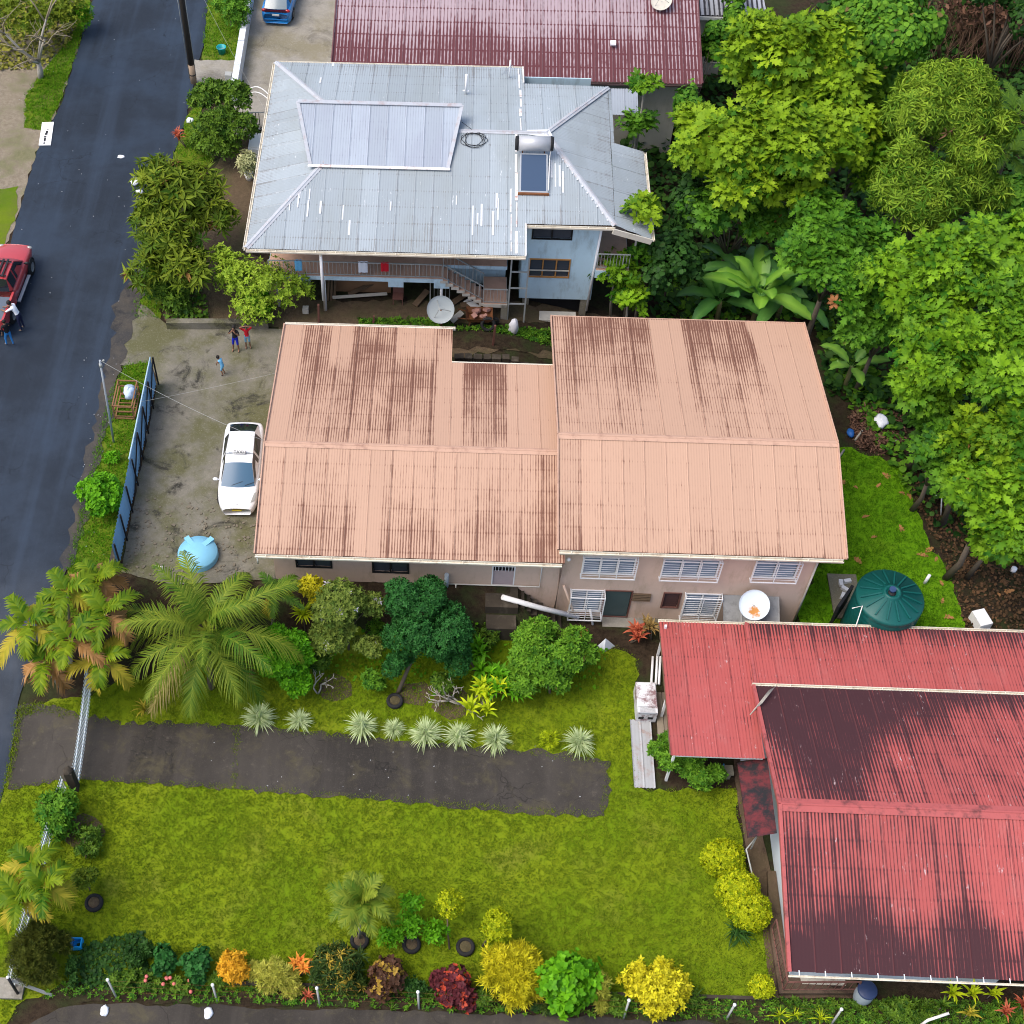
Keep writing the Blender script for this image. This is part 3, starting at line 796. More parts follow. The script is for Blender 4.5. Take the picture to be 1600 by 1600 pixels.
# plumbing
def pipe(pts, r, mat, parent, name='pipe', n=8):
    m = MB(); m.tube(pts, r, n); return m.build(name, mat, parent)
pipe([(5.95, WYf - .12, 2.5), (6.1, WYf - .12, 1.9), (6.08, WYf - .12, -1.9)], 0.055, M_pinkwall, H1, 'downpipe')
pipe([(5.35, WYf - .06, 1.5), (5.35, WYf - .06, .15), (1.0, WYf - .06, .15)], 0.028, M_pvc, H1)
pipe([(2.0, WYf - .1, .2), (2.0, WYf - .3, -.4), (.2, WYf - .3, -.4), (.2, WYf - .3, .1), (-.4, WYf - .3, .1), (-.4, WYf - .3, -.6)], 0.028, M_pvc, H1)
pipe([(1.62, WYf - .12, .9), (1.62, WYf - .12, -.1)], 0.09, plain('blue_grey_pipe', (0.40, 0.47, 0.52), 0.5), H1, 'vent_pipe')
pipe([(6.3, WYf - .15, .4), (7.0, WYf - .4, -1.7)], 0.05, M_pinkwall, H1)
pipe([(15.9, WYf - .06, 2.9), (15.9, WYf - .06, -1.9)], 0.045, M_cream, H1, 'downpipe')
pipe([(LX0 + .08, LYf - .05, 2.6), (LX0 + .08, LYf - .05, 2.1)], 0.03, M_pvc, H1, 'downpipe')
for lc in ((1.72, WYf - .12, 2.1), (6.3, WYf - .3, 2.45)):
    lm = MB(); lm.ell(lc, (0.09, 0.09, 0.09), 10, 6); lm.build('lamp', M_white, H1)
# mouldy stair block below the grille door
S1 = MB()
S1.span((3.2, -4.6, -2.1), (4.5, WYf - .01, 0.0)); S1.span((3.25, -5.3, -2.1), (4.45, -4.6, -.5))
for i in range(7): S1.span((4.5 + i * .27, -4.4, -2.1), (4.77 + i * .27, WYf - .012, -0.27 * (i + 1) + .02))
S1.span((.8, -4.5, -2.1), (1.9, WYf - .015, -.35)); S1.span((1.9, -4.2, -2.1), (3.2, WYf - .017, -.2))
S1.span((3.15, -5.6, -2.1), (3.3, -4.6, -1.1)); S1.span((4.4, -6.4, -2.1), (4.55, -5.3, -1.5))
S1.span((1.2, -4.9, -2.1), (1.5, -4.5, -.9)); S1.span((2.1, -5.0, -2.1), (2.45, -4.2, -.7))
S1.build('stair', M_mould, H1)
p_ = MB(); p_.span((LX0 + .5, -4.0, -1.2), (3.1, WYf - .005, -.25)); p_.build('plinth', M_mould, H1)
# awning on the lower right
aw = thing('tin_awning', 'small grey corrugated awning on the pink wall under the rusty dish', 'awning', (13.9, -4.2, -.5))
facet(aw, [(12.7, -5.1, -.75), (14.95, -5.1, -.75), (14.95, WYf - .02, -.05), (12.7, WYf - .02, -.05)], (1, 0, 0), plain('old_zinc', (0.23, 0.235, 0.235), 0.5, 0.3, dirt=(0.03, 0.03, 0.03)), pitch=0.14, sw=0.75, rows=1, seed=5, amp=.02)
p_ = MB(); p_.bar((12.8, -5.05, -.8), (12.8, -5.05, -2), 0.06); p_.build('post', M_rust, aw); p_ = MB(); p_.bar((14.85, -5.05, -.8), (14.85, -5.05, -2), 0.06); p_.build('post', M_rust, aw); p_ = MB(); p_.bar((12.7, -5.05, -.8), (14.95, -5.05, -.8), 0.06); p_.build('beam', M_rust, aw)
# ================================================================== the grey-roofed house
H2 = thing('blue_house', 'two-storey pale blue house with grey zinc hip roof and peach veranda', 'house', (0, 17, -1))
E0, E1, GF, GB, GR = -7.6, 4.65, 10.6, 24.15, 17.41
GZ, GZR = 4.75, 6.05
AW, AE = Vector((-3.2, GR, GZR)), Vector((5.56, GR, GZR))
def zf(y): return GZ + (GZR - GZ) * (y - GF) / (GR - GF)
def zb(y): return GZ + (GZR - GZ) * (GB - y) / (GB - GR)
CF, CB = Vector((8.59, 12.35, 5.06)), Vector((8.73, 22.3, 5.06))
RFY, RBY = 12.3, 22.45
rf = MB()
rf.add([(E0 + .05, GF + .05, GZ - .08), (E1, GF + .05, GZ - .08), (E1, RFY, zf(RFY) - .08), CF - Vector((0, 0, .08)), AE - Vector((0, 0, .08)), AW - Vector((0, 0, .08)),
        (E0 + .05, GB - .05, GZ - .08), (E1, GB - .05, GZ - .08), (E1, RBY, zb(RBY) - .08), CB - Vector((0, 0, .08))],
       [(0, 1, 2, 4, 5), (2, 3, 4), (6, 0, 5), (7, 6, 5, 4, 8), (8, 4, 9), (3, 9, 4)])
G2 = rf.build('roof', M_timber, H2)
sg = lambda p, v: 0.05 + 0.35 * (1 - v) ** 3
facet(G2, [(E0, GF, GZ), (0.5, GF, GZ), (0.5, GR, GZR), AW], (1, 0, 0), M_grey, sg, rows=3, seed=21, pitch=.11)
facet(G2, [(0.5, GF, GZ), (E1, GF, GZ), (E1, GR, GZR), (0.5, GR, GZR)], (1, 0, 0), M_grey, sg, rows=3, seed=22, pitch=.11)
facet(G2, [(E1, RFY, zf(RFY)), CF, AE, (E1, GR, GZR)], (1, 0, 0), M_grey, sg, rows=3, seed=23, pitch=.11)
facet(G2, [(E0, GB, GZ), (E1, GB, GZ), (E1, GR, GZR), AW], (1, 0, 0), M_grey, sg, rows=3, seed=24, pitch=.11)
facet(G2, [(E1, RBY, zb(RBY)), CB, AE, (E1, GR, GZR)], (1, 0, 0), M_grey, sg, rows=3, seed=25, pitch=.11)
facet(G2, [(E0, GF, GZ), (E0, GB, GZ), AW], (0, 1, 0), M_grey, sg, rows=2, seed=26, pitch=.11)
# east slope: two runs, the front one longer
def ze(x): return AE.z - (x - AE.x) * (AE.z - 5.06) / (8.66 - AE.x)
XE, XB = 10.25, 8.85
facet(G2, [CF, AE, CB], (0, 1, 0), M_grey, sg, rows=2, seed=27, pitch=.11)
facet(G2, [(CF.x, CF.y, ze(CF.x)), (XE, 12.1, ze(XE)), (XE, 18.15, ze(XE)), (CF.x + .09, 18.15, ze(CF.x + .09))], (0, 1, 0), M_grey, sg, rows=2, seed=28, pitch=.11)
facet(G2, [(8.68, 18.15, ze(8.68)), (XB, 18.15, ze(XB)), (XB, 22.3, ze(XB)), (8.73, 22.3, ze(8.73))], (0, 1, 0), M_grey, sg, rows=2, seed=29, pitch=.11)
for a, b in (((E0, GF, GZ), AW), ((E0, GB, GZ), AW), (CF, AE), (CB, AE), (AW, AE)):
    ridgecap(a, b, M_zcap, G2, 0.14, 0.04, 0.03)
M_seal = plain('white_sealant', (0.75, 0.74, 0.72), 0.6, 0.1, dirt=(0.35, 0.12, 0.06), dirt_amt=0.9)
rng = random.Random(5)
def roofpoint(x, y):
    if x > 5.56 and abs(y - GR) / 5.0 < (x - 5.56) / 3.1: return ze(x)
    return zf(y) if y < GR else zb(y)
sl = MB()
for y0, y1, x0, w0 in ((10.7, 17.3, 4.22, .10), (17.6, 24.0, 4.45, .09), (10.8, 14.2, 4.0, .05)):
    y = y0
    while y < y1:
        L = rng.uniform(.5, 1.6); xx = x0 + rng.uniform(-.03, .03)
        sl.bar((xx, y, roofpoint(xx, y) + .022), (xx, min(y + L, y1), roofpoint(xx, min(y + L, y1)) + .022), w0 * rng.uniform(.5, 1.3), .012)
        y += L + rng.uniform(0, .25)
sl.build('sealant_seam', M_seal, G2)['kind'] = 'stuff'
sp = MB()
for px, py, L in [(465, 325, 1.0), (480, 340, .9), (452, 330, .8), (468, 310, .6), (483, 312, .6), (500, 335, .7), (535, 345, .8), (545, 370, .8), (752, 355, 1.2), (770, 370, 1.3), (778, 345, 1.2), (738, 370, 1.6), (746, 352, .6),
                  (862, 275, 1.0), (868, 290, 1.3), (875, 290, 1.2), (880, 300, 1.2), (855, 305, .9), (850, 270, .6), (776, 325, .8), (713, 320, .5), (705, 235, .9), (500, 130, .6), (520, 102, .4), (610, 330, .5)]:
    p = at(px, py, 5.2); z = roofpoint(p.x, p.y); p = at(px, py, z); z2 = roofpoint(p.x, p.y + L)
    sp.bar((p.x, p.y, roofpoint(p.x, p.y) + .022), (p.x, p.y + L, z2 + .022), rng.uniform(.05, .1), .012)
for i in range(14):
    t = i / 14; p = AE.lerp(CF, t); sp.box(p + Vector((-.12, -.1, .03)), (.08, .1, .02))
sp.add([AE + Vector((a, b, c)) for a, b, c in ((-.9, .18, .02), (.15, .25, .03), (.3, -.2, .03), (0, -.35, .03), (-.8, -.15, .02))], [(4, 3, 2, 1, 0)])
sp.build('sealant_patch', plain('sealant_grey', (.56, .58, .60), .7, .2, scale=9), G2)['kind'] = 'stuff'
# raised roof section over the ridge
RS = MB()
b0, b1, t1, t0 = Vector((-5.1, 15.2, 5.66)), Vector((1.13, 15.2, 5.66)), Vector((1.68, 18.5, 6.6)), Vector((-5.9, 18.5, 6.6))
RS.add([b0, b1, t1, t0, Vector((1.68, 18.5, 5.9)), Vector((-5.9, 18.5, 5.3))], [(1, 4, 2), (0, 3, 5), (5, 3, 2, 4)])
RSo = RS.build('raised_roof', M_zincn, H2)
facet(RSo, [b0 + Vector((0, 0, .02)), b1 + Vector((0, 0, .02)), t1 + Vector((0, 0, .02)), t0 + Vector((0, 0, .02))], (1, 0, 0), M_zincn, lambda p, v: 0.1, rows=2, seed=30, pitch=.115, amp=.022)
for a, b, w1 in ((t0, t1, .24), (t0, b0, .16), (t1, b1, .16)): strip(a, b, w1, .03, M_zcap, 'flashing', RSo, .06)
strip(b0 + Vector((-.1, -.08, 0)), b1 + Vector((.1, -.08, 0)), .16, .03, M_seal, 'flashing', RSo, .05)
# gutters, fascia
gutter((E0, GF - .02, GZ - .03), (E1, GF - .02, GZ - .03), M_gut, G2, (0, -1, 0), 14)
gutter((E1 + .02, RFY - .04, zf(RFY) - .03), (CF.x, RFY - .04, zf(RFY) - .03), M_gut, G2, (0, -1, 0), 5)
gutter((E0 - .02, GB, GZ - .03), (E0 - .02, GF, GZ - .03), M_gut, G2, (-1, 0, 0), 14)
gutter((XE + .02, 12.1, ze(XE) - .03), (XE + .02, 18.15, ze(XE) - .03), M_gut, G2, (1, 0, 0), 6)
gutter((E0, GB + .02, GZ - .03), (E1, GB + .02, GZ - .03), M_gut, G2, (0, 1, 0), 12)
strip((E1, GF, GZ - .05), (E1, RFY, zf(RFY) - .05), .06, .2, M_seal, 'fascia', G2)
strip((E1, GB, GZ - .02), (E1, RBY, zb(RBY) - .02), .06, .2, M_seal, 'fascia', G2)
strip((CF.x - .1, 12.08, ze(CF.x) - .1), (XE, 12.05, ze(XE) - .1), .06, .28, M_cream, 'fascia', G2)
# walls: the bay on the right, the upper storey behind the veranda
VZ, VY = 2.1, 11.75
bw = MB()
wa, wb = (5.03, 6.8, 3.72, 4.4), (5.02, 6.87, 1.4, 2.5)
wallface(bw, 4.68, 8.05, 0.0, zf(12.9) - .05, 12.9, [wa, wb])
bw.span((8.0, 12.905, 0.0), (8.05, 22, 4.9)); bw.span((4.66, 12.91, 0.0), (4.7, 15, 5))
Bup = (.9, 3.95, VZ + .03, 4.3)
wallface(bw, E0 + .6, 4.68, VZ, GZ + .2, 13.6, [(-5.6, -4.4, VZ + .9, 4.1), (-2.2, -1.0, VZ + .02, 4.15), Bup], 0.3)
bw.span((E0 + .6, 13.905, VZ), (E0 + .65, 23.5, GZ + .15)); bw.span((E0 + .6, 23.4, -.1), (8.0, 23.5 - .05, GZ))
wallface(bw, -1.5, 4.0, -1.2, VZ - .2, 13.9, [])
bw.span((E0 + .7, 15.5, -.3), (-1.5, 15.6, VZ - .2))
bw.build('wall', M_bluewall, H2)
window(H2, *wa, 12.9, 2, False, M_dark, name='window'); window(H2, *wb, 12.9, 3, False, plain('orange_frame', (.42, .2, .06), .6), name='window')
fm = MB(); fm.span((wb[0], 12.85, 1.8), (wb[1], 12.88, 1.86)); fm.build('transom', M_cream, H2)
window(H2, -5.6, -4.4, VZ + .9, 4.1, 13.6, 2, True)
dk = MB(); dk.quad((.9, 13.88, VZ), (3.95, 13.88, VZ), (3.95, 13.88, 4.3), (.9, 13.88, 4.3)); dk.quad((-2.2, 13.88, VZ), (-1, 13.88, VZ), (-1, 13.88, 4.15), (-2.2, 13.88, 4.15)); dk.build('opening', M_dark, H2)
# veranda slab, floor, beam stubs
vd = MB(); vd.span((-7.0, VY, VZ - .2), (1.05, 14.2, VZ - .01)); vd.span((1.05, 12.75, VZ - .2), (4.0, 14.2, VZ - .012))
for x in (-5.4, -1.1, 1.0): vd.span((x - .35, VY + .02, VZ - .55), (x + .35, VY + .3, VZ - .2))
vd.build('veranda_slab', M_bluewall, H2)
vf = MB(); vf.span((-6.98, VY + .06, VZ - .008), (1.04, 13.58, VZ + .012)); vf.span((1.04, 12.77, VZ - .01), (3.98, 13.58, VZ + .01)); 
vf.build('veranda_floor', M_tilefl, H2)
M_rl = plain('grey_rail', (0.34, 0.35, 0.33), 0.5, 0.15)
def railing(parent, a, b, h=0.95, sp_=0.13, mat=None, name='railing', posts=True):
    a, b = Vector(a), Vector(b); up = Vector((0, 0, h))
    m = MB(); m.bar(a + up, b + up, .05, .04); m.bar(a + Vector((0, 0, .1)), b + Vector((0, 0, .1)), .03)
    n = max(2, int((b - a).length / sp_))
    for i in range(n + 1):
        p = a.lerp(b, i / n); m.bar(p + Vector((0, 0, .1)), p + up, .018 if i % 8 else .04)
    return m.build(name, mat or M_rl, parent)
railing(H2, (-6.9, VY + .08, VZ), (1.0, VY + .08, VZ), .85, .17)
# stair: down from the veranda end to the landing, tread by tread
sm = MB(); sm.box((0, 0, 0), (.36, .95, .14)); sme = sm.mesh('stair_tread', M_cream)
sm2 = MB(); sm2.box((0, 0, 0), (.33, .9, .012)); sme2 = sm2.mesh('tread_top', M_tilefl)
LZ = 0.75
for i in range(8):
    t = i / 7; x = 1.1 + .25 * i * 1.05; z = VZ - .12 - (VZ - LZ) * t
    s0 = inst('stair_tread', sme, H2, (x, 12.2, z)); inst('tread_top', sme2, s0, (0, 0, .078), local=True)
ld = MB(); ld.span((2.95, 11.65, LZ - .2), (4.05, 13.5, LZ)); ld.build('landing', M_cream, H2)
ld = MB(); ld.span((2.97, 11.68, LZ), (4.03, 13.48, LZ + .015)); ld.build('landing_floor', M_tilefl, H2)
railing(H2, (1.05, VY + .06, VZ), (2.95, VY + .06, LZ + .05), .9, .24); railing(H2, (1.05, 12.68, VZ), (2.95, 12.68, LZ + .05), .9, .2)
railing(H2, (2.95, 11.7, LZ), (4.05, 11.7, LZ), .9, .14); railing(H2, (2.0, 13.2, VZ), (3.9, 13.2, VZ), .9, .2)
# the frame between the landing and the bay
fr = MB()
for x in (4.12, 4.9): fr.bar((x, 11.72, -.9), (x, 11.72, 3.6), .07)
for z in (.75, 1.75, 2.75): fr.bar((4.12, 11.72, z), (4.9, 11.72, z), .06)
fr.build('steel_frame', M_rl, H2)
# posts and pipes
for x, y, z0, z1 in ((-4.35, 10.75, 1.6, 4.7), (-4.4, 11.7, -.3, 1.9), (-6.6, 11.9, -.2, 2), (1.0, 11.9, -.4, 2.0)):
    po = MB(); po.cyl((x, y, z0), (x, y, z1), .07, n=8); po.build('post', M_white, H2)
for c_, d_ in (((3.95, 11.8, -.35), (.3, .3, 2.1)), ((7.75, 13.1, -.7), (.3, .3, 1.4)), ((5.0, 13.1, -.7), (.3, .3, 1.4))):
    pp = MB(); pp.box(c_, d_); pp.build('pillar', M_conc, H2)
pipe([(8.1, 12.85, 4.9), (7.9, 12.8, -.6)], .06, M_white, H2, 'downpipe')
pipe([(-4.35, 10.62, 4.6), (-4.4, 11.6, 1.9), (-4.45, 11.68, -.2)], .05, M_gut, H2, 'downpipe')
# rear-right side porch
rp = MB(); rp.span((8.06, 12.7, VZ - .5), (9.6, 18, VZ - .05)); rp.build('porch_slab', M_bluewall, H2)
rp = MB(); rp.span((8.08, 12.72, VZ - .05), (9.58, 18, VZ)); rp.build('porch_floor', M_tilefl, H2)
railing(H2, (8.1, 12.78, VZ), (9.55, 12.78, VZ), .9, .14)
und = MB(); und.span((4.8, 13.3, -1.4), (8.0, 13.4, 0.0)); und.build('under_shade_panel', M_dark, H2)  # near-black panel stands in for the shade beneath the raised bay
slab = MB(); slab.span((5.4, 12.1, -1.1), (7.4, 12.7, -.62)); slab.build('ledge', M_cream, H2)
# things under and on the house
bs = MB(); bs.span((-4.0, 13.0, -.2), (-1.4, 13.1, 1.7)); bso = bs.build('plywood_sheet', plain('plywood', (.26, .145, .075), .7, .2)); tag(bso, 'brown plywood sheet standing under the veranda', 'board')
for i, (x, l) in enumerate(((-4.05, 'dark plank leaning at the veranda post, outermost of four'), (-4.2, 'dark plank leaning at the veranda post, second of four'), (-4.35, 'dark plank leaning at the veranda post, third of four'), (-4.5, 'dark plank leaning at the veranda post, nearest the downpipe'))):
    m = MB(); m.bar((x, 12.3, -.2), (x + .1, 12.9, 1.9), .1, .04); tag(m.build('plank', M_timber), l, 'plank', 'planks under the veranda')
m = MB(); a, b = gnd(520, 472), gnd(605, 466); m.bar(a + Vector((0, 0, .3)), b + Vector((0, 0, .3)), .16, .05); tag(m.build('plank', M_cream), 'long pale plank lying on the dirt under the veranda', 'plank')
m = MB(); a, b = gnd(545, 466), gnd(640, 437); m.bar(a + Vector((0, 0, .25)), b + Vector((0, 0, .9)), .22, .06); tag(m.build('plank', M_timber), 'dark beam slanting up across the plywood sheet', 'plank')

# solar water heater
c = at(827, 260, zf(15.0) + .2)
sh = thing('solar_water_heater', 'solar water heater with silver tank on the grey zinc roof', 'water heater', (c.x, c.y, c.z))
ang = math.atan((GZR - GZ) / (GR - GF)) + R(8)
Mx = Matrix.Rotation(ang, 3, 'X'); cy = 14.9; cz = zf(cy) + .2; cx = 4.98
m = MB(); m.box((cx, cy, cz), (1.25, 2.0, .1), rot=Mx); pn = m.build('collector', M_steel, sh)
m = MB(); m.box(Vector((cx, cy, cz)) + Mx @ Vector((0, 0, .056)), (1.12, 1.86, .012), rot=Mx); m.build('glass', N('collector_glass', .25, .3).color((.045, .075, .13)).mat, pn)
tp = Vector((cx, cy, cz)) + Mx @ Vector((0, 1.35, .3))
m = MB(); m.cyl(tp + Vector((-.72, 0, 0)), tp + Vector((.72, 0, 0)), .33, n=20); m.build('tank', plain('tank_silver', (.45, .46, .48), .4, .15, metal=.2), sh)
for s in (-1, 1):
    m = MB(); m.cyl(tp + Vector((s * .72, 0, 0)), tp + Vector((s * .86, 0, 0)), .345, .3, n=20); m.build('end_cap', M_dark, sh)
m = MB()
for s in (-.5, .5):
    m.bar(tp + Vector((s, .05, 0)), (cx + s, tp.y + .1, zf(tp.y)), .05); m.bar((cx + s, cy - 1.05, zf(cy - 1.05)), (cx + s, tp.y, zf(tp.y) + .12), .05)
m.bar((cx - .7, cy - 1.02, cz - .32), (cx + .7, cy - 1.02, cz - .32), .08, .1)
m.build('bracket', M_rust, sh)
pipe([tp + Vector((.75, -.3, 0)), Vector((cx + .72, cy + .9, cz + .22)), Vector((cx + .66, cy - .9, cz - .2))], .025, M_white, sh)
# roof aerial posts and coiled cable
m = MB(); p = at(728, 140, 5.6); m.cyl((p.x, p.y, zb(p.y) - .05), (p.x, p.y, zb(p.y) + 1.1), .06, n=8); m.bar((p.x - .15, p.y, zb(p.y) + .2), (p.x + .15, p.y, zb(p.y) + .2), .06)
tag(m.build('roof_vent', M_white), 'white vent pipe on the rear slope of the grey roof', 'pipe')
p = at(796, 118, 5.1); an = thing('aerial', 'thin white aerial at the rear edge of the grey roof', 'aerial', (p.x, p.y, zb(p.y)))
m = MB(); m.cyl((p.x, p.y, zb(p.y) - .05), (p.x, p.y, zb(p.y) + 1.0), .04, n=6); m.build('mast', M_white, an)
m = MB()
for i in range(4): m.bar((p.x - .5 + .1 * i, p.y - .3, zb(p.y) + .3 + .12 * i), (p.x + .05 * i, p.y + .1, zb(p.y) + .3 + .12 * i), .015)
m.build('rod', M_steel, an)
p = at(740, 218, 6.0); zz = roofpoint(p.x, p.y) + .04
m = MB(); rng = random.Random(3)
m.tube([(p.x + .5 * math.cos(t * 1.9) * (1 + .3 * math.sin(t * 3.1)) , p.y + .4 * math.sin(t * 1.9) * (1 + .25 * math.cos(t * 2.3)), roofpoint(p.x, p.y + .4 * math.sin(t * 1.9)) + .05) for t in np.linspace(0, 14, 90)] + [(1.7, 18.0, 6.1)], .012, 5)
tag(m.build('cable', M_dark), 'tangled dark cable coil lying on the grey roof', 'cable')

# ================================================================== the brown-roofed house behind
H3 = thing('brown_house', 'house with long weathered maroon corrugated roof behind the grey-roofed house', 'house', (4, 32, 0))
B0, B1, BF, BRY, BB = -5.05, 13.9, 25.7, 31.5, 37.5
BZ, BZR = 2.95, 4.4
m = MB(); m.add([(B0, BF, BZ - .08), (B1, BF, BZ - .08), (B1, BRY, BZR - .08), (B0, BRY, BZR - .08), (B1, BB, BZ - .08), (B0, BB, BZ - .08)], [(3, 2, 1, 0), (5, 4, 2, 3)])
G3 = m.build('roof', M_timber, H3)
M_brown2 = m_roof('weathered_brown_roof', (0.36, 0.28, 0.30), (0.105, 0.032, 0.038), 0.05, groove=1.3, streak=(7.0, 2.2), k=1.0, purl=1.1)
def st_br(p, v):
    s = 0.95 - 0.75 * sstep((p.y - 27.0 - .5 * math.sin(p.x * .9)) / 3.0)
    if p.x > 11.2: s = max(s, .75)
    return s
facet(G3, [(B0, BF, BZ), (B1, BF, BZ), (B1, BRY, BZR), (B0, BRY, BZR)], (1, 0, 0), M_brown2, st_br, rows=8, seed=41, pitch=.2, amp=.02, sw=.9)
facet(G3, [(B0, BB, BZ), (B1, BB, BZ), (B1, BRY, BZR), (B0, BRY, BZR)], (1, 0, 0), M_brown2, lambda p, v: .5, rows=2, seed=42, pitch=.2, amp=.02, sw=.9)
ridgecap((B0, BRY, BZR), (B1, BRY, BZR), M_brown, G3)
gutter((B0, BF - .02, BZ - .03), (B1, BF - .02, BZ - .03), plain('dark_gutter', (.10, .065, .06), .7), G3, (0, -1, 0), 16)
strip((B0 - .03, BF, BZ), (B0 - .03, BRY, BZR), .06, .2, M_brown, 'barge_board', G3); strip((B1 + .03, BF, BZ), (B1 + .03, BRY, BZR), .06, .2, M_brown, 'barge_board', G3)
m = MB(); hb = (9.6, 10.6, .9, 1.9); wallface(m, B0 + .6, B1 - .9, -2, BZ - .02, BF + .75, [hb]); m.span((B0 + .6, BF + .76, -1), (B0 + .7, 37, BZ)); m.span((B1 - 1.0, BF + .76, -2), (B1 - .9, 37, BZ)); m.span((B0 + .7, 36.9, -1), (B1 - 1, 37, BZ))
m.build('wall', M_cream, H3)
window(H3, *hb, BF + .75, 2, False, M_cream)
m = MB(); p = at(958, 68, 3.7); m.box((p.x, p.y, p.z + .02), (.28, .28, .12), rot=Matrix.Rotation(R(14), 3, 'X')); tag(m.build('roof_box', M_white), 'small white square box on the maroon roof', 'box')
# lean-to awning at the right of it
aw = thing('tin_awning', 'small shiny corrugated awning between the grey and maroon roofs', 'awning', (9.7, 23.3, -1))
a0, a1, a2, a3 = at(952, 138, 2.7), at(993, 138, 2.7), at(997, 176, 2.3), at(955, 179, 2.3)
facet(aw, [(a3.x, a3.y, 2.3), (a2.x, a3.y, 2.3), (a2.x, a0.y, 2.7), (a3.x, a0.y, 2.7)], (1, 0, 0), M_zincn, pitch=.13, amp=.022, rows=1, seed=4)
for x in (a3.x + .05, a2.x - .05):
    m = MB(); m.bar((x, a3.y + .05, 2.25), (x, a3.y + .05, -1), .06); m.build('post', M_rl, aw)

# ================================================================== far white building
p0 = at(1090, 20, 2.2); p1 = at(1192, 20, 2.2)
H4 = thing('white_building', 'small white building with striped grey roof at the top edge', 'building', (p0.x, p0.y, -2))
x0, x1, y0 = p0.x, p1.x, p0.y
m = MB(); wallface(m, x0, x1, -2, 1.9, y0 + .4, [(x0 + .9, x0 + 1.9, -1.2, .9), (x1 - 1.3, x1 - .5, -1.6, 1.1)]); m.span((x1 - .05, y0 + .405, -2), (x1, y0 + 5, 1.9)); m.build('wall', M_cream, H4)
m = MB(); m.span((x0 - .3, y0, 1.75), (x1 + .3, y0 + 5, 1.95)); m.build('fascia_slab', M_white, H4)
window(H4, x0 + .9, x0 + 1.9, -1.2, .9, y0 + .4, 1, False, M_cream); window(H4, x1 - 1.3, x1 - .5, -1.6, 1.1, y0 + .4, 1, False, M_cream)
m = MB(); m.span((x0 - .2, y0 + .05, 1.955), (x1 + .2, y0 + 5, 1.97)); rr = m.build('roof', M_dark, H4)
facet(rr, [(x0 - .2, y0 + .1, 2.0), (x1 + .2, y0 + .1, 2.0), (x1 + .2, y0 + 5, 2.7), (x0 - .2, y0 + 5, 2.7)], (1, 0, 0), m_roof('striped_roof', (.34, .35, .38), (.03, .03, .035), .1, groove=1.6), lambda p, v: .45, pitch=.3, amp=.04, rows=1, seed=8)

# ================================================================== the red-roofed house
H5 = thing('red_house', 'house with faded red corrugated roofs at the lower right', 'house', (17, -13.6, -2))
D0, D1x, DF, DRY, DB = 13.3, 27.0, -19.02, -13.75, -8.22
DZ, DZR = 0.7, 2.2
m = MB(); m.add([(D0 + .02, DF + .03, DZ - .07), (D1x, DF + .03, DZ - .07), (D1x, DRY, DZR - .07), (D0 + .02, DRY, DZR - .07), (D1x, DB - .03, DZ - .07), (D0 + .02, DB - .03, DZ - .07)], [(3, 2, 1, 0), (5, 4, 2, 3)])
G5 = m.build('roof', M_timber, H5)
def interp1(x, t):
    return float(np.interp(x, [a for a, _ in t], [b for _, b in t]))
def st_red_b(p, v):     # rear slope: black mould spreading from the gutter and the left end
    dp = interp1(p.x, ((13.3, 2.2), (14.0, 3.4), (14.6, 5.2), (16.2, 5.0), (17.0, 3.0), (18.2, 1.9), (19.8, 1.7), (20.6, .7), (28, .5)))
    return 1.2 - .86 * sstep((DB - p.y - dp) / 2.2 + .5) + .1 * math.sin(p.x * 3.3 + p.y * 2) + (.12 if p.x < 18.5 else 0)
def st_red_f(p, v):
    s = .34 + .85 * sstep((.46 + .1 * math.sin(p.x * 1.7) - v) / .3) + .42 * sstep((17.0 - p.x) / 3.0) * (1 if v < .8 else .5)
    if p.x > 20.0: s -= .16
    return s + .1 * math.sin(p.x * 2.3 + v * 4)
facet(G5, [(D0, DB, DZ), (D1x, DB, DZ), (D1x, DRY, DZR), (D0, DRY, DZR)], (1, 0, 0), M_redroof, st_red_b, rows=8, seed=51, pitch=.13, amp=.02)
facet(G5, [(D0, DF, DZ), (D1x, DF, DZ), (D1x, DRY, DZR), (D0, DRY, DZR)], (1, 0, 0), M_redroof, st_red_f, rows=8, seed=52, pitch=.13, amp=.02)
ridgecap((D0, DRY, DZR), (D1x, DRY, DZR), M_redcap, G5, .25)
for a, b in (((D0 - .02, DB, DZ), (D0 - .02, DRY, DZR)), ((D0 - .02, DF, DZ), (D0 - .02, DRY, DZR))):
    strip(a, b, .12, .18, M_redcap, 'barge_board', G5)
gutter((D0 - .05, DB + .02, DZ - .02), (D1x, DB + .02, DZ - .02), M_gut, G5, (0, 1, 0), 24)
gutter((D0 - .05, DF - .10, DZ - .02), (D1x, DF - .10, DZ - .02), M_gut, G5, (0, -1, 0), 0, ws=.55)
for i in range(16):
    m = MB(); m.bar((D0 + .3 + i * .86, DF - .12, DZ + .01), (D0 + .3 + i * .86, DF + .05, DZ + .03), .03, .012); m.build('gutter_strap', M_white, G5)
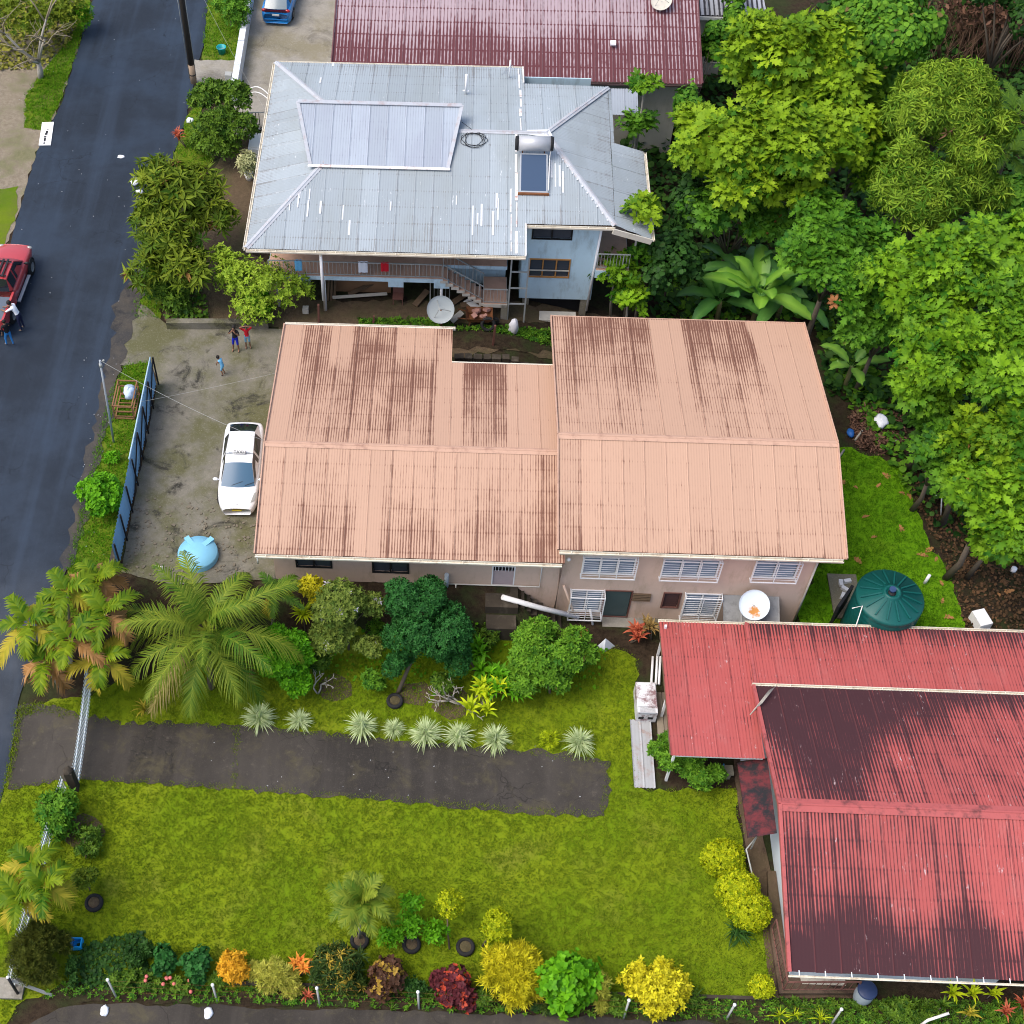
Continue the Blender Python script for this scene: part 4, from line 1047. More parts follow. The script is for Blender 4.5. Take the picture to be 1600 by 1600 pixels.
# lower lean-to and carport roofs
m = MB(); m.add([(13.4, -5.1, .13), (D1x, -5.1, .13), (D1x, -8.6, .5), (13.4, -8.6, .5)], [(0, 1, 2, 3)])
G6 = m.build('lean_to_roof', M_timber, H5)
sr = lambda p, v: .05 + .75 * (1 - v) ** 4 * (1 if p.x < 20 else 1.3) + (.2 if v > .8 else 0)
facet(G6, [(13.4, -5.1, .2), (D1x, -5.1, .2), (D1x, -8.6, .57), (13.4, -8.6, .57)], (1, 0, 0), M_redroof, sr, rows=5, seed=53, pitch=.13, amp=.02)
gutter((13.4, -5.08, .15), (D1x, -5.08, .15), M_gut, G6, (0, 1, 0), 18)
strip((13.42, -5.1, .22), (13.42, -8.4, .56), .1, .1, M_redcap, 'barge_board', G6)
m = MB(); m.add([(10.02, -5.1, .03), (13.38, -5.1, .03), (13.38, -11.15, .53), (9.95, -11.15, .53)], [(0, 1, 2, 3)])
G7 = m.build('carport_roof', M_timber, H5)
facet(G7, [(10.02, -5.1, .1), (13.39, -5.1, .1), (13.39, -11.2, .6), (9.98, -11.2, .6)], (1, 0, 0), M_redroof, lambda p, v: .02 + .14 * sstep((p.x - 12.4) / .8) + .2 * (1 - v) ** 4, rows=4, seed=54, pitch=.13, amp=.02)
gutter((10.02, -5.08, .05), (13.39, -5.08, .05), M_gut, G7, (0, 1, 0), 6)
for x, y in ((10.2, -10.9), (10.25, -5.4), (10.2, -8.2)):
    m = MB(); m.bar((x, y, -2), (x, y, .3), .09); m.build('post', M_white, H5)
m = MB(); m.bar((10.2, -11.1, .45), (13.35, -11.1, .45), .08); m.build('beam', M_white, H5)
# dark red porch hood on the left wall
m = MB(); h0, h1 = at(1168, 1190, .0), at(1196, 1308, .0)
m.add([(12.55, h0.y, -.12), (13.55, h0.y, .35), (13.55, h1.y, .35), (12.62, h1.y, -.12), (12.55, h0.y, -.2), (12.62, h1.y, -.2)], [(0, 1, 2, 3), (0, 3, 5, 4)]); hd = m.build('porch_hood', M_darkred, H5)
m = MB(); m.bar((12.62, h0.y, .1), (13.4, h0.y, .45), .06, .05); m.build('flashing', M_steel, hd)
m = MB(); wallface(m, 13.9, D1x, -2.1, DZ - .02, DF + .75, [(17.0, 19.0, -1.2, .2), (21, 22.6, -2.05, .1)]); m.span((13.9, DF + .76, -2.1), (13.95, DB - .5, DZ - .02)); m.span((13.95, DB - .55, -2.1), (D1x, DB - .5, DZ)); m.span((13.6, -5.8, -2.1), (D1x, -5.7, .1)); m.span((13.6, -8.2, -2.1), (13.65, -5.8, .1))
m.add([(13.92, DF + .76, DZ - .02), (13.92, DB - .5, DZ - .02), (13.92, DRY, DZR - .1)], [(0, 1, 2)])
m.build('wall', plain('blue_white_render', (.55, .62, .66), .8, .06), H5)
window(H5, 17.0, 19.0, -1.2, .2, DF + .75, 2, True); dk = MB(); dk.quad((21, DF + .9, -2.05), (22.6, DF + .9, -2.05), (22.6, DF + .9, .1), (21, DF + .9, .1)); dk.build('opening', M_dark, H5)
# low terrace with brown railings round the near corner
m = MB(); q = [gnd(1180, 1330), gnd(1196, 1455), gnd(1215, 1556), gnd(1338, 1556), gnd(1332, 1520)]
m.prism([(q[2].x, q[2].y), (q[3].x, q[3].y), (q[3].x, DF + .7), (13.88, DF + .7), (13.88, -14.5), (q[0].x + .3, -14.5), (q[1].x + .1, q[1].y)], -2.1, -1.72); m.build('terrace', M_path, H5)
M_tl = plain('terrazzo', (.46, .42, .34), .6, .12, dirt=(.2, .1, .06), dirt_amt=.8)
m = MB(); t0, t1 = at(1250, 1522, -1.7), at(1322, 1540, -1.7); m.span((t0.x, t1.y, -1.715), (t1.x, DF + .7, -1.7)); m.build('terrace_floor', M_tl, H5)
railing(H5, (q[1].x + .15, q[1].y, -1.72), (q[2].x + .12, q[2].y + .1, -1.72), .85, .24, M_rail); railing(H5, (q[2].x + .12, q[2].y + .1, -1.72), (q[3].x - .1, q[3].y + .1, -1.72), .85, .24, M_rail)
railing(H5, (q[3].x - .1, q[3].y + .1, -1.72), (q[3].x - .1, DF + .3, -1.72), .85, .24, M_rail)
rp = [at(1182, 1308, -.9), at(1166, 1327, -.95), at(1180, 1385, -1.25)]
m = MB(); m.tube(rp, .03, 6)
for p in rp: m.bar((p.x, p.y, -2), p, .04)
m.build('handrail', M_rl, H5)
# ================================================================== vegetation kit
FOL = 1.5
def pxm(p): return CAM_F / (Vector(p) - CAM).dot(_fw)

def leaf_simple(w=0.22, fold=0.04, droop=0.10):
    return (np.array([(0, 0, 0), (.45, w, fold), (1, 0, -droop), (.45, -w, fold)], float), np.array([(0, 2, 1), (0, 3, 2)]))
def leaf_round(w=0.34, droop=0.12):
    return (np.array([(0, 0, 0), (.28, w * .85, .03), (.65, w, .0), (1, 0, -droop), (.65, -w, .0), (.28, -w * .85, .03), (.5, 0, -.02)], float),
            np.array([(0, 6, 1), (1, 6, 2), (2, 6, 3), (3, 6, 4), (4, 6, 5), (5, 6, 0)]))
def leaf_lobed(droop=0.22):
    h = [(.06, .04), (.22, .15), (.30, .09), (.48, .27), (.53, .14), (.72, .27), (.74, .12), (.9, .13)]
    mid = [(0, 0), (.25, 0), (.5, 0), (.75, 0), (1, 0)]
    V = [(x, 0, -droop * x * x) for x, _ in mid]
    T = []
    for s in (1, -1):
        b = len(V)
        V += [(x, s * y, .06 * abs(y) * 3 - droop * x * x) for x, y in h]
        seq = [0] + [b + i for i in range(len(h))] + [4]
        near = [0, 0, 1, 1, 2, 2, 3, 3, 3]
        for i in range(len(seq) - 1):
            a, c = seq[i], seq[i + 1]
            m = near[i] if i < len(near) else 3
            if len({a, c, m}) == 3: T.append((a, c, m) if s < 0 else (a, m, c))
        for m0, m1, q in ((0, 1, 2), (1, 2, 4), (2, 3, 6), (3, 4, 8)):
            T.append((m0, m1, b + q - 1) if s > 0 else (m0, b + q - 1, m1))
    return np.array(V, float), np.array(T)
def leaf_strap(w=0.05, rise=0.35, n=4):
    V, T = [], []
    for i in range(n + 1):
        t = i / n; z = rise * math.sin(t * 2.3) - .35 * rise * t * t; x = t
        ww = w * (1 - t ** 2.2) + .002
        V += [(x, ww, z), (x, -ww, z)]
    for i in range(n):
        a = 2 * i; T += [(a, a + 1, a + 3), (a, a + 3, a + 2)]
    return np.array(V, float), np.array(T)

def rot_zy(az, el):
    ca, sa, ce, se = math.cos(az), math.sin(az), math.cos(el), math.sin(el)
    return np.array([[ca, -sa, 0], [sa, ca, 0], [0, 0, 1]]) @ np.array([[ce, 0, -se], [0, 1, 0], [se, 0, ce]])
def rosette(leaf, n, el=(5, 45), rg=None, size=(.8, 1.1), r0=0.05):
    V, T, off = [], [], 0
    for i in range(n):
        az = 2 * math.pi * i / n * (1.0 if n < 9 else 2.618 * .382 * n / 2) + rg.uniform(-.25, .25) if n < 9 else i * 2.399 + rg.uniform(-.2, .2)
        e = math.radians(rg.uniform(*el)); s = rg.uniform(*size)
        v = leaf[0] * s + np.array([r0, 0, 0])
        V.append(v @ rot_zy(az, e).T); T.append(leaf[1] + off); off += len(v)
    return np.concatenate(V), np.concatenate(T)

def basis(nrm, rg):
    nrm = nrm / np.linalg.norm(nrm, axis=1, keepdims=True)
    a = rg.normal(size=nrm.shape)
    x = a - (a * nrm).sum(1, keepdims=True) * nrm
    x /= np.linalg.norm(x, axis=1, keepdims=True)
    return np.stack([x, np.cross(nrm, x), nrm], axis=2)          # columns x, y, z

def scatter(tmpls, pos, nrm, size, tint, rg, jit=0.12):
    """place leaf or rosette templates; returns verts, tris, tint"""
    B = basis(nrm, rg)
    which = rg.integers(0, len(tmpls), len(pos))
    VV, TT, CC, off = [], [], [], 0
    for k, (tv, tt) in enumerate(tmpls):
        i = np.nonzero(which == k)[0]
        if not len(i): continue
        v = np.einsum('nij,kj->nki', B[i] * size[i][:, None, None], tv) + pos[i][:, None, :]
        t = tt[None] + (np.arange(len(i)) * len(tv))[:, None, None] + off
        off += len(i) * len(tv)
        VV.append(v.reshape(-1, 3)); TT.append(t.reshape(-1, 3))
        CC.append((tint[i][:, None] + rg.normal(0, jit, (len(i), len(tv)))).ravel())
    return np.concatenate(VV), np.concatenate(TT), np.concatenate(CC)

def crown_points(lobes, n, rg, shell=(.72, 1.02), low=-.45, upmix=.35, rag=.10):
    L = np.array([l[:6] for l in lobes], float)
    w_ = L[:, 3] * L[:, 4] + L[:, 3] * L[:, 5]
    P_, N_ = [], []
    tot = 0
    while tot < n:
        m = n * 2
        k = rg.choice(len(L), m, p=w_ / w_.sum())
        d = rg.normal(size=(m, 3)); d /= np.linalg.norm(d, axis=1, keepdims=True)
        ok = d[:, 2] > low - rg.uniform(0, .3, m)
        s = rg.uniform(shell[0], shell[1], m) * (1 + rag * np.sin(d[:, 0] * 5 + k) * np.cos(d[:, 1] * 6 + k * 2))
        p = L[k, :3] + d * L[k, 3:6] * s[:, None]
        for j in range(len(L)):
            q = (p - L[j, :3]) / L[j, 3:6]
            ok &= ((q * q).sum(1) > .55) | (k == j)
        nn = d / L[k, 3:6]; nn /= np.linalg.norm(nn, axis=1, keepdims=True)
        nn = nn * (1 - upmix) + np.array([0, 0, upmix])
        P_.append(p[ok]); N_.append(nn[ok]); tot += int(ok.sum())
    return np.concatenate(P_)[:n], np.concatenate(N_)[:n]

def lobe(px, py, z, rx, ry=None, flat=1.0):
    c = at(px, py, z); s = pxm(c)
    r = rx / s; q = (ry or rx) / s
    return (c.x, c.y, c.z, r, q, q * flat)

def sublobes(l, n, f, rg, low=0.0):
    """break one crown ellipsoid into n smaller clumps on its surface"""
    out = []
    for i in range(n):
        d = rg.normal(size=3); d /= np.linalg.norm(d)
        if d[2] < low: d[2] = abs(d[2])
        s = f * rg.uniform(.8, 1.2)
        out.append((l[0] + d[0] * l[3] * (1 - s * .8), l[1] + d[1] * l[4] * (1 - s * .8), l[2] + d[2] * l[5] * (1 - s * .8), l[3] * s, l[4] * s, l[5] * s))
    return out

M_bark = plain('bark', (0.12, 0.095, 0.07), 0.9, 0.3, scale=7)
M_bark2 = plain('pale_bark', (0.36, 0.33, 0.28), 0.85, 0.2, scale=7)
def woody(base, lobes, r, mat, name, parent, rng, fork=0.45, limbs=9):
    m = MB(); base = Vector(base)
    c = Vector((np.mean([l[0] for l in lobes]), np.mean([l[1] for l in lobes]), np.mean([l[2] for l in lobes])))
    f = base.lerp(c, fork) + Vector((rng.uniform(-.1, .1), rng.uniform(-.1, .1), 0))
    m.tube([base - Vector((0, 0, .1)), base.lerp(f, .5) + Vector((rng.uniform(-r, r), rng.uniform(-r, r), 0)), f], r, 8, r * .7)
    for l in lobes[:limbs]:
        e = Vector(l[:3]); md = f.lerp(e, .5) + Vector((rng.uniform(-.2, .2), rng.uniform(-.2, .2), rng.uniform(0, .15)))
        m.tube([f, md, e], r * .45, 6, r * .12)
    return m.build(name, mat, parent)

LV = {}
_rg = np.random.default_rng(7)
LV['simple'] = [leaf_simple(.2), leaf_simple(.26, .06, .2)]
LV['round'] = [leaf_round()]
LV['small'] = [rosette(leaf_simple(.24), 5, (-10, 50), _rg) for _ in range(3)]
LV['bread'] = [rosette(leaf_lobed(.3), 8, (5, 50), _rg, (.7, 1.15), .1) for _ in range(5)]
LV['mango'] = [rosette(leaf_simple(.13, .03, .22), 11, (-25, 50), _rg, (.7, 1.1)) for _ in range(4)]
LV['willow'] = [rosette(leaf_simple(.10, .02, .3), 8, (-50, 45), _rg, (.6, 1.1)) for _ in range(4)]
LV['broad'] = [rosette(leaf_round(.36), 5, (0, 55), _rg, (.7, 1.1)) for _ in range(3)]
LV['strap'] = [leaf_strap(.04, .4)]
LV['feather'] = [rosette(leaf_simple(.07, .01, .12), 9, (25, 80), _rg, (.6, 1.1)) for _ in range(4)]
LV['heart'] = [leaf_round(.45, .2)]

def plant(name, label, cat, base, lobes, leaf, n, size, mat, seed, trunk=None, bark=None, low=-.45, shell=(.72, 1.02), upmix=.35, tint=(.5, .28), rare=0.0, group=None, fork=.45, part='crown', stem='trunk', limbs=9, top=.2, rag=.10):
    rg = np.random.default_rng(seed); rng = random.Random(seed)
    base = Vector(base)
    t = thing(name, label, cat, base, 0, group)
    p, nn = crown_points(lobes, n, rg, shell, low, upmix, rag)
    nn = nn + rg.normal(0, .25, nn.shape)
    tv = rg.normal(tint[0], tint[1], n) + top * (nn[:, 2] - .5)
    tv = np.clip(tv, 0, 1)
    if rare: tv[rg.random(n) < rare] = 1.9
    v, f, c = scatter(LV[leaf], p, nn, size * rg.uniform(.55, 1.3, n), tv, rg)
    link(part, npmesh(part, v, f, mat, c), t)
    if trunk: woody(base, lobes, trunk, bark or M_bark, stem, t, rng, fork, limbs)
    return t

def frond(L, e0, droop, n, ll, w_, rg, hang=.5, ang=(68, 28), start=.12):
    ns = 14
    S = np.linspace(0, 1, ns + 1); el = math.radians(e0) - math.radians(droop) * S ** 1.25
    pts = np.zeros((ns + 1, 3)); 
    for i in range(ns): pts[i + 1] = pts[i] + L / ns * np.array([math.cos(el[i]), 0, math.sin(el[i])])
    V, T, C = [], [], []
    rw = .035 * L / 3
    for i in range(ns + 1):
        q = rw * (1 - .8 * S[i]); V += [pts[i] + (0, q, 0), pts[i] + (0, -q, .0)]; C += [.9, .9]
    for i in range(ns): a = 2 * i; T += [(a, a + 1, a + 3), (a, a + 3, a + 2)]
    for k in range(n):
        s = start + (1 - start) * (k + .5) / n
        i = min(int(s * ns), ns - 1); p = pts[i] + (pts[i + 1] - pts[i]) * (s * ns - i)
        tg = np.array([math.cos(el[i]), 0, math.sin(el[i])]); nz = np.array([-tg[2], 0, tg[0]])
        a = math.radians(ang[0] + (ang[1] - ang[0]) * s + rg.normal(0, 4))
        le = ll * (math.sin(math.pi * (.18 + .78 * s)) ** .7) * rg.uniform(.88, 1.08)
        for sd in (1, -1):
            d = tg * math.cos(a) + np.array([0, sd, 0]) * math.sin(a) + nz * rg.uniform(.15, .4)
            m = p + d * le * .5; e = p + d * le * .92 - np.array([0, 0, hang * le * rg.uniform(.7, 1.2)])
            m = m - np.array([0, 0, hang * le * .18])
            b = len(V); V += [p + tg * w_ * .5, p - tg * w_ * .5, m + tg * w_ * .45, m - tg * w_ * .45, e]
            tn = rg.normal(.45, .14); C += [tn, tn, tn, tn, tn + .3]
            T += [(b, b + 1, b + 3), (b, b + 3, b + 2), (b + 2, b + 3, b + 4)]
    return np.array(V), np.array(T), np.array(C)

def palm(name, label, base, top, nf, L, ll, w_, mat, seed, n=30, el=(75, -15), droop=(50, 95), hang=.5, trunk=.13, old=None, group=None, oldn=3, bark=None, ang=(68, 28)):
    rg = np.random.default_rng(seed)
    t = thing(name, label, 'palm', base, 0, group)
    base, top = Vector(base), Vector(top)
    m = MB(); md = base.lerp(top, .5) + Vector((rg.uniform(-.08, .08), rg.uniform(-.08, .08), 0)); m.tube([base - Vector((0, 0, .1)), md, top], trunk, 8, trunk * .75); m.build('trunk', bark or M_bark2, t)
    for i in range(nf):
        az = i * 2.399 + rg.uniform(-.15, .15); k = i / max(1, nf - 1)
        e0 = el[0] + (el[1] - el[0]) * k ** .8 + rg.normal(0, 6)
        v, f, c = frond(L * rg.uniform(.85, 1.1) * (.75 + .25 * min(1, k * 3)), e0, rg.uniform(*droop), n, ll, w_, rg, hang, ang)
        dry = old is not None and i >= nf - oldn
        ca, sa = math.cos(az), math.sin(az)
        v = v @ np.array([[ca, -sa, 0], [sa, ca, 0], [0, 0, 1]]).T + np.array(top)
        link('frond', npmesh('frond', v, f, old if dry else mat, np.clip(c + rg.normal(0, .12), 0, 1.9)), t)
    return t

def bananaleaf(L, W_, e0, droop, rg, tear=.3):
    ns = 14; S = np.linspace(0, 1, ns + 1); el = math.radians(e0) - math.radians(droop) * S ** 1.4
    V, T, C = [], [], []; p = np.zeros(3)
    pet = .16
    for i in range(ns + 1):
        s = S[i]; x = max(0, (s - pet) / (1 - pet)); wd = W_ * (math.sin(math.pi * min(1, x * .96 + .04)) ** .5 if s > pet else .03)
        tg = np.array([math.cos(el[i]), 0, math.sin(el[i])]); nz = np.array([-tg[2], 0, tg[0]])
        j = tg * rg.uniform(-tear, tear) * .25; k = tg * rg.uniform(-tear, tear) * .25
        V += [p + np.array([0, wd, 0]) + nz * wd * rg.uniform(.05, .45) + j, p + np.array([0, wd * .08, 0]) , p - np.array([0, wd * .08, 0]), p - np.array([0, wd, 0]) + nz * wd * rg.uniform(.05, .45) + k]
        C += [.35, 1.0, 1.0, .35]
        p = p + L / ns * tg
    for i in range(ns):
        a = 4 * i
        for q in range(3): T += [(a + q, a + q + 1, a + q + 5), (a + q, a + q + 5, a + q + 4)]
    return np.array(V), np.array(T), np.array(C)
def banana(label, base, h, nl, L, seed, mat, group='banana plants behind the peach house'):
    rg = np.random.default_rng(seed); t = thing('banana_plant', label, 'banana plant', base, 0, group)
    base = Vector(base); top = base + Vector((rg.uniform(-.1, .1), rg.uniform(-.1, .1), h))
    m = MB(); m.tube([base - Vector((0, 0, .1)), base.lerp(top, .5), top], .13, 8, .09); m.build('stem', plain('banana_stem', (.16, .15, .06), .7, .3), t)
    for i in range(nl):
        az = i * 2.399 + rg.uniform(-.3, .3)
        v, f, c = bananaleaf(L * rg.uniform(.75, 1.1), L * .135, rg.uniform(35, 85) - 35 * i / nl, rg.uniform(40, 85), rg)
        ca, sa = math.cos(az), math.sin(az)
        v = v @ np.array([[ca, -sa, 0], [sa, ca, 0], [0, 0, 1]]).T + np.array(top)
        link('leaf', npmesh('leaf', v, f, mat, c + rg.normal(0, .1), True), t)
    return t

# leaf colours
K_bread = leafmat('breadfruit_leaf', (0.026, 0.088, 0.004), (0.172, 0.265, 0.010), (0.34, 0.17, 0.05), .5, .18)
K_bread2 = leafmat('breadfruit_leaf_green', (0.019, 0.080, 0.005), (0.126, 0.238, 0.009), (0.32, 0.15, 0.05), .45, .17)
K_bread3 = leafmat('breadfruit_leaf_dark', (0.018, 0.078, 0.007), (0.080, 0.190, 0.012), (0.30, 0.13, 0.05), .45, .22)  # deeper green than the other two breadfruit leaf colours
K_willow = leafmat('fine_leaf', (0.048, 0.125, 0.008), (0.205, 0.295, 0.024), (0.30, 0.17, 0.08), .5, .25)
K_vine = leafmat('vine_leaf', (0.020, 0.085, 0.007), (0.100, 0.210, 0.014), (0.16, 0.12, 0.04), .5, .22)
K_dark = leafmat('dark_leaf', (0.008, 0.030, 0.006), (0.028, 0.075, 0.012), (0.12, 0.07, 0.02), .4, .2)
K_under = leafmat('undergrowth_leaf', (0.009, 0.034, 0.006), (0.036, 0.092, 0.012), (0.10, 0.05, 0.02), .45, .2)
K_mango = leafmat('mango_leaf', (0.034, 0.080, 0.006), (0.132, 0.170, 0.012), (0.28, 0.15, 0.05), .45, .25)
K_citrus = leafmat('citrus_leaf', (0.022, 0.065, 0.008), (0.085, 0.150, 0.012), None, .4, .22)
K_bright = leafmat('bright_leaf', (0.035, 0.140, 0.004), (0.110, 0.290, 0.008), None, .4, .28)
K_coco = leafmat('coconut_leaf', (0.028, 0.085, 0.006), (0.190, 0.220, 0.022), None, .4, .25)
K_cocodry = leafmat('coconut_old_leaf', (0.12, 0.11, 0.025), (0.34, 0.25, 0.12), None, .6, .2)
K_palm = leafmat('palm_leaf', (0.013, 0.070, 0.003), (0.165, 0.215, 0.008), None, .4, .25)
K_palmy = leafmat('palm_yellow_leaf', (0.16, 0.18, 0.012), (0.36, 0.27, 0.03), None, .5, .25)
K_palmo = leafmat('palm_dry_leaf', (0.20, 0.10, 0.03), (0.34, 0.19, 0.08), None, .7, .2)
K_banana = leafmat('banana_leaf', (0.024, 0.140, 0.008), (0.180, 0.350, 0.040), None, .35, .3, .5)
K_bananad = leafmat('banana_leaf_dark', (0.014, 0.085, 0.010), (0.080, 0.210, 0.035), None, .4, .25, .5)
K_deep = leafmat('deep_green_leaf', (0.007, 0.042, 0.008), (0.026, 0.105, 0.020), None, .4, .18)
K_lily = leafmat('variegated_blade', (0.20, 0.28, 0.10), (0.50, 0.56, 0.32), None, .5, .25)
K_lime = leafmat('lime_leaf', (0.20, 0.28, 0.006), (0.42, 0.48, 0.012), None, .45, .25)
K_gold = leafmat('gold_leaf', (0.22, 0.20, 0.005), (0.60, 0.50, 0.020), None, .45, .25)
K_topi = leafmat('golden_topiary_leaf', (0.10, 0.165, 0.003), (0.38, 0.40, 0.008), None, .45, .25)
K_orange = leafmat('orange_leaf', (0.32, 0.16, 0.008), (0.55, 0.30, 0.02), None, .5, .25)
K_red = leafmat('red_cordyline_leaf', (0.22, 0.035, 0.02), (0.50, 0.14, 0.07), None, .45, .25)
K_flame = leafmat('flame_leaf', (0.48, 0.10, 0.02), (0.66, 0.28, 0.04), None, .45, .25)
K_wine = leafmat('wine_croton_leaf', (0.030, 0.008, 0.010), (0.10, 0.02, 0.025), (0.42, 0.06, 0.03), .4, .18)
K_croton = leafmat('croton_leaf', (0.010, 0.032, 0.008), (0.045, 0.075, 0.012), (0.40, 0.30, 0.04), .4, .2)
K_crotonr = leafmat('dark_croton_leaf', (0.030, 0.016, 0.010), (0.075, 0.035, 0.02), (0.38, 0.24, 0.04), .4, .2)
K_olive = leafmat('olive_needle', (0.028, 0.042, 0.005), (0.075, 0.085, 0.012), None, .6, .2)
K_pale = leafmat('pale_yellow_leaf', (0.24, 0.26, 0.03), (0.44, 0.42, 0.08), None, .5, .25)
K_dry = leafmat('dry_leaf', (0.17, 0.12, 0.06), (0.30, 0.22, 0.12), None, .8, .15)
K_flower = leafmat('flowering_leaf', (0.045, 0.085, 0.012), (0.140, 0.180, 0.030), (0.62, 0.58, 0.66), .5, .25)
K_pot = leafmat('cream_green_leaf', (0.16, 0.20, 0.08), (0.45, 0.44, 0.24), None, .5, .25)
# ================================================================== big trees on the right
def tree_at(label, lobes, leaf, n, size, mat, seed, trunk=.2, name='tree', cat='tree', dx=0, dy=0, **kw):
    cx, cy = np.mean([l[0] for l in lobes]), np.mean([l[1] for l in lobes])
    b = (cx + dx, cy + dy, terrain(cx + dx, cy + dy))
    return plant(name, label, cat, b, lobes, leaf, n, size, mat, seed, trunk, **kw)
rgl = np.random.default_rng(99)
BT = dict(low=-.5, shell=(.55, 1.12), upmix=.55, rare=.002)
def loose(L, n=6, f=.46): return sum([sublobes(l, n, f, rgl, -.15) for l in L], [])
l1 = [lobe(1215, 75, 8.2, 70, 55), lobe(1290, 95, 7.6, 65, 65), lobe(1160, 110, 6.8, 45, 45), lobe(1310, 150, 6.8, 55, 45)]
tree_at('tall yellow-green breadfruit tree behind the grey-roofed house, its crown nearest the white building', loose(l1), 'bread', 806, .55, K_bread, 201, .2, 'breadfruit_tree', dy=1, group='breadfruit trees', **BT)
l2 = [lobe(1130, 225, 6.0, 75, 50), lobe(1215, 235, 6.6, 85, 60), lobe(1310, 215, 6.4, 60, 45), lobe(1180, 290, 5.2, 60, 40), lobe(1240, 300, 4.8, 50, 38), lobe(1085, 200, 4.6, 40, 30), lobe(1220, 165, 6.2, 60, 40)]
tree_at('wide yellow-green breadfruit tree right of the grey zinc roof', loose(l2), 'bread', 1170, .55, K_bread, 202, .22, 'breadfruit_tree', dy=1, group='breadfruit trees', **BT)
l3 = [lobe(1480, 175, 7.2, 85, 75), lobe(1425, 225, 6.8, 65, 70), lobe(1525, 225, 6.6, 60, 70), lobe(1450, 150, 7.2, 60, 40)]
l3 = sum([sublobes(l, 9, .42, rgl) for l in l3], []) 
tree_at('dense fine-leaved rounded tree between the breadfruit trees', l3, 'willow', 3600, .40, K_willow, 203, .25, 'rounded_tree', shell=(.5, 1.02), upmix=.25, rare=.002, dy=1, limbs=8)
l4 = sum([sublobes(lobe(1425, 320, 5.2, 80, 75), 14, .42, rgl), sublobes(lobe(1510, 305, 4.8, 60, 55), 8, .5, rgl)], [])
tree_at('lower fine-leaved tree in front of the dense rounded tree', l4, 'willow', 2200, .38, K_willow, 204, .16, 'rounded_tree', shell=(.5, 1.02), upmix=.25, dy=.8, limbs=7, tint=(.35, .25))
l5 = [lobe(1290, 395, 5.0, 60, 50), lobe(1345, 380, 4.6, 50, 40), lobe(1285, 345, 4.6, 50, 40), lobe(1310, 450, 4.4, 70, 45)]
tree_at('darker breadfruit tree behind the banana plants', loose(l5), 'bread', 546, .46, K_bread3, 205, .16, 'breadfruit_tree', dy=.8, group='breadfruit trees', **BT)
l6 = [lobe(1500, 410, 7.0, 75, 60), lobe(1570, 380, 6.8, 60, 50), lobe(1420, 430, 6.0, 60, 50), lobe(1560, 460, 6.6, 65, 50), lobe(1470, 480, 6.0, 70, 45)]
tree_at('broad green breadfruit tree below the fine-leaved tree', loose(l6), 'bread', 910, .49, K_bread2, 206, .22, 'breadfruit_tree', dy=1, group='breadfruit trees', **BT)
l7 = [lobe(1500, 560, 5.8, 75, 55), lobe(1430, 540, 5.0, 55, 45), lobe(1570, 540, 6.2, 60, 50), lobe(1580, 620, 6.0, 60, 55), lobe(1440, 610, 4.2, 45, 35)]
tree_at('green breadfruit tree beside the peach roof corner', loose(l7), 'bread', 884, .49, K_bread2, 207, .2, 'breadfruit_tree', dy=.8, group='breadfruit trees', **BT)
l8 = [lobe(1570, 700, 5.0, 60, 50), lobe(1520, 690, 4.2, 45, 38), lobe(1600, 650, 5.4, 50, 50)]
tree_at('breadfruit tree with yellowing leaves above the grass strip', loose(l8), 'bread', 520, .48, K_bread, 208, .17, 'breadfruit_tree', dy=.6, group='breadfruit trees', tint=(.25, .25), **BT)
l9 = [lobe(1545, 775, 4.2, 55, 45), lobe(1590, 760, 4.6, 45, 45), lobe(1510, 765, 3.4, 38, 32), lobe(1590, 830, 4.0, 50, 40)]
tree_at('lowest breadfruit tree above the red roof', loose(l9), 'bread', 546, .46, K_bread2, 209, .15, 'breadfruit_tree', dy=.6, group='breadfruit trees', **BT)
for L_, n_, k_, sd_, lb_ in (([lobe(1400, 480, 3.8, 55, 45), lobe(1370, 520, 3.0, 45, 40)], 300, K_bread3, 216, 'low dark breadfruit tree behind the lone small banana'), ([lobe(1605, 730, 3.6, 45, 60), lobe(1590, 860, 3.0, 45, 45), lobe(1560, 840, 2.4, 40, 35)], 320, K_bread2, 217, 'breadfruit tree at the right edge above the red roof'),
                              ([lobe(1460, 680, 2.6, 40, 45), lobe(1490, 740, 2.2, 38, 40)], 260, K_bread3, 218, 'low dark breadfruit sapling beside the bright grass strip'), ([lobe(1110, 330, 3.0, 45, 35), lobe(1180, 350, 2.6, 50, 30)], 240, K_bread3, 219, 'low dark breadfruit sapling between the grey roof and the bananas'),
                              ([lobe(1360, 260, 4.6, 45, 55), lobe(1350, 190, 5.0, 35, 40)], 300, K_bread2, 234, 'breadfruit tree squeezed between the yellow-green one and the fine-leaved tree')):
    tree_at(lb_, loose(L_), 'bread', n_, .48, k_, sd_, .12, 'breadfruit_tree', dy=.5, group='breadfruit trees', **BT)
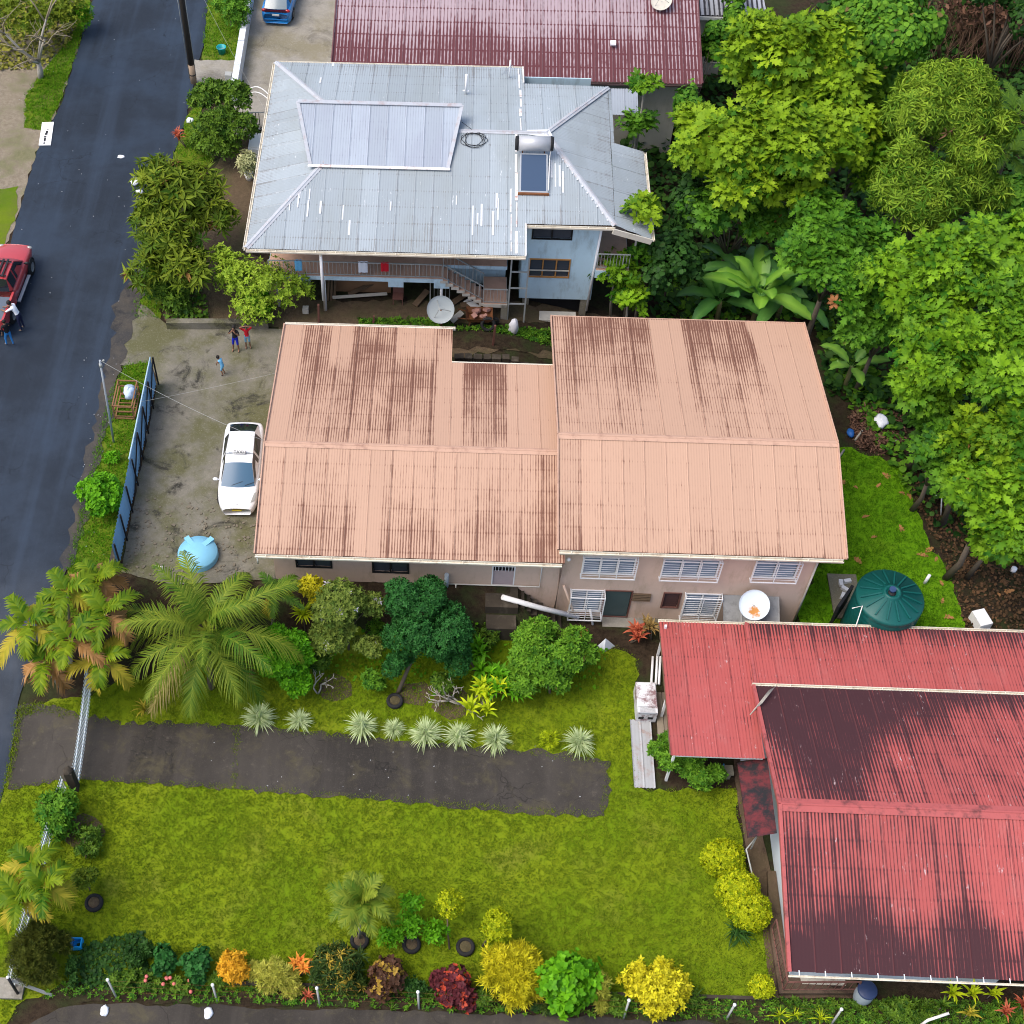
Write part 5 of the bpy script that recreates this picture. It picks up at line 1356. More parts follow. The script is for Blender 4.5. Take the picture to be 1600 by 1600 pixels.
# vine-smothered trees, thicket
lv = sum([sublobes(lobe(1395, 60, 7.5, 75, 80), 12, .45, rgl), sublobes(lobe(1345, 10, 7.5, 50, 50), 5, .5, rgl), sublobes(lobe(1380, 140, 5, 55, 45), 5, .5, rgl)], [])
tree_at('tree smothered in dark green vines beside the brown thicket', lv, 'heart', 7000, .26, K_vine, 210, .3, 'vine_covered_tree', shell=(.75, 1.03), upmix=.2, dy=1, rare=.02)
lv = [lobe(1148, -10, 3.2, 17, 25), lobe(1146, 25, 2.4, 17, 25), lobe(1143, 60, 1.0, 19, 25)]
tree_at('vine-covered post in front of the white building', lv, 'heart', 1300, .22, K_vine, 211, .12, 'vine_covered_post', 'post', shell=(.7, 1.03), upmix=.2)
lv = sum([sublobes(lobe(1560, 0, 5, 60, 40), 5, .5, rgl), sublobes(lobe(1600, 60, 4, 30, 60), 4, .5, rgl)], [])
tree_at('dark leafy tree at the top right corner above the brown thicket', lv, 'heart', 1400, .24, K_dark, 212, .2, 'corner_tree', shell=(.7, 1.03), upmix=.2)
def thicket(label, px, py, rx, ry, h, n, seed):
    rng = random.Random(seed); c = gnd(px, py); s = pxm(c); t = thing('thicket', label, 'thicket', c)
    m = MB()
    for i in range(n):
        a = rng.uniform(0, 6.28); r_ = math.sqrt(rng.random()); p = c + Vector((math.cos(a) * r_ * rx / s, math.sin(a) * r_ * ry / s, 0))
        q = p + Vector((rng.uniform(-1.3, 1.3), rng.uniform(-1.0, 1.0), h * rng.uniform(.5, 1.1))); md = p.lerp(q, .55) + Vector((rng.uniform(-.4, .4), rng.uniform(-.4, .4), rng.uniform(0, .4)))
        m.tube([p, md, q], .035, 4, .008)
    m.build('stems', M_thick, t)
    rg = np.random.default_rng(seed); L = [(c.x, c.y, h * .45, rx / s, ry / s, h * .5)]
    p, nn = crown_points(L, n * 6, rg, (.3, 1.05), -.2, .1); nn += rg.normal(0, .6, nn.shape)
    v, f, cc = scatter(LV['simple'], p, nn, rg.uniform(.15, .5, len(p)), rg.uniform(0, 1, len(p)), rg)
    link('dead_leaves', npmesh('dead_leaves', v, f, leafmat('dead_thicket_leaf', (.035, .018, .012), (.13, .07, .045), None, .9, .1), cc), t)
M_thick = plain('dead_stems', (0.13, 0.075, 0.045), .9, .4, scale=4)
thicket('brown thicket of dead tangled stems at the top right', 1520, 85, 85, 75, 3.5, 420, 5)
# ferns
for i, (px, py, z, l) in enumerate([(1590, 175, 4, 'green tree fern at the right edge, the upper one'), (1575, 240, 3.6, 'green tree fern at the right edge, the lower one')]):
    p = at(px, py, z); palm('tree_fern', l, (p.x, p.y, terrain(p.x, p.y)), p, 12, 2.2, .45, .09, K_citrus, 300 + i, 26, (60, 0), (30, 70), .3, .1, group='tree ferns', bark=M_bark)
lv = sum([sublobes(lobe(1570, 310, 3.6, 55, 35), 6, .5, rgl)], [])
tree_at('leafy green bush at the right edge under the tree ferns', lv, 'heart', 1500, .26, K_vine, 213, .1, 'bush', 'bush', shell=(.6, 1.03))
# dark undergrowth below the trees: nobody could count it
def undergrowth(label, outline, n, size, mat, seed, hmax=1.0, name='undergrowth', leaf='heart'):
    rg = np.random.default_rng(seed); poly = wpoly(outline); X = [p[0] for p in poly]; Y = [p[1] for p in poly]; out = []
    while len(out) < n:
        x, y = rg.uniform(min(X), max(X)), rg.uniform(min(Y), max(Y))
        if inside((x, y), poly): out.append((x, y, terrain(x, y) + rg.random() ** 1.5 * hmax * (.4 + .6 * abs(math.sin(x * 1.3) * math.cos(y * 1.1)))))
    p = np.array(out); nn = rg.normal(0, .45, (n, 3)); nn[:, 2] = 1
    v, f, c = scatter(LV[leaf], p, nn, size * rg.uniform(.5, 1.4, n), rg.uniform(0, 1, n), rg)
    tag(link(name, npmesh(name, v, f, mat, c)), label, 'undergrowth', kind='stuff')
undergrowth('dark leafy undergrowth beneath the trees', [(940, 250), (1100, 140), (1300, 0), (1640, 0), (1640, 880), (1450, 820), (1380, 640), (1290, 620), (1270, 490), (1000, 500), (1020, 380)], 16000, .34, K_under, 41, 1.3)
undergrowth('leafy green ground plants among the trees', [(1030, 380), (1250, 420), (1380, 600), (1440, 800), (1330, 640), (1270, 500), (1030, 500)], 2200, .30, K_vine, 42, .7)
undergrowth('low weeds between the two houses', [(560, 500), (700, 500), (710, 515), (870, 520), (870, 545), (560, 512)], 900, .13, K_vine, 43, .25, 'weeds', 'small')
undergrowth('low weeds along the planted fence strip', [(100, 1535), (900, 1558), (1600, 1575), (1600, 1612), (700, 1580), (60, 1560)], 1700, .11, K_vine, 44, .35, 'weeds', 'small')
undergrowth('low weeds along the planted fence strip by the red house', [(1200, 1562), (1600, 1566), (1600, 1612), (1200, 1596)], 1300, .12, K_citrus, 45, .35, 'weeds', 'small')
undergrowth('low green ground cover by the blue box in the corner', [(125, 1480), (225, 1455), (240, 1545), (130, 1545)], 2200, .13, K_dark, 46, .3, 'ground_cover')
undergrowth('leaf litter and weeds beyond the grass strip', [(1430, 720), (1600, 830), (1620, 1000), (1510, 985), (1470, 860), (1430, 790)], 3200, .13, leafmat('litter_leaf', (.012, .012, .006), (.11, .06, .03), None, .8, .1), 47, .2, 'leaf_litter')
undergrowth('rough weeds across the road', [(-40, -40), (150, -40), (110, 70), (60, 110), (-40, 110)], 3800, .2, leafmat('roadside_leaf', (.05, .06, .012), (.20, .19, .03), None, .7, .2), 48, .5, 'weeds')
undergrowth('small garden weeds under the house bushes', [(440, 1000), (600, 980), (900, 990), (960, 1010), (930, 1080), (700, 1090), (520, 1060)], 1300, .13, K_bright, 49, .15, 'weeds')
undergrowth('bushy weeds between the mango tree and the veranda', [(245, 440), (300, 420), (330, 500), (260, 505)], 500, .2, K_citrus, 50, .5, 'weeds')
# bananas
for i, (px, py, h, nl, L, l, k) in enumerate([(1175, 505, 1.9, 10, 3.0, 'tallest banana plant, in the middle of the clump behind the peach roof', K_banana), (1120, 500, 1.2, 8, 2.6, 'banana plant with low leaves at the left of the clump', K_bananad), (1215, 495, 1.4, 8, 2.6, 'banana plant at the right of the clump behind the peach roof', K_bananad), (1318, 610, 1.5, 5, 1.9, 'lone small banana plant beside the peach roof corner', K_banana), (1150, 470, 1.6, 7, 2.5, 'banana plant at the back of the clump', K_bananad)]):
    banana(l, gnd(px, py), h, nl, L, 60 + i, k)
# papayas: bare stem, crown of lobed leaves
def papaya(label, px, py, z, r, n, seed, mat, size=.42, group='papaya trees by the grey-roofed house'):
    c = at(px, py, z); L = [(c.x, c.y, c.z, r, r, r * .55)]
    plant('papaya_tree', label, 'papaya tree', (c.x + .05, c.y + .1, terrain(c.x, c.y)), L, 'bread', n, size, mat, seed, .07, M_bark2, -.1, (.3, 1.0), .6, group=group, fork=.95, limbs=1)
papaya('tall papaya tree in front of the maroon roof eave', 1008, 132, 4.2, .75, 26, 401, K_bread2, .40)
papaya('lower papaya tree beside the shiny small awning', 995, 192, 2.0, .9, 34, 402, K_bread3, .40)
papaya('papaya tree reaching over the corner of the grey roof', 1003, 325, 5.2, .85, 26, 403, K_bread, .42)
papaya('leafy papaya tree beside the blue house downpipe', 965, 420, 1.8, 1.1, 55, 404, K_bread2, .42)
papaya('short papaya tree behind the peach roof', 985, 462, 1.0, 1.0, 46, 405, K_bread2, .40)
papaya('papaya sapling under the grey roof corner', 1010, 395, 2.6, .8, 30, 406, K_bread3, .40)
lv = sum([sublobes(lobe(1045, 420, 2.0, 50, 60), 8, .5, rgl), sublobes(lobe(1075, 330, 2.4, 30, 60), 6, .5, rgl)], [])
tree_at('dark green bush between the blue house and the bananas', lv, 'heart', 2400, .26, K_dark, 214, .08, 'bush', 'bush', shell=(.5, 1.03))
lv = sum([sublobes(lobe(1070, 190, 2.4, 20, 55), 6, .5, rgl), sublobes(lobe(1120, 60, 2.4, 25, 30), 5, .5, rgl), sublobes(lobe(1105, 85, 1.6, 20, 30), 4, .5, rgl)], [])
tree_at('dark climber hedge beside the cream house wall', lv, 'heart', 2600, .24, K_vine, 215, .08, 'climber', 'climber', shell=(.6, 1.03), tint=(.25, .2))

# ================================================================== left side
lm = [lobe(270, 300, 4.0, 55, 35), lobe(240, 335, 3.6, 35, 35), lobe(310, 290, 3.6, 40, 30), lobe(265, 375, 3.0, 55, 40), lobe(230, 425, 2.2, 32, 28), lobe(290, 420, 2.4, 45, 30), lobe(330, 335, 2.8, 40, 30), lobe(250, 270, 4.0, 40, 25)]
tree_at('mango tree overhanging the road beside the grey-roofed house', lm, 'mango', 620, .48, K_mango, 220, .12, 'mango_tree', shell=(.5, 1.04), upmix=.45, rare=.02, dy=.3)
lm = [lobe(370, 430, 1.8, 45, 35), lobe(420, 440, 1.9, 50, 35), lobe(460, 450, 1.7, 32, 26), lobe(400, 480, 1.0, 42, 28), lobe(345, 400, 2.0, 20, 18)]
tree_at('light green open shrub in front of the veranda', lm, 'small', 1100, .20, K_willow, 221, .06, 'shrub', 'shrub', shell=(.3, 1.04), bark=M_bark2, tint=(.8, .2), limbs=6)
lm = [lobe(405, 475, .9, 22, 25)]
tree_at('bright green sapling under the open shrub', lm, 'small', 220, .2, K_bright, 222, .04, 'sapling', 'sapling', shell=(.3, 1.0))
lm = [lobe(330, 150, 2.8, 35, 28), lobe(365, 160, 2.6, 30, 30), lobe(350, 200, 2.2, 40, 32), lobe(380, 205, 2.0, 22, 28)]
tree_at('citrus tree beside the curved gate rail', sum([sublobes(l, 5, .55, rgl) for l in lm], []), 'small', 1700, .20, K_citrus, 223, .09, 'citrus_tree', shell=(.5, 1.03), limbs=6)
lm = [lobe(345, 225, 1.4, 32, 24), lobe(318, 220, .9, 22, 18)]
tree_at('leafy green shrub below the citrus tree', lm, 'small', 520, .2, K_citrus, 224, .05, 'shrub', 'shrub', shell=(.4, 1.03), tint=(.7, .2))
lm = [lobe(275, 470, .6, 22, 24), lobe(250, 450, 1.0, 24, 24)]
tree_at('low bushy shrub at the foot of the mango tree', lm, 'small', 420, .18, K_citrus, 225, .04, 'shrub', 'shrub', shell=(.4, 1.03))
lm = [lobe(370, 15, 1.4, 22, 30), lobe(345, 5, 1.2, 15, 18)]
tree_at('leafy shrub against the white wall at the top', lm, 'small', 620, .18, K_vine, 226, .05, 'shrub', 'shrub', shell=(.4, 1.03))
lm = sublobes(lobe(156, 776, .75, 37, 36), 14, .38, rgl)
plant('round_shrub', 'bright green clipped round shrub on the road verge', 'shrub', gnd(158, 790), lm, 'broad', 1100, .13, K_bright, 227, .05, shell=(.75, 1.04), low=-.6, part='foliage', stem='stem')
lm = [lobe(175, 715, .3, 12, 8)]
plant('weed_clump', 'small leafy weed clump on the grass verge', 'weed', gnd(175, 715), lm, 'small', 60, .16, K_bright, 228, None, part='foliage')
p = gnd(310, 212); plant('agave', 'spiky green agave beside the road', 'agave', p, [(p.x, p.y, p.z + .15, .12, .12, .12)], 'strap', 42, .75, K_citrus, 229, None, part='leaves', upmix=.6, low=.0)
def cordyline(label, px, py, h, n, size, mat, seed, name='cordyline', group=None, w_=None, cnt=1, spread=.3):
    rg = np.random.default_rng(seed); b = gnd(px, py); t = thing(name, label, name.replace('_', ' '), b, 0, group)
    m = MB(); V, T, C, off = [], [], [], 0
    for i in range(cnt):
        q = b + Vector((rg.uniform(-spread, spread) if cnt > 1 else 0, rg.uniform(-spread, spread) if cnt > 1 else 0, h * rg.uniform(.75, 1.1)))
        m.tube([b, b.lerp(q, .5), q], .025, 5, .018)
        lf = leaf_strap(w_ or .10, .42, 4)
        v, f = rosette(lf, n, (10, 70), rg, (.7, 1.1), .02)
        V.append(v * size + np.array(q)); T.append(f + off); off += len(v); C.append(np.repeat(rg.normal(.5, .25, n), len(lf[0])))
    m.build('stem', M_bark, t); link('leaves', npmesh('leaves', np.concatenate(V), np.concatenate(T), mat, np.clip(np.concatenate(C), 0, 1)), t)
    return t
cordyline('red cordyline beside the road below the citrus tree', 292, 232, .7, 12, .5, K_red, 230, cnt=3, spread=.45)
# bare pale tree at top left
bt = thing('bare_tree', 'leafless pale-barked tree across the road at the top left', 'tree', gnd(63, 122))
b = gnd(63, 122); f0 = at(60, 98, .9); br = MB(); br.tube([b - Vector((0, 0, .1)), b.lerp(f0, .5) + Vector((.05, 0, 0)), f0], .18, 8, .14); br.build('trunk', M_bark2, bt)
rng = random.Random(12); br = MB(); tw = MB()
def branch(p, q, r, depth):
    md = p.lerp(q, .5) + Vector((rng.uniform(-.25, .25), rng.uniform(-.25, .25), rng.uniform(-.1, .25))) * (q - p).length * .3
    (br if depth < 2 else tw).tube([p, md, q], r, 6, r * .5)
    if depth >= 4: return
    for k in range(3 if depth < 3 else 2):
        d = (q - md).normalized(); ax = Vector((rng.uniform(-1, 1), rng.uniform(-1, 1), rng.uniform(-.3, .8))).normalized()
        s = p.lerp(q, rng.uniform(.5, 1.0)) if k else q
        if k: s = md.lerp(q, rng.uniform(.1, 1))
        branch(s, s + (d * .6 + ax * .8).normalized() * (q - p).length * rng.uniform(.55, .85), r * .5, depth + 1)
for px, py, z in ((70, 60, 2.6), (20, 75, 2.4), (45, 95, 1.6), (5, 50, 3.4), (72, 30, 3.6)):
    branch(f0, at(px, py, z), .1, 1)
br.build('limbs', M_bark2, bt); tw.build('twigs', plain('twig', (.30, .25, .17), .9, .2), bt)
lm = [lobe(20, 15, 2.5, 40, 25), lobe(100, 15, 1.6, 45, 30), lobe(45, 30, 2.0, 40, 30)]
tree_at('scrubby yellow-green bush behind the bare tree', lm, 'small', 800, .22, K_mango, 231, .05, 'bush', 'bush', shell=(.2, 1.04), tint=(.7, .3))
lm = [lobe(128, 25, 1.0, 18, 20)]
tree_at('bright bush at the road edge by the top left corner', lm, 'small', 320, .18, K_bright, 232, .04, 'bush', 'bush', shell=(.3, 1.04))

# ================================================================== palms
palm('coconut_palm', 'young coconut palm with long drooping fronds in front of the blue tank', gnd(330, 1075), at(322, 985, 1.6), 23, 3.9, 1.0, .06, K_coco, 500, 50, (72, -25), (45, 85), .75, .16, K_cocodry, None, 3, M_bark)
PG = 'clustered garden palms at the gate'
for i, (px, py, z, nf, L, l) in enumerate([(150, 905, 2.0, 9, 1.7, 'palm at the top of the gate cluster, nearest the blue fence end'), (105, 925, 2.3, 10, 1.8, 'palm of the gate cluster overhanging the road edge'), (165, 960, 2.4, 10, 1.8, 'palm of the gate cluster closest to the coconut palm'),
                                          (45, 975, 2.2, 10, 1.9, 'leftmost palm of the gate cluster'), (110, 1000, 2.2, 10, 1.8, 'palm directly above the white gate end'), (160, 1030, 1.6, 8, 1.6, 'lowest palm of the gate cluster beside the white gate'), (70, 1035, 1.6, 8, 1.6, 'lower palm of the gate cluster at the road edge')]):
    c = at(px, py, z); b = gnd(110 + (px - 110) * .45, 1055 + (py - 980) * .3)
    palm('garden_palm', l, b, c, nf, L, .56, .12, K_palm, 510 + i, 17, (70, -25), (70, 130), .45, .06, K_palmo if i % 2 == 0 else K_palmy, PG, 5, None, (62, 35))
for i, (px, py, z, nf, L, l) in enumerate([(48, 1350, 1.2, 8, 1.3, 'upper palm by the picket fence, above the olive bush'), (70, 1385, 1.3, 9, 1.4, 'palm by the picket fence closest to the lawn'), (30, 1405, 1.1, 9, 1.4, 'palm by the picket fence nearest the frame edge')]):
    c = at(px, py, z); palm('garden_palm', l, gnd(58, 1440), c, nf, L, .50, .10, K_palm, 530 + i, 15, (70, -20), (60, 115), .4, .05, K_palmy, 'palms by the picket fence', 4, None, (60, 32))
palm('potted_palm', 'small pale green palm growing in a tyre on the lawn', gnd(562, 1470), at(565, 1408, .9), 18, 1.35, .48, .09, K_coco, 540, 16, (75, 0), (55, 100), .4, .06, None, None, 0, M_bark2, (60, 35))
c = at(430, 925, 1.6); palm('dark_palm', 'dark shaded palm between the coconut palm and the peach house', gnd(425, 975), c, 9, 1.3, .4, .06, K_citrus, 541, 22, (60, -20), (60, 110), .4, .06, K_palmy, None, 2)
cordyline('yellow-green bromeliad at the driveway edge under the coconut palm', 228, 1112, .15, 16, .62, K_palmy, 233, 'bromeliad', None, .07)

# ================================================================== garden in front of the peach house
p = at(477, 955, .9); b = gnd(478, 985)
cordyline('lime-yellow drooping tufted plant against the flowering bush', 477, 990, 1.2, 46, .78, K_lime, 240, 'tufted_plant', None, .075)
plant('golden_shrub', 'small golden-leaved shrub behind the lime tufted plant', 'shrub', gnd(485, 940), [lobe(487, 916, 1.2, 20, 14), lobe(500, 930, .9, 16, 14)], 'small', 260, .17, K_gold, 241, .04, part='foliage', stem='stem', tint=(.3, .2))
lm = sum([sublobes(lobe(545, 950, .9, 55, 45), 9, .45, rgl), sublobes(lobe(530, 1000, .0, 45, 35), 6, .5, rgl), sublobes(lobe(575, 1010, -.4, 25, 25), 3, .6, rgl)], [])
plant('flowering_bush', 'light green bush dotted with pale flowers by the pink wall', 'bush', gnd(545, 1015), lm, 'small', 2300, .15, K_flower, 242, .06, shell=(.4, 1.03), rare=.02, part='foliage', stem='stem', limbs=7)
lm = sublobes(lobe(625, 1040, -.5, 28, 24), 4, .5, rgl) + sublobes(lobe(648, 935, 1.4, 48, 38), 8, .45, rgl) + sublobes(lobe(675, 985, .9, 60, 55), 13, .40, rgl) + sublobes(lobe(635, 1000, .2, 38, 38), 6, .5, rgl) + sublobes(lobe(700, 1030, -.2, 34, 38), 5, .5, rgl)
plant('dark_garden_tree', 'dark blue-green dense rounded tree with billowing clumps before the pink wall', 'tree', gnd(620, 1085), lm, 'small', 7200, .125, K_deep, 243, .09, shell=(.70, 1.08), upmix=.2, limbs=0, fork=.8)
lm = sublobes(lobe(440, 1022, .0, 46, 42), 9, .45, rgl) + sublobes(lobe(462, 1060, -.8, 30, 30), 6, .5, rgl)
plant('glossy_bush', 'bright glossy green bush right of the coconut palm', 'bush', gnd(450, 1075), lm, 'small', 1900, .18, K_bright, 244, .05, shell=(.6, 1.03), part='foliage', stem='stem', tint=(.35, .3))
lm = sublobes(lobe(862, 1015, .0, 62, 50), 12, .42, rgl) + sublobes(lobe(840, 1060, -.8, 50, 38), 7, .45, rgl) + sublobes(lobe(910, 1040, -.6, 34, 34), 5, .5, rgl)
plant('hibiscus_bush', 'big round green hibiscus bush left of the cordylines', 'bush', gnd(860, 1085), lm, 'small', 3000, .17, K_vine, 245, .06, shell=(.6, 1.03), part='foliage', stem='stem', tint=(.65, .3), rare=.004)
# gingers: tall broad strap leaves
for i, (px, py, l, mt) in enumerate([(745, 1050, 'tall ginger plant behind the leafless pale branches', K_bright), (770, 1085, 'ginger plant right of the leafless pale branches', K_bright), (755, 1110, 'ginger plant with yellowing leaves at the driveway side', K_lime), (800, 1090, 'ginger plant at the foot of the hibiscus bush', K_bright)]):
    cordyline(l, px, py, .95, 13, .72, mt, 250 + i, 'ginger_plant', 'ginger plants in the garden', .13, 7, .6)
# leafless branches
def bare(label, px, py, h, seed, n=5):
    rng2 = random.Random(seed); b = gnd(px, py); t = thing('bare_shrub', label, 'shrub', b); m = MB()
    def gr(p, d, L, r, k):
        q = p + d * L; md = p.lerp(q, .5) + Vector((rng2.uniform(-.1, .1), rng2.uniform(-.1, .1), .05)) * L
        m.tube([p, md, q], r, 5, r * .7)
        if k: 
            for _ in range(2): gr(q, (d + Vector((rng2.uniform(-.9, .9), rng2.uniform(-.9, .9), rng2.uniform(-.2, .5)))).normalized(), L * .72, r * .7, k - 1)
    for i in range(n): gr(b, Vector((rng2.uniform(-1, 1), rng2.uniform(-.8, .8), rng2.uniform(.4, 1))).normalized(), h, .04, 3)
    m.build('branches', M_bark2, t)
bare('leafless pale branching shrub beside the ginger plants', 722, 1102, .62, 3, 6)
bare('leafless forked stem beside the glossy green bush', 497, 1085, .5, 5, 2)
cordyline('red-leaved cordyline by the carport corner', 985, 1005, .6, 18, .58, K_red, 260, cnt=3, spread=.3, w_=.13)
cordyline('brownish cordyline against the carport roof edge', 1018, 1000, .7, 16, .55, leafmat('bronze_leaf', (.10, .07, .02), (.26, .17, .06), None, .5, .2), 261, cnt=3, spread=.35, w_=.12)
# variegated clumps along the driveway
LG = 'variegated clumps along the driveway'
tuft = []
for k in range(3):
    rg = np.random.default_rng(70 + k); v, f = rosette(leaf_strap(.032, .30 + .05 * k, 4), 420, (0, 88), rg, (.5, 1.1), .02)
    tuft.append(npmesh('blades', v, f, K_lily, np.clip(np.repeat(rg.normal(.5, .3, 420), 10), 0, 1)))
lil = [(405, 1128, 1.0, 'variegated clump farthest left, nearest the coconut palm'), (468, 1131, .85, 'variegated clump second from the coconut palm, with a brownish heart'), (566, 1140, .98, 'variegated clump third from the coconut palm'), (615, 1143, .72, 'smaller variegated clump between two larger ones, below the tyre'),
       (666, 1153, 1.05, 'variegated clump right of the smaller one, below the leafless branches'), (715, 1157, 1.0, 'variegated clump touching its left neighbour, below the ginger'), (773, 1161, .98, 'variegated clump alone below the ginger plants'), (902, 1166, 1.02, 'variegated clump farthest right, at the driveway end')]
for i, (px, py, s, l) in enumerate(lil):
    o = inst('variegated_clump', tuft[i % 3], None, gnd(px, py) + Vector((0, 0, .03)), (.12 * math.sin(i * 2.1), .12 * math.cos(i * 1.3), i * 1.3), (s * (.76 + .05 * math.sin(i * 4)), s * .74, s * (.8 + .12 * math.cos(i * 3)))); tag(o, l, 'plant', LG)
plant('green_clump', 'small plain green clump among the variegated ones', 'plant', gnd(858, 1162), [lobe(858, 1156, -1.8, 13, 11)], 'feather', 60, .22, K_lime, 262, None, part='leaves', tint=(.3, .3))
# carport shrub
lm = sublobes(lobe(1065, 1185, -1.0, 45, 38), 8, .45, rgl) + sublobes(lobe(1035, 1165, -1.0, 25, 22), 4, .5, rgl) + sublobes(lobe(1095, 1205, -1.2, 35, 28), 5, .5, rgl)
plant('dark_shrub', 'green shrub under the carport roof edge', 'shrub', gnd(1068, 1210), lm, 'small', 2000, .15, K_vine, 263, .05, shell=(.5, 1.03), part='foliage', stem='stem', tint=(.55, .25))

# ================================================================== bottom garden
def shrub(label, px, py, z, rx, ry, leaf, n, size, mat, seed, name='shrub', cat='shrub', sub=7, f=.45, **kw):
    l0 = lobe(px, py, z, rx, ry); lm = sublobes(l0, sub, f, np.random.default_rng(seed), .1) if sub else [l0]
    kw.setdefault('shell', (.4, 1.18))
    return plant(name, label, cat, gnd(px, py + ry * .8), lm, leaf, n, size, mat, seed, .03, part='foliage', stem='stem', low=-.7, rag=kw.pop('rag', .24), **kw)
TG = 'clipped golden topiary balls beside the red house'
for px, py, r, l, s in [(1130, 1342, 33, 'golden clipped ball farthest up, at the end of the path', 1), (1153, 1391, 34, 'golden clipped ball in the middle, half hidden by its neighbour', 2), (1171, 1423, 33, 'golden clipped ball overlapping the middle one', 3), (1190, 1542, 19, 'smallest golden clipped ball at the terrace corner', 4)]:
    shrub(l, px, py, -1.35, r, r * .9, 'small', int(1700 * (r / 33) ** 2), .095, K_topi, 600 + s, 'topiary_ball', 'topiary', 0, shell=(.86, 1.03), group=TG, upmix=.15, rag=.05)
b = gnd(1152, 1455); plant('strap_plant', 'dark strap-leaved plant below the golden balls', 'plant', b, [(b.x, b.y, b.z + .1, .2, .2, .1)], 'strap', 60, .6, K_dark, 610, None, part='leaves', upmix=.6, low=.0)
shrub('large golden-yellow feathery shrub left of the green one at the bottom', 795, 1525, -1.2, 52, 46, 'feather', 1500, .24, K_gold, 620, sub=10, f=.42)
shrub('large bright green round-leaved shrub between the yellow ones', 885, 1542, -1.2, 50, 50, 'broad', 620, .21, K_bright, 621, sub=9, f=.45)
shrub('olive-yellow feathery shrub squeezed right of the green one', 938, 1545, -1.4, 17, 32, 'feather', 340, .2, K_pale, 622, sub=3, tint=(.15, .2))
shrub('yellow lemon-coloured shrub standing alone on the bottom lawn edge', 1025, 1545, -1.2, 48, 46, 'small', 1500, .15, K_gold, 623, sub=12, f=.40, tint=(.45, .3))
shrub('pale yellow-green shrub left of the flame-coloured plant', 430, 1528, -1.5, 34, 26, 'feather', 620, .2, K_pale, 624)
shrub('orange-yellow shrub left of the pale yellow one', 365, 1517, -1.4, 25, 28, 'small', 620, .12, K_orange, 625)
shrub('dark glossy hedge plant on the bottom lawn edge', 255, 1500, -1.4, 18, 24, 'broad', 220, .15, K_deep, 626)
shrub('dark glossy shrub beside the orange-yellow one', 310, 1510, -1.4, 24, 28, 'broad', 320, .16, K_deep, 627)
cordyline('flame-orange cordyline between the pale yellow shrub and the croton', 470, 1525, .75, 14, .42, K_flame, 628, cnt=5, spread=.28, w_=.12)
cordyline('small red cordyline at the fence below the flame-coloured one', 480, 1556, .2, 10, .35, K_red, 629, cnt=2, spread=.12)
shrub('green and cream croton right of the flame-coloured plant', 528, 1517, -1.4, 42, 38, 'willow', 520, .28, K_croton, 630, rare=.2, sub=8)
shrub('dark bronze croton with yellow flecks in the bottom row', 605, 1530, -1.5, 38, 30, 'broad', 520, .14, K_crotonr, 631, rare=.22)
shrub('deep wine-red croton left of the golden feathery shrub', 718, 1545, -1.4, 32, 34, 'broad', 560, .13, K_wine, 632, rare=.2)
cordyline('narrow green strap plant left of the wine-red croton', 665, 1560, .1, 26, .5, K_citrus, 633, 'strap_plant', None, .04)
cordyline('tiny strap seedling at the road edge', 612, 1580, .05, 12, .4, K_citrus, 634, 'seedling', None, .05)
shrub('round olive conifer bush in the bottom left corner', 66, 1490, -1.1, 46, 46, 'feather', 2600, .17, K_olive, 635, 'conifer_bush', 'bush', 16, .36)
shrub('leafy dark green shrub with yellow flowers on the picket fence', 97, 1270, -1.2, 32, 38, 'small', 900, .17, K_vine, 636, rare=.006)
shrub('low sparse shrub below the picket fence shrub', 135, 1320, -1.7, 28, 30, 'small', 360, .13, K_citrus, 637, shell=(.2, 1.0))
shrub('pale green sapling growing in the brown planter', 140, 1375, -1.2, 24, 22, 'small', 260, .14, K_mango, 638, 'sapling', 'sapling', shell=(.2, 1.0))
shrub('narrow green shrub beside the blue box', 118, 1520, -1.7, 14, 24, 'small', 260, .12, K_dark, 639, sub=3)
for i, (px, py, rx, ry, mt, lf, l) in enumerate([(345, 1532, 16, 13, K_citrus, 'small', 'low green filler shrub left of the orange-yellow shrub'), (398, 1522, 16, 16, K_pale, 'feather', 'small yellow shrub wedged between the orange and pale yellow ones'), (565, 1535, 24, 18, K_croton, 'willow', 'low dark croton right of the green and cream one'), (650, 1540, 18, 15, K_dark, 'small', 'low dark green shrub between the bronze and wine-red crotons'),
                                              (690, 1535, 16, 16, K_wine, 'broad', 'small wine-red croton at the left of the larger one'), (755, 1560, 20, 16, K_citrus, 'small', 'low green shrub below the golden feathery shrub'), (848, 1575, 24, 12, K_croton, 'small', 'low weedy shrub under the bright green one'), (960, 1570, 22, 14, K_citrus, 'small', 'low green shrub left of the lemon-coloured one'), (1075, 1560, 20, 12, K_citrus, 'strap', 'low grassy clump right of the lemon-coloured shrub'),
                                              (200, 1530, 26, 16, K_citrus, 'small', 'low leafy shrub above the first fence post'), (220, 1490, 22, 20, K_dark, 'small', 'low dark shrub left of the glossy hedge plant'), (455, 1545, 18, 12, K_pale, 'feather', 'small yellow-green tuft at the fence below the pale shrub')]):
    shrub(l, px, py, -1.65, rx, ry, lf, 190, .14 if lf != 'strap' else .4, mt, 800 + i, sub=3, f=.6)
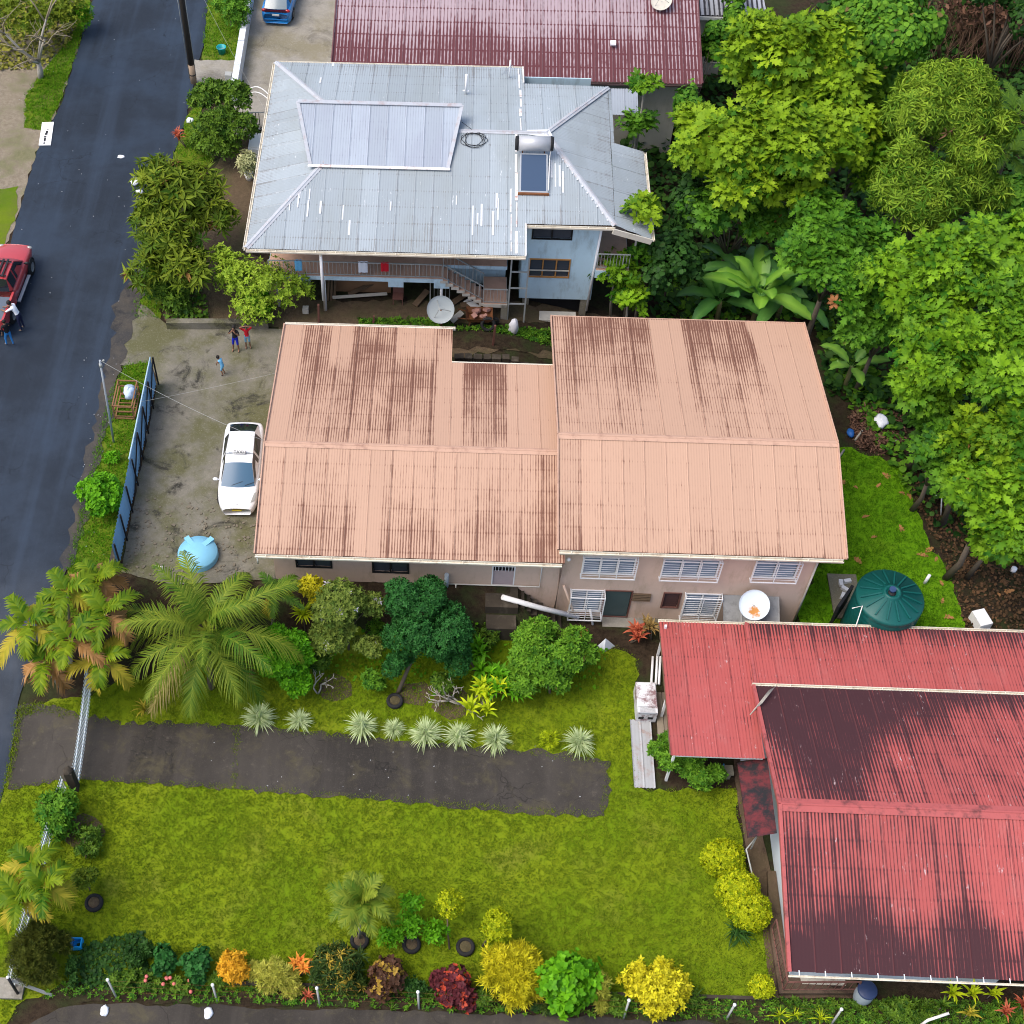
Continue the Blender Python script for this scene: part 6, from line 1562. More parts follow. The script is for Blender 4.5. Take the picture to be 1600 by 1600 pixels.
for i, (px, py, rx, ry, mt, l) in enumerate([(600, 975, 26, 24, K_vine, 'green shrub between the flowering bush and the dark garden tree'), (755, 1000, 24, 24, K_citrus, 'green shrub between the dark garden tree and the hibiscus bush'), (500, 1040, 22, 20, K_citrus, 'low green shrub behind the leafless forked stem'), (585, 1062, 20, 14, K_vine, 'low leafy clump on the grass near the tree tyre'), (690, 1070, 20, 16, K_citrus, 'low leafy clump under the dark garden tree')]):
    shrub(l, px, py, -1.2, rx, ry, 'small', 330, .15, mt, 830 + i, sub=4, f=.55)
def lolli(label, px, py, z, rx, ry, bx, by, mat, seed, n):
    l0 = lobe(px, py, z, rx, ry); plant('standard_shrub', label, 'shrub', gnd(bx, by), [l0], 'small', n, .10, mat, seed, .035, M_bark, -.8, (.7, 1.04), .15, fork=.9, limbs=1, part='foliage', stem='stem', group='lollipop shrubs on the lawn')
lolli('open yellow-green lollipop shrub on a thin dark stem', 703, 1413, -.5, 22, 22, 703, 1487, K_topi, 640, 300)
lolli('dense oval yellow lollipop shrub right of the empty tyre', 777, 1447, -.6, 23, 27, 752, 1480, K_topi, 641, 900)
lm = [lobe(640, 1410, -.5, 20, 16), lobe(610, 1462, -1.3, 22, 20), lobe(680, 1458, -1.3, 20, 20), lobe(640, 1445, -.9, 20, 24)]
plant('tyre_sapling', 'bright green sparse sapling growing in a tyre', 'sapling', gnd(643, 1478), lm, 'small', 330, .17, K_bright, 642, .03, part='foliage', stem='stem', shell=(.2, 1.0))
# bottom right corner plants
for i, (px, py, n, s, mt, l) in enumerate([(1478, 1560, 16, .62, K_lime, 'yellow-green rosette plant under the red eave, leftmost of three'), (1510, 1560, 14, .6, K_lime, 'yellow-green rosette plant under the red eave, middle of three'), (1540, 1562, 14, .55, K_lime, 'yellow-green rosette plant under the red eave, rightmost of three'),
                                         (1505, 1592, 14, .5, K_palmy, 'yellow and pink rosette plant at the bottom edge'), (1562, 1590, 16, .55, K_red, 'bronze-pink cordyline at the bottom edge'), (1590, 1580, 16, .55, K_red, 'bronze-pink cordyline in the bottom right corner'), (1465, 1580, 14, .5, K_citrus, 'green rosette plant beside the white bent pipe')]):
    cordyline(l, px, py, .55, n, s, mt, 650 + i, 'rosette_plant', 'rosette plants in the bottom right corner', .11)
shrub('light green flowering shrub along the bottom fence by the red house', 1420, 1580, -1.6, 45, 18, 'small', 420, .14, K_citrus, 660, rare=.02)
for i, (px, py) in enumerate([(1215, 1590), (1240, 1590), (1280, 1594), (1085, 1580), (1110, 1584)]):
    cordyline(['strap lily by the fence, left of the fifth post', 'strap lily beside the white spider flowers', 'strap lily left of the white post near the terrace', 'strap lily right of the lemon-coloured shrub', 'second strap lily right of the lemon-coloured shrub'][i], px, py, .05, 18, .5, K_lime if i < 3 else K_citrus, 670 + i, 'strap_lily', 'strap lilies along the bottom fence', .045)
# rose bushes with pink blooms
for i, (px, py, l) in enumerate([(240, 1535, 'rose bush with pink blooms below the dark glossy hedge plant'), (285, 1540, 'rose bush with coral blooms near the second post')]):
    t = shrub(l, px, py, -1.7, 20, 12, 'small', 160, .12, K_citrus, 680 + i, 'rose_bush', 'bush', 0)
    rng = random.Random(i); m = MB(); c = at(px, py, -1.45)
    for k in range(5): m.ell((c.x + rng.uniform(-.6, .6), c.y + rng.uniform(-.2, .3), c.z + rng.uniform(-.1, .15)), (.07, .07, .06), 8, 5)
    o = m.build('blooms', plain('rose_petal', (.62, .16, .14), .6), t); o['kind'] = 'stuff'
# ================================================================== vehicles
M_tyre = plain('tyre_rubber', (.018, .018, .019), .9, .2)
M_rim = plain('alloy_rim', (.40, .41, .42), .35, .1, metal=.6)
M_cargl = N('car_glass', .08, .7).color((.012, .016, .022)).mat
M_blueg = N('windscreen_glass', .22, .3).color((.05, .115, .19)).mat
M_black = plain('black_plastic', (.016, .016, .018), .55, .15)
M_lamp = N('headlamp_lens', .12, .6).color((.33, .33, .31)).mat
M_tail = N('tail_lamp', .2, .6).color((.35, .01, .012)).mat
def paint(name, c):
    m = N(name, .28, .5); m.color(m.mix(m.noise(2.5), tuple(x * .93 for x in c), c)); m.b.inputs['Coat Weight'].default_value = .5; m.b.inputs['Coat Roughness'].default_value = .12; return m.mat
def interp(tab, y):
    for (a, *p), (b, *q) in zip(tab, tab[1:]):
        if a <= y <= b:
            t = (y - a) / (b - a); t = t * t * (3 - 2 * t) if False else t
            return [u + (v - u) * t for u, v in zip(p, q)]
    return list(tab[0][1:]) if y < tab[0][0] else list(tab[-1][1:])
def loftbody(m, tab, ys, zb, crown=.04):
    """tab: y, half width, top z"""
    ring = []
    for y in ys:
        w_, zt = interp(tab, y); zm = zb + (zt - zb) * .55
        half = [(w_ * .86, zb), (w_ * .97, zb + .08), (w_, zm), (w_ * .985, zm + (zt - zm) * .55), (w_ * .93, zt - .035), (w_ * .82, zt), (w_ * .42, zt + crown)]
        ring.append([(x, y, z) for x, z in half] + [(0, y, zt + crown * 1.15)] + [(-x, y, z) for x, z in reversed(half)])
    n = len(ring[0]); v = [p for r_ in ring for p in r_]
    f = [(k * n + i, k * n + i + 1, (k + 1) * n + i + 1, (k + 1) * n + i) for k in range(len(ys) - 1) for i in range(n - 1)]
    f += [((k + 1) * n - 1 + 0, k * n, (k + 1) * n, (k + 2) * n - 1) for k in range(len(ys) - 1)]
    f += [tuple(range(n)), tuple(reversed(range((len(ys) - 1) * n, len(ys) * n)))]
    m.add(v, f, True)
def wheels(t, ax, track, r, w_=.2):
    tm = MB(); tm.lathe([(r * .62, -w_ / 2), (r * .93, -w_ / 2), (r, -w_ * .3), (r, w_ * .3), (r * .93, w_ / 2), (r * .62, w_ / 2)], rot=Matrix.Rotation(R(90), 3, 'Y'), n=20); tme = tm.mesh('tyre', M_tyre)
    rm = MB(); rm.lathe([(.0, w_ * .42), (r * .2, w_ * .42), (r * .6, w_ * .3), (r * .63, w_ * .5), (r * .63, -w_ * .45), (0, -w_ * .45)], rot=Matrix.Rotation(R(90), 3, 'Y'), n=14); rme = rm.mesh('rim', M_rim)
    for y in ax:
        for s in (1, -1):
            e = bpy.data.objects.new('wheel', tme); col.objects.link(e); e.parent = t; e.location = (s * track, y, r); e.rotation_euler = (0, 0, 0 if s > 0 else math.pi)
            o = bpy.data.objects.new('rim', rme); col.objects.link(o); o.parent = e
def surf(m, rows, smooth=True):
    n = len(rows[0]); m.add([p for r_ in rows for p in r_], [(k * n + i, k * n + i + 1, (k + 1) * n + i + 1, (k + 1) * n + i) for k in range(len(rows) - 1) for i in range(n - 1)], smooth)
def across(y, w_, z, cr, n=7, bow=0.0):
    return [((2 * i / (n - 1) - 1) * w_, y + bow * (1 - (2 * i / (n - 1) - 1) ** 2), z + cr * (1 - (2 * i / (n - 1) - 1) ** 2)) for i in range(n)]
def greenhouse(t, body, P, wind, rear, mat):
    """P: windshield base, windshield top, roof mid, roof rear, rear glass base: (y, half width, z)"""
    (y0, w0, z0), (y1, w1, z1), (ym, wm, zm), (y2, w2, z2), (y3, w3, z3) = P
    m = MB(); surf(m, [across(y1, w1, z1, .05), across((y1 + ym) / 2, (w1 + wm) / 2 + .005, (z1 + zm) / 2 + .015, .05), across(ym, wm, zm, .05), across((ym + y2) / 2, (wm + w2) / 2, (zm + z2) / 2 + .012, .05), across(y2, w2, z2, .04)]); m.build('roof', mat, t, True)
    m = MB(); surf(m, [across(y0, w0, z0, .01, bow=.10), across((y0 + y1) / 2, (w0 + w1) / 2, (z0 + z1) / 2 + .015, .03, bow=.06), across(y1, w1, z1, .05)]); ws = m.build('windscreen', wind, t, True)
    m = MB(); surf(m, [across(y2, w2, z2, .04), across((y2 + y3) / 2, (w2 + w3) / 2, (z2 + z3) / 2 + .02, .03, bow=-.04), across(y3, w3, z3, .01, bow=-.06)]); m.build('rear_window', rear, t, True)
    bx = w0 + .07
    for s in (1, -1):
        ms, mg = MB(), MB()
        top = [(s * w1, y1, z1), (s * wm, ym, zm), (s * w2, y2, z2)]; bot = [(s * w0, y0, z0), (s * bx, y1, z0 - .0), (s * bx, ym, z0), (s * bx, y2, z0 + .01), (s * w3, y3, z3)]
        ms.add([bot[0], top[0], bot[1]], [(0, 1, 2)]); ms.add([bot[1], top[0], top[1], bot[2]], [(0, 1, 2, 3)]); ms.add([bot[2], top[1], top[2], bot[3]], [(0, 1, 2, 3)]); ms.add([bot[3], top[2], bot[4]], [(0, 1, 2)])
        q = [Vector(p) for p in (bot[0], top[0], top[1], bot[2])]; q2 = [Vector(p) for p in (bot[2], top[1], top[2], bot[3])]
        off = Vector((s * .012, 0, .006))
        for qq in (q, q2):
            c = sum(qq, Vector()) / 4; mg.add([c + (p - c) * .86 + off for p in qq], [(0, 1, 2, 3)])
        ms.build('pillar', mat, t, True); mg.build('side_window', M_cargl, t, True)
    m = MB()
    for s in (.25, -.3): m.bar((s, y0 + .02, z0 + .05), (s - .45, y0 - .12, z0 + .14), .018, .012)
    m.build('wiper', M_black, ws, True)
def mirrors(t, y, x, z, mat):
    for s in (1, -1):
        m = MB(); m.ell((s * (x + .1), y, z), (.12, .07, .075), 10, 6); m.bar((s * (x - .05), y, z - .03), (s * (x + .05), y, z - .02), .04); m.build('mirror', mat, t, True)
def plate(t, y, z, tilt, mat, txt=None, w_=.40, h=.13):
    m = MB(); m.box((0, y, z), (w_, .012, h), rot=Matrix.Rotation(tilt, 3, 'X')); return m.build('number_plate', mat, t, True)

def arches(t, ax, track, r, mat):
    for y in ax:
        for s in (1, -1):
            m = MB(); pts = [(s * (track + .085), y + (r + .045) * math.cos(a), r + (r + .045) * math.sin(a)) for a in np.linspace(.05, math.pi - .05, 10)]
            for a, b in zip(pts, pts[1:]): m.bar(a, b, .05, .04)
            m.cyl((s * (track - .16), y, r), (s * (track + .088), y, r), r + .04, n=18)
            m.build('wheel_arch', M_black, t, True)

# white taxi
c = (gnd(342, 750) + gnd(408, 750)) / 2; tc = at(374, 735, .55)
taxi = thing('taxi', 'white taxi saloon parked on the mossy concrete beside the peach roof', 'car', (tc.x + .08, tc.y + .1, .05), R(180) + R(1.5))
Pw = paint('white_car_paint', (.80, .81, .82))
tab = [(-2.22, .66, .86), (-2.15, .78, .98), (-1.8, .845, 1.0), (-1.0, .862, .96), (0, .862, .93), (1.0, .855, .93), (1.3, .845, .93), (1.75, .81, .83), (2.05, .72, .70), (2.2, .58, .58)]
m = MB(); loftbody(m, tab, [-2.22, -2.17, -2.05, -1.8, -1.4, -.9, -.3, .3, .9, 1.3, 1.55, 1.8, 1.95, 2.08, 2.16, 2.22], .2); m.build('body', Pw, taxi, True)
greenhouse(taxi, None, [(1.28, .70, .95), (.42, .555, 1.40), (-.2, .565, 1.46), (-1.35, .53, 1.33), (-1.98, .60, 1.05)], M_blueg, M_cargl, Pw)
arches(taxi, (1.35, -1.35), .755, .31, M_black); wheels(taxi, (1.35, -1.35), .76, .31); mirrors(taxi, .95, .86, .98, Pw)
for s in (1, -1):
    m = MB(); m.add([(s * .56, 2.02, .745), (s * .74, 1.88, .76), (s * .80, 1.55, .90), (s * .70, 1.62, .895)], [(0, 1, 2, 3) if s > 0 else (3, 2, 1, 0)]); m.build('headlight', M_lamp, taxi, True)
m = MB(); m.ell((0, 2.08, .705), (.06, .03, .03), 10, 6); m.build('emblem', M_rim, taxi, True)
plate(taxi, 2.235, .50, R(-20), plain('yellow_plate', (.55, .42, .02), .5))
m = MB(); m.box((0, -.02, 1.60), (.52, .16, .13)); m.ell((0, -.02, 1.60), (.3, .085, .085), 12, 8); sgn = m.build('taxi_sign', plain('sign_white', (.72, .72, .70), .4), taxi, True)
m = MB(); m.bar((-.55, -.02, 1.50), (.55, -.02, 1.50), .04, .03)
for s in (1, -1): m.box((s * .36, -.02, 1.53), (.14, .05, .05))
m.build('roof_bar', M_steel, taxi, True)
def lettering(txt, size, parent, loc, rot, mat, name='lettering'):
    cu = bpy.data.curves.new(name, 'FONT'); cu.body = txt; cu.size = size; cu.align_x = 'CENTER'; cu.align_y = 'CENTER'; cu.extrude = .004; cu.materials.append(mat)
    o = bpy.data.objects.new(name, cu); col.objects.link(o); me = bpy.data.meshes.new_from_object(o.evaluated_get(bpy.context.evaluated_depsgraph_get())); bpy.data.objects.remove(o)
    o = bpy.data.objects.new(name, me); col.objects.link(o); o.parent = parent; o.location = loc; o.rotation_euler = rot; return o
lettering('TAXI', .19, sgn, (0, .075, 1.69), (R(90) - R(38), 0, R(180)), M_black)
# blue hatchback
bc = at(437, 12, .6)
bcar = thing('blue_car', 'bright blue hatchback parked in the concrete yard at the top edge', 'car', (bc.x, bc.y + 1.2, .05), R(-3))
Pb = paint('blue_car_paint', (.012, .20, .56))
tab = [(-2.2, .70, .78), (-2.12, .80, .98), (-1.8, .85, 1.02), (0, .86, .98), (1.2, .84, .96), (1.8, .80, .85), (2.15, .66, .62)]
m = MB(); loftbody(m, tab, [-2.2, -2.15, -2.05, -1.8, -1.2, -.5, .2, .8, 1.2, 1.6, 1.9, 2.08, 2.18], .2); m.build('body', Pb, bcar, True)
greenhouse(bcar, None, [(1.35, .70, .98), (.55, .57, 1.46), (-.2, .59, 1.52), (-1.55, .57, 1.44), (-2.1, .64, 1.06)], M_blueg, N('pale_rear_glass', .15, .6).color((.16, .20, .22)).mat, Pb)
arches(bcar, (1.35, -1.3), .755, .3, M_black); wheels(bcar, (1.35, -1.3), .76, .3); mirrors(bcar, 1.0, .86, 1.0, Pb)
m = MB(); m.box((0, -2.155, .955), (1.25, .10, .10)); m.build('light_bar', plain('dark_lens', (.05, .008, .02), .25), bcar, True)
for s in (1, -1):
    m = MB(); m.ell((s * .66, -2.09, .95), (.16, .10, .09), 10, 6); m.build('tail_light', M_tail, bcar, True)
plate(bcar, -2.225, .74, R(12), M_white); m = MB(); m.box((0, -2.20, .46), (1.3, .06, .06)); m.build('bumper_trim', Pb, bcar, True)
# red pickup
pc = at(8, 440, .9)
pk = thing('red_pickup', 'red double-cab pickup truck with roof rack stopped on the road', 'pickup', (pc.x - .15, pc.y - .15, .09), R(-3.5))
Pr = paint('red_car_paint', (.42, .045, .05))
tab = [(-2.65, .86, 1.02), (-.7, .89, 1.06), (.9, .89, 1.08), (1.3, .89, 1.08), (2.2, .86, 1.0), (2.6, .72, .86)]
m = MB(); loftbody(m, tab, [-.75, -.3, .3, .9, 1.3, 1.7, 2.1, 2.4, 2.55, 2.63], .42, .03); m.build('body', Pr, pk, True)
greenhouse(pk, None, [(1.35, .74, 1.09), (.62, .62, 1.72), (.0, .64, 1.77), (-.62, .62, 1.72), (-.78, .70, 1.12)], M_cargl, M_cargl, Pr)
m = MB()
for s in (1, -1): m.span((s * .80, -2.65, .5), (s * .90, -.78, 1.1))
m.span((-.8, -2.66, .5), (.8, -2.58, 1.08)); m.span((-.8, -2.58, .5), (.8, -.76, .58)); m.build('bed', Pr, pk, True)
m = MB(); m.span((-.79, -2.57, .585), (.79, -.8, .62)); m.span((-.79, -2.55, 1.0), (.79, -1.05, 1.02)); m.build('bed_cover', plain('grey_liner', (.10, .125, .16), .6), pk, True)
m = MB()
for i in range(5): m.box((-.44 + .22 * i, -.02, 1.87), (.09, 1.15, .04))
for y in (-.5, .45): m.bar((-.6, y, 1.84), (.6, y, 1.84), .05)
m.build('roof_rack', M_black, pk, True)
arches(pk, (1.7, -1.55), .82, .39, M_black); wheels(pk, (1.7, -1.55), .83, .39, .26); mirrors(pk, 1.1, .90, 1.18, M_black)
for s in (1, -1):
    m = MB(); m.bar((s * .95, -.7, .42), (s * .95, 1.1, .42), .14, .05); m.build('side_step', M_steel, pk, True)
for s in (1, -1):
    m = MB(); m.ell((s * .68, 2.5, .85), (.14, .1, .09), 10, 6); m.build('headlight', M_lamp, pk, True)

# ================================================================== people
M_skin = plain('skin', (.22, .115, .07), .6, .08)
M_hair = plain('hair', (.012, .010, .009), .7, .2)
def person(label, loc, rz, H, pose, top, bottom, shoe, group, longleg=True, sleeve=True):
    """one continuous skinned body; pose overrides joint positions (in the frame of a 1.7 m adult facing +Y)"""
    J = {'pelvis': (0, 0, .93), 'belly': (0, 0, 1.10), 'chest': (0, 0, 1.30), 'neck': (0, 0, 1.46), 'chin': (0, .03, 1.53), 'head': (0, .02, 1.61), 'crown': (0, .01, 1.68), 'nose': (0, .125, 1.585)}
    for s, n in ((1, 'r'), (-1, 'l')):
        J.update({n + 'sho': (s * .175, 0, 1.40), n + 'elb': (s * .24, -.02, 1.12), n + 'wri': (s * .25, .06, .88), n + 'hand': (s * .25, .09, .81), n + 'hip': (s * .09, 0, .88), n + 'kne': (s * .10, .02, .49), n + 'ank': (s * .11, -.02, .09), n + 'toe': (s * .13, .13, .035)})
    J.update(pose)
    Rr = {'pelvis': .125, 'belly': .115, 'chest': .135, 'neck': .055, 'chin': .075, 'head': .098, 'crown': .07, 'nose': .014, 'sho': .062, 'elb': .042, 'wri': .03, 'hand': .034, 'hip': .088, 'kne': .058, 'ank': .04, 'toe': .034}
    E_ = [('pelvis', 'belly', 1), ('belly', 'chest', 1), ('chest', 'neck', 1), ('neck', 'chin', 0), ('chin', 'head', 0), ('head', 'crown', 0), ('head', 'nose', 0)]
    for n in 'rl':
        E_ += [('chest', n + 'sho', 1), (n + 'sho', n + 'elb', 1 if sleeve else 0), (n + 'elb', n + 'wri', 0), (n + 'wri', n + 'hand', 0), ('pelvis', n + 'hip', 2), (n + 'hip', n + 'kne', 2), (n + 'kne', n + 'ank', 2 if longleg else 0), (n + 'ank', n + 'toe', 3)]
        w_, h = Vector(J[n + 'wri']), Vector(J[n + 'hand']); d = (h - w_).normalized(); sd = d.cross(Vector((.2, 1, .1))).normalized()
        for k in range(4):
            nm = f'{n}f{k}'; J[nm] = tuple(h + d * (.075 + .015 * (1.5 - abs(k - 1.5))) + sd * (.022 * (k - 1.5)) * 1.3); Rr[nm] = .009; E_.append((n + 'hand', nm, 0))
        J[n + 'th'] = tuple(w_.lerp(h, .5) + sd * .06 + d * .03); Rr[n + 'th'] = .010; E_.append((n + 'hand', n + 'th', 0))
    names = list(J); idx = {n: i for i, n in enumerate(names)}; k = H / 1.7
    hs = 1.0 if H > 1.5 else 1.18
    V_ = [Vector(J[n]) * k for n in names]
    if hs != 1:
        hc = V_[idx['chin']].copy()
        for n in ('head', 'crown', 'nose'): V_[idx[n]] = hc + (V_[idx[n]] - hc) * hs
    me = bpy.data.meshes.new('skeleton'); me.from_pydata(V_, [(idx[a], idx[b]) for a, b, _ in E_], [])
    ob = bpy.data.objects.new('skeleton', me); col.objects.link(ob)
    sk = ob.modifiers.new('s', 'SKIN'); sk.use_smooth_shade = True
    def rad(n):
        if n in Rr: q = Rr[n]
        else: q = Rr[n[1:]]
        return q * k * (hs if n in ('head', 'crown', 'chin') else 1)
    for i, n in enumerate(names):
        q = rad(n); fl = .78 if n in ('chest', 'belly', 'pelvis') else 1
        me.skin_vertices[0].data[i].radius = (q, q * fl); me.skin_vertices[0].data[i].use_root = n == 'pelvis'
    sub = ob.modifiers.new('u', 'SUBSURF'); sub.levels = sub.render_levels = 1
    dg = bpy.context.evaluated_depsgraph_get(); bm_ = bpy.data.meshes.new_from_object(ob.evaluated_get(dg))
    bpy.data.objects.remove(ob); 
    bm_.materials.clear()
    for q in (M_skin, top, bottom, shoe): bm_.materials.append(q)
    segs = [(V_[idx[a]], V_[idx[b]], q) for a, b, q in E_]
    for p in bm_.polygons:
        c = p.center; best = (9, 0)
        for a, b, q in segs:
            ab = b - a; t = max(0, min(1, (c - a).dot(ab) / max(ab.length_squared, 1e-9))); d = (c - a - ab * t).length
            if d < best[0]: best = (d, q)
        p.material_index = best[1]; p.use_smooth = True
    t = thing('person', label, 'person', loc, rz, group)
    link('body', bm_, t, True)
    hd, cr = V_[idx['head']], V_[idx['crown']]; ax = (cr - V_[idx['chin']]).normalized(); fwd = (V_[idx['nose']] - hd).normalized()
    m = MB(); rr = .108 * k * hs; Mh = Matrix((fwd.cross(ax), fwd, ax)).transposed(); m.ell(hd - fwd * .022 * k + ax * .03 * k, (rr * .98, rr * 1.02, rr * 1.02), 12, 8, Mh); m.build('hair', M_hair, t, True)
    for s in (1, -1):
        m = MB(); m.ell(hd + fwd * .092 * k * hs + Mh @ Vector((s * .036 * k, 0, -.005)), (.014 * k,) * 3, 6, 4); m.build('eye', M_dark, t, True)
    m = MB(); m.box(hd + fwd * .094 * k * hs - ax * .055 * k, (.045 * k, .012 * k, .012 * k), rot=Mh); m.build('mouth', plain('lips', (.20, .07, .06), .6), t, True)
    return t
M_wshirt = plain('white_shirt', (.78, .80, .84), .8, .06); M_navy = plain('navy_cloth', (.010, .014, .045), .8, .15); M_blk = plain('black_cloth', (.010, .010, .013), .85, .2)
M_jean = plain('bright_jeans', (.03, .20, .50), .8, .12); M_redc = plain('red_cloth', (.50, .01, .022), .8, .1); M_roy = plain('royal_blue_cloth', (.005, .015, .36), .8, .12); M_bw = plain('blue_white_shorts', (.16, .34, .46), .8, .4, scale=22); M_sky = plain('sky_blue_cloth', (.14, .42, .68), .8, .25, scale=12); M_shoe = plain('sandal_shoe', (.22, .16, .12), .8)
p = at(36, 515, .09); person('adult in white shirt and dark trousers leaning on the red pickup', p, R(75), 1.78, {'chest': (0, .16, 1.26), 'belly': (0, .06, 1.08), 'neck': (0, .24, 1.41), 'chin': (0, .29, 1.46), 'head': (0, .32, 1.53), 'crown': (0, .34, 1.60), 'nose': (0, .42, 1.49), 'rsho': (.17, .2, 1.36), 'lsho': (-.17, .2, 1.36), 'relb': (.22, .42, 1.18), 'lelb': (-.22, .42, 1.18), 'rwri': (.12, .62, 1.1), 'lwri': (-.12, .62, 1.1), 'rhand': (.10, .69, 1.09), 'lhand': (-.10, .69, 1.09)}, M_wshirt, M_navy, M_shoe, 'adults at the pickup')
p = at(18, 540, .09); person('adult in black top and bright blue jeans behind the red pickup', p, R(40), 1.62, {'relb': (.26, .10, 1.14), 'rwri': (.16, .28, 1.1), 'rhand': (.12, .33, 1.12), 'lank': (-.16, .16, .09), 'lkne': (-.13, .12, .49), 'ltoe': (-.18, .30, .035)}, M_blk, M_jean, M_shoe, 'adults at the pickup')
CG = 'children in the mossy yard'
p = at(370, 548, .05); person('child in black top and royal blue shorts with hands at the face', p, R(170), 1.58, {'relb': (.26, .10, 1.22), 'rwri': (.10, .17, 1.44), 'rhand': (.06, .17, 1.52), 'lelb': (-.26, .10, 1.20), 'lwri': (-.11, .18, 1.40), 'lhand': (-.07, .18, 1.48), 'rkne': (.13, .03, .49), 'rank': (.17, 0, .09), 'rtoe': (.19, .15, .035)}, M_blk, M_roy, M_skin, CG, False)
p = at(388, 543, .05); person('child in red shirt and blue shorts with both arms over the head', p, R(190), 1.42, {'relb': (.34, .04, 1.62), 'rwri': (.12, .10, 1.74), 'rhand': (.05, .10, 1.74), 'lelb': (-.34, .04, 1.60), 'lwri': (-.12, .10, 1.72), 'lhand': (-.05, .10, 1.73)}, M_redc, M_bw, M_skin, CG, False)
p = at(350, 586, .05); person('small child in light blue leaning forward in the yard', p, R(60), 1.15, {'chest': (0, .15, 1.26), 'belly': (0, .05, 1.08), 'neck': (0, .24, 1.40), 'chin': (0, .29, 1.45), 'head': (0, .32, 1.52), 'crown': (0, .33, 1.59), 'nose': (0, .42, 1.48), 'rsho': (.17, .19, 1.36), 'lsho': (-.17, .19, 1.36), 'relb': (.2, .32, 1.12), 'lelb': (-.2, .32, 1.12), 'rwri': (.12, .40, .93), 'lwri': (-.12, .40, .93), 'rhand': (.11, .42, .86), 'lhand': (-.11, .42, .86), 'rkne': (.10, .16, .50), 'lkne': (-.10, .10, .50)}, M_sky, M_sky, M_blk, CG, False, False)
# ================================================================== fences, walls, poles
rng = random.Random(77)
M_bsheet = plain('blue_painted_sheet', (.20, .43, .68), .55, .15, dirt=(.32, .46, .58), dirt_amt=.5)
bf = thing('blue_fence', 'tall fence of blue painted sheets between the verge and the mossy yard', 'fence', (-11.7, 2, 0))
ysn = list(np.linspace(6.7, -3.4, 15)); m0 = None
for i in range(14):
    y1, y0 = ysn[i], ysn[i + 1]; z0, z1 = terrain(-11.65, y1), terrain(-11.65, y0)
    m = MB(); k = 8; hgt = 1.75 + rng.uniform(-.04, .04)
    V_ = [(-11.65 + (.02 if j % 2 else -.02) + rng.uniform(-.006, .006), y1 + (y0 - y1) * j / k, zz + dz) for j in range(k + 1) for zz, dz in ((z0 + (z1 - z0) * j / k, .12), (z0 + (z1 - z0) * j / k, hgt))]
    m.add(V_, [(2 * j, 2 * j + 2, 2 * j + 3, 2 * j + 1) for j in range(k)], False); m.build('sheet', M_bsheet, bf)
for i in range(0, 15, 2):
    m = MB(); z = terrain(-11.65, ysn[i]); m.bar((-11.55, ysn[i], z - .1), (-11.55, ysn[i], z + 1.8), .06); m.build('post', M_dark, bf)
for i in range(0, 8, 2):
    m = MB(); a, b = ysn[i], ysn[min(i + 3, 14)]; m.bar((-11.57, a, terrain(-11.6, a) + 1.7), (-11.57, b, terrain(-11.6, b) + .15), .05); m.build('brace', M_dark, bf)
m = MB(); m.tube([(-11.66, y, terrain(-11.65, y) + 1.8) for y in ysn[:9]], .035, 6); m.build('rail', plain('pale_blue_pipe', (.35, .50, .60), .5), bf)
m = MB()
for i in range(14): m.bar((-11.9, ysn[i], terrain(-11.9, ysn[i]) + .15), (-11.9, ysn[i + 1], terrain(-11.9, ysn[i + 1]) + .15), .22, .5)
tag(m.build('kerb_wall', M_mould), 'low dark concrete kerb wall along the road side of the blue fence', 'wall')
# low mossy wall at the top of the yard
a, b = gnd(262, 512), gnd(420, 512); m = MB(); m.bar(a + Vector((0, 0, .2)), b + Vector((0, 0, .2)), .3, .5); tag(m.build('yard_wall', M_yard), 'low mossy wall at the rear of the taxi yard', 'wall')
# retaining wall behind the peach house, stone by stone
rw = thing('stone_wall', 'dark stone retaining wall in the gap behind the peach roofs', 'wall', (3.8, 8.6, -.5))
sm = [MB() for _ in range(3)]
for i, q in enumerate(sm): q.box((0, 0, 0), (.42 - .05 * i, .3, .24 + .02 * i))
sms = [q.mesh('stone', M_mould) for q in sm]
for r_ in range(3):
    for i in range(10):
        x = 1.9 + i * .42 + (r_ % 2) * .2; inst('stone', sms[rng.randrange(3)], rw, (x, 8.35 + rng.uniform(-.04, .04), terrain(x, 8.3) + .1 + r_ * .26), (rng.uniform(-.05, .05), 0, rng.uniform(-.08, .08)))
# white wall by the blue car
a, b = at(387, 0, .9), at(364, 142, .9); a = a + (a - b) * .6
ww = thing('white_wall', 'long white boundary wall beside the blue car yard', 'wall', ((a + b) / 2).to_tuple()[:2] + (0,))
for i in range(6):
    p, q = a.lerp(b, i / 6), a.lerp(b, (i + 1) / 6 - .003); m = MB(); m.bar(Vector((p.x, p.y, .44 + rng.uniform(-.02, .02))), Vector((q.x, q.y, .44)), .34, .95); m.build('panel', plain(f'wall_white_{i}', (.66, .70, .74), .7, .08, dirt=(.35, .36, .33), dirt_amt=.6), ww)
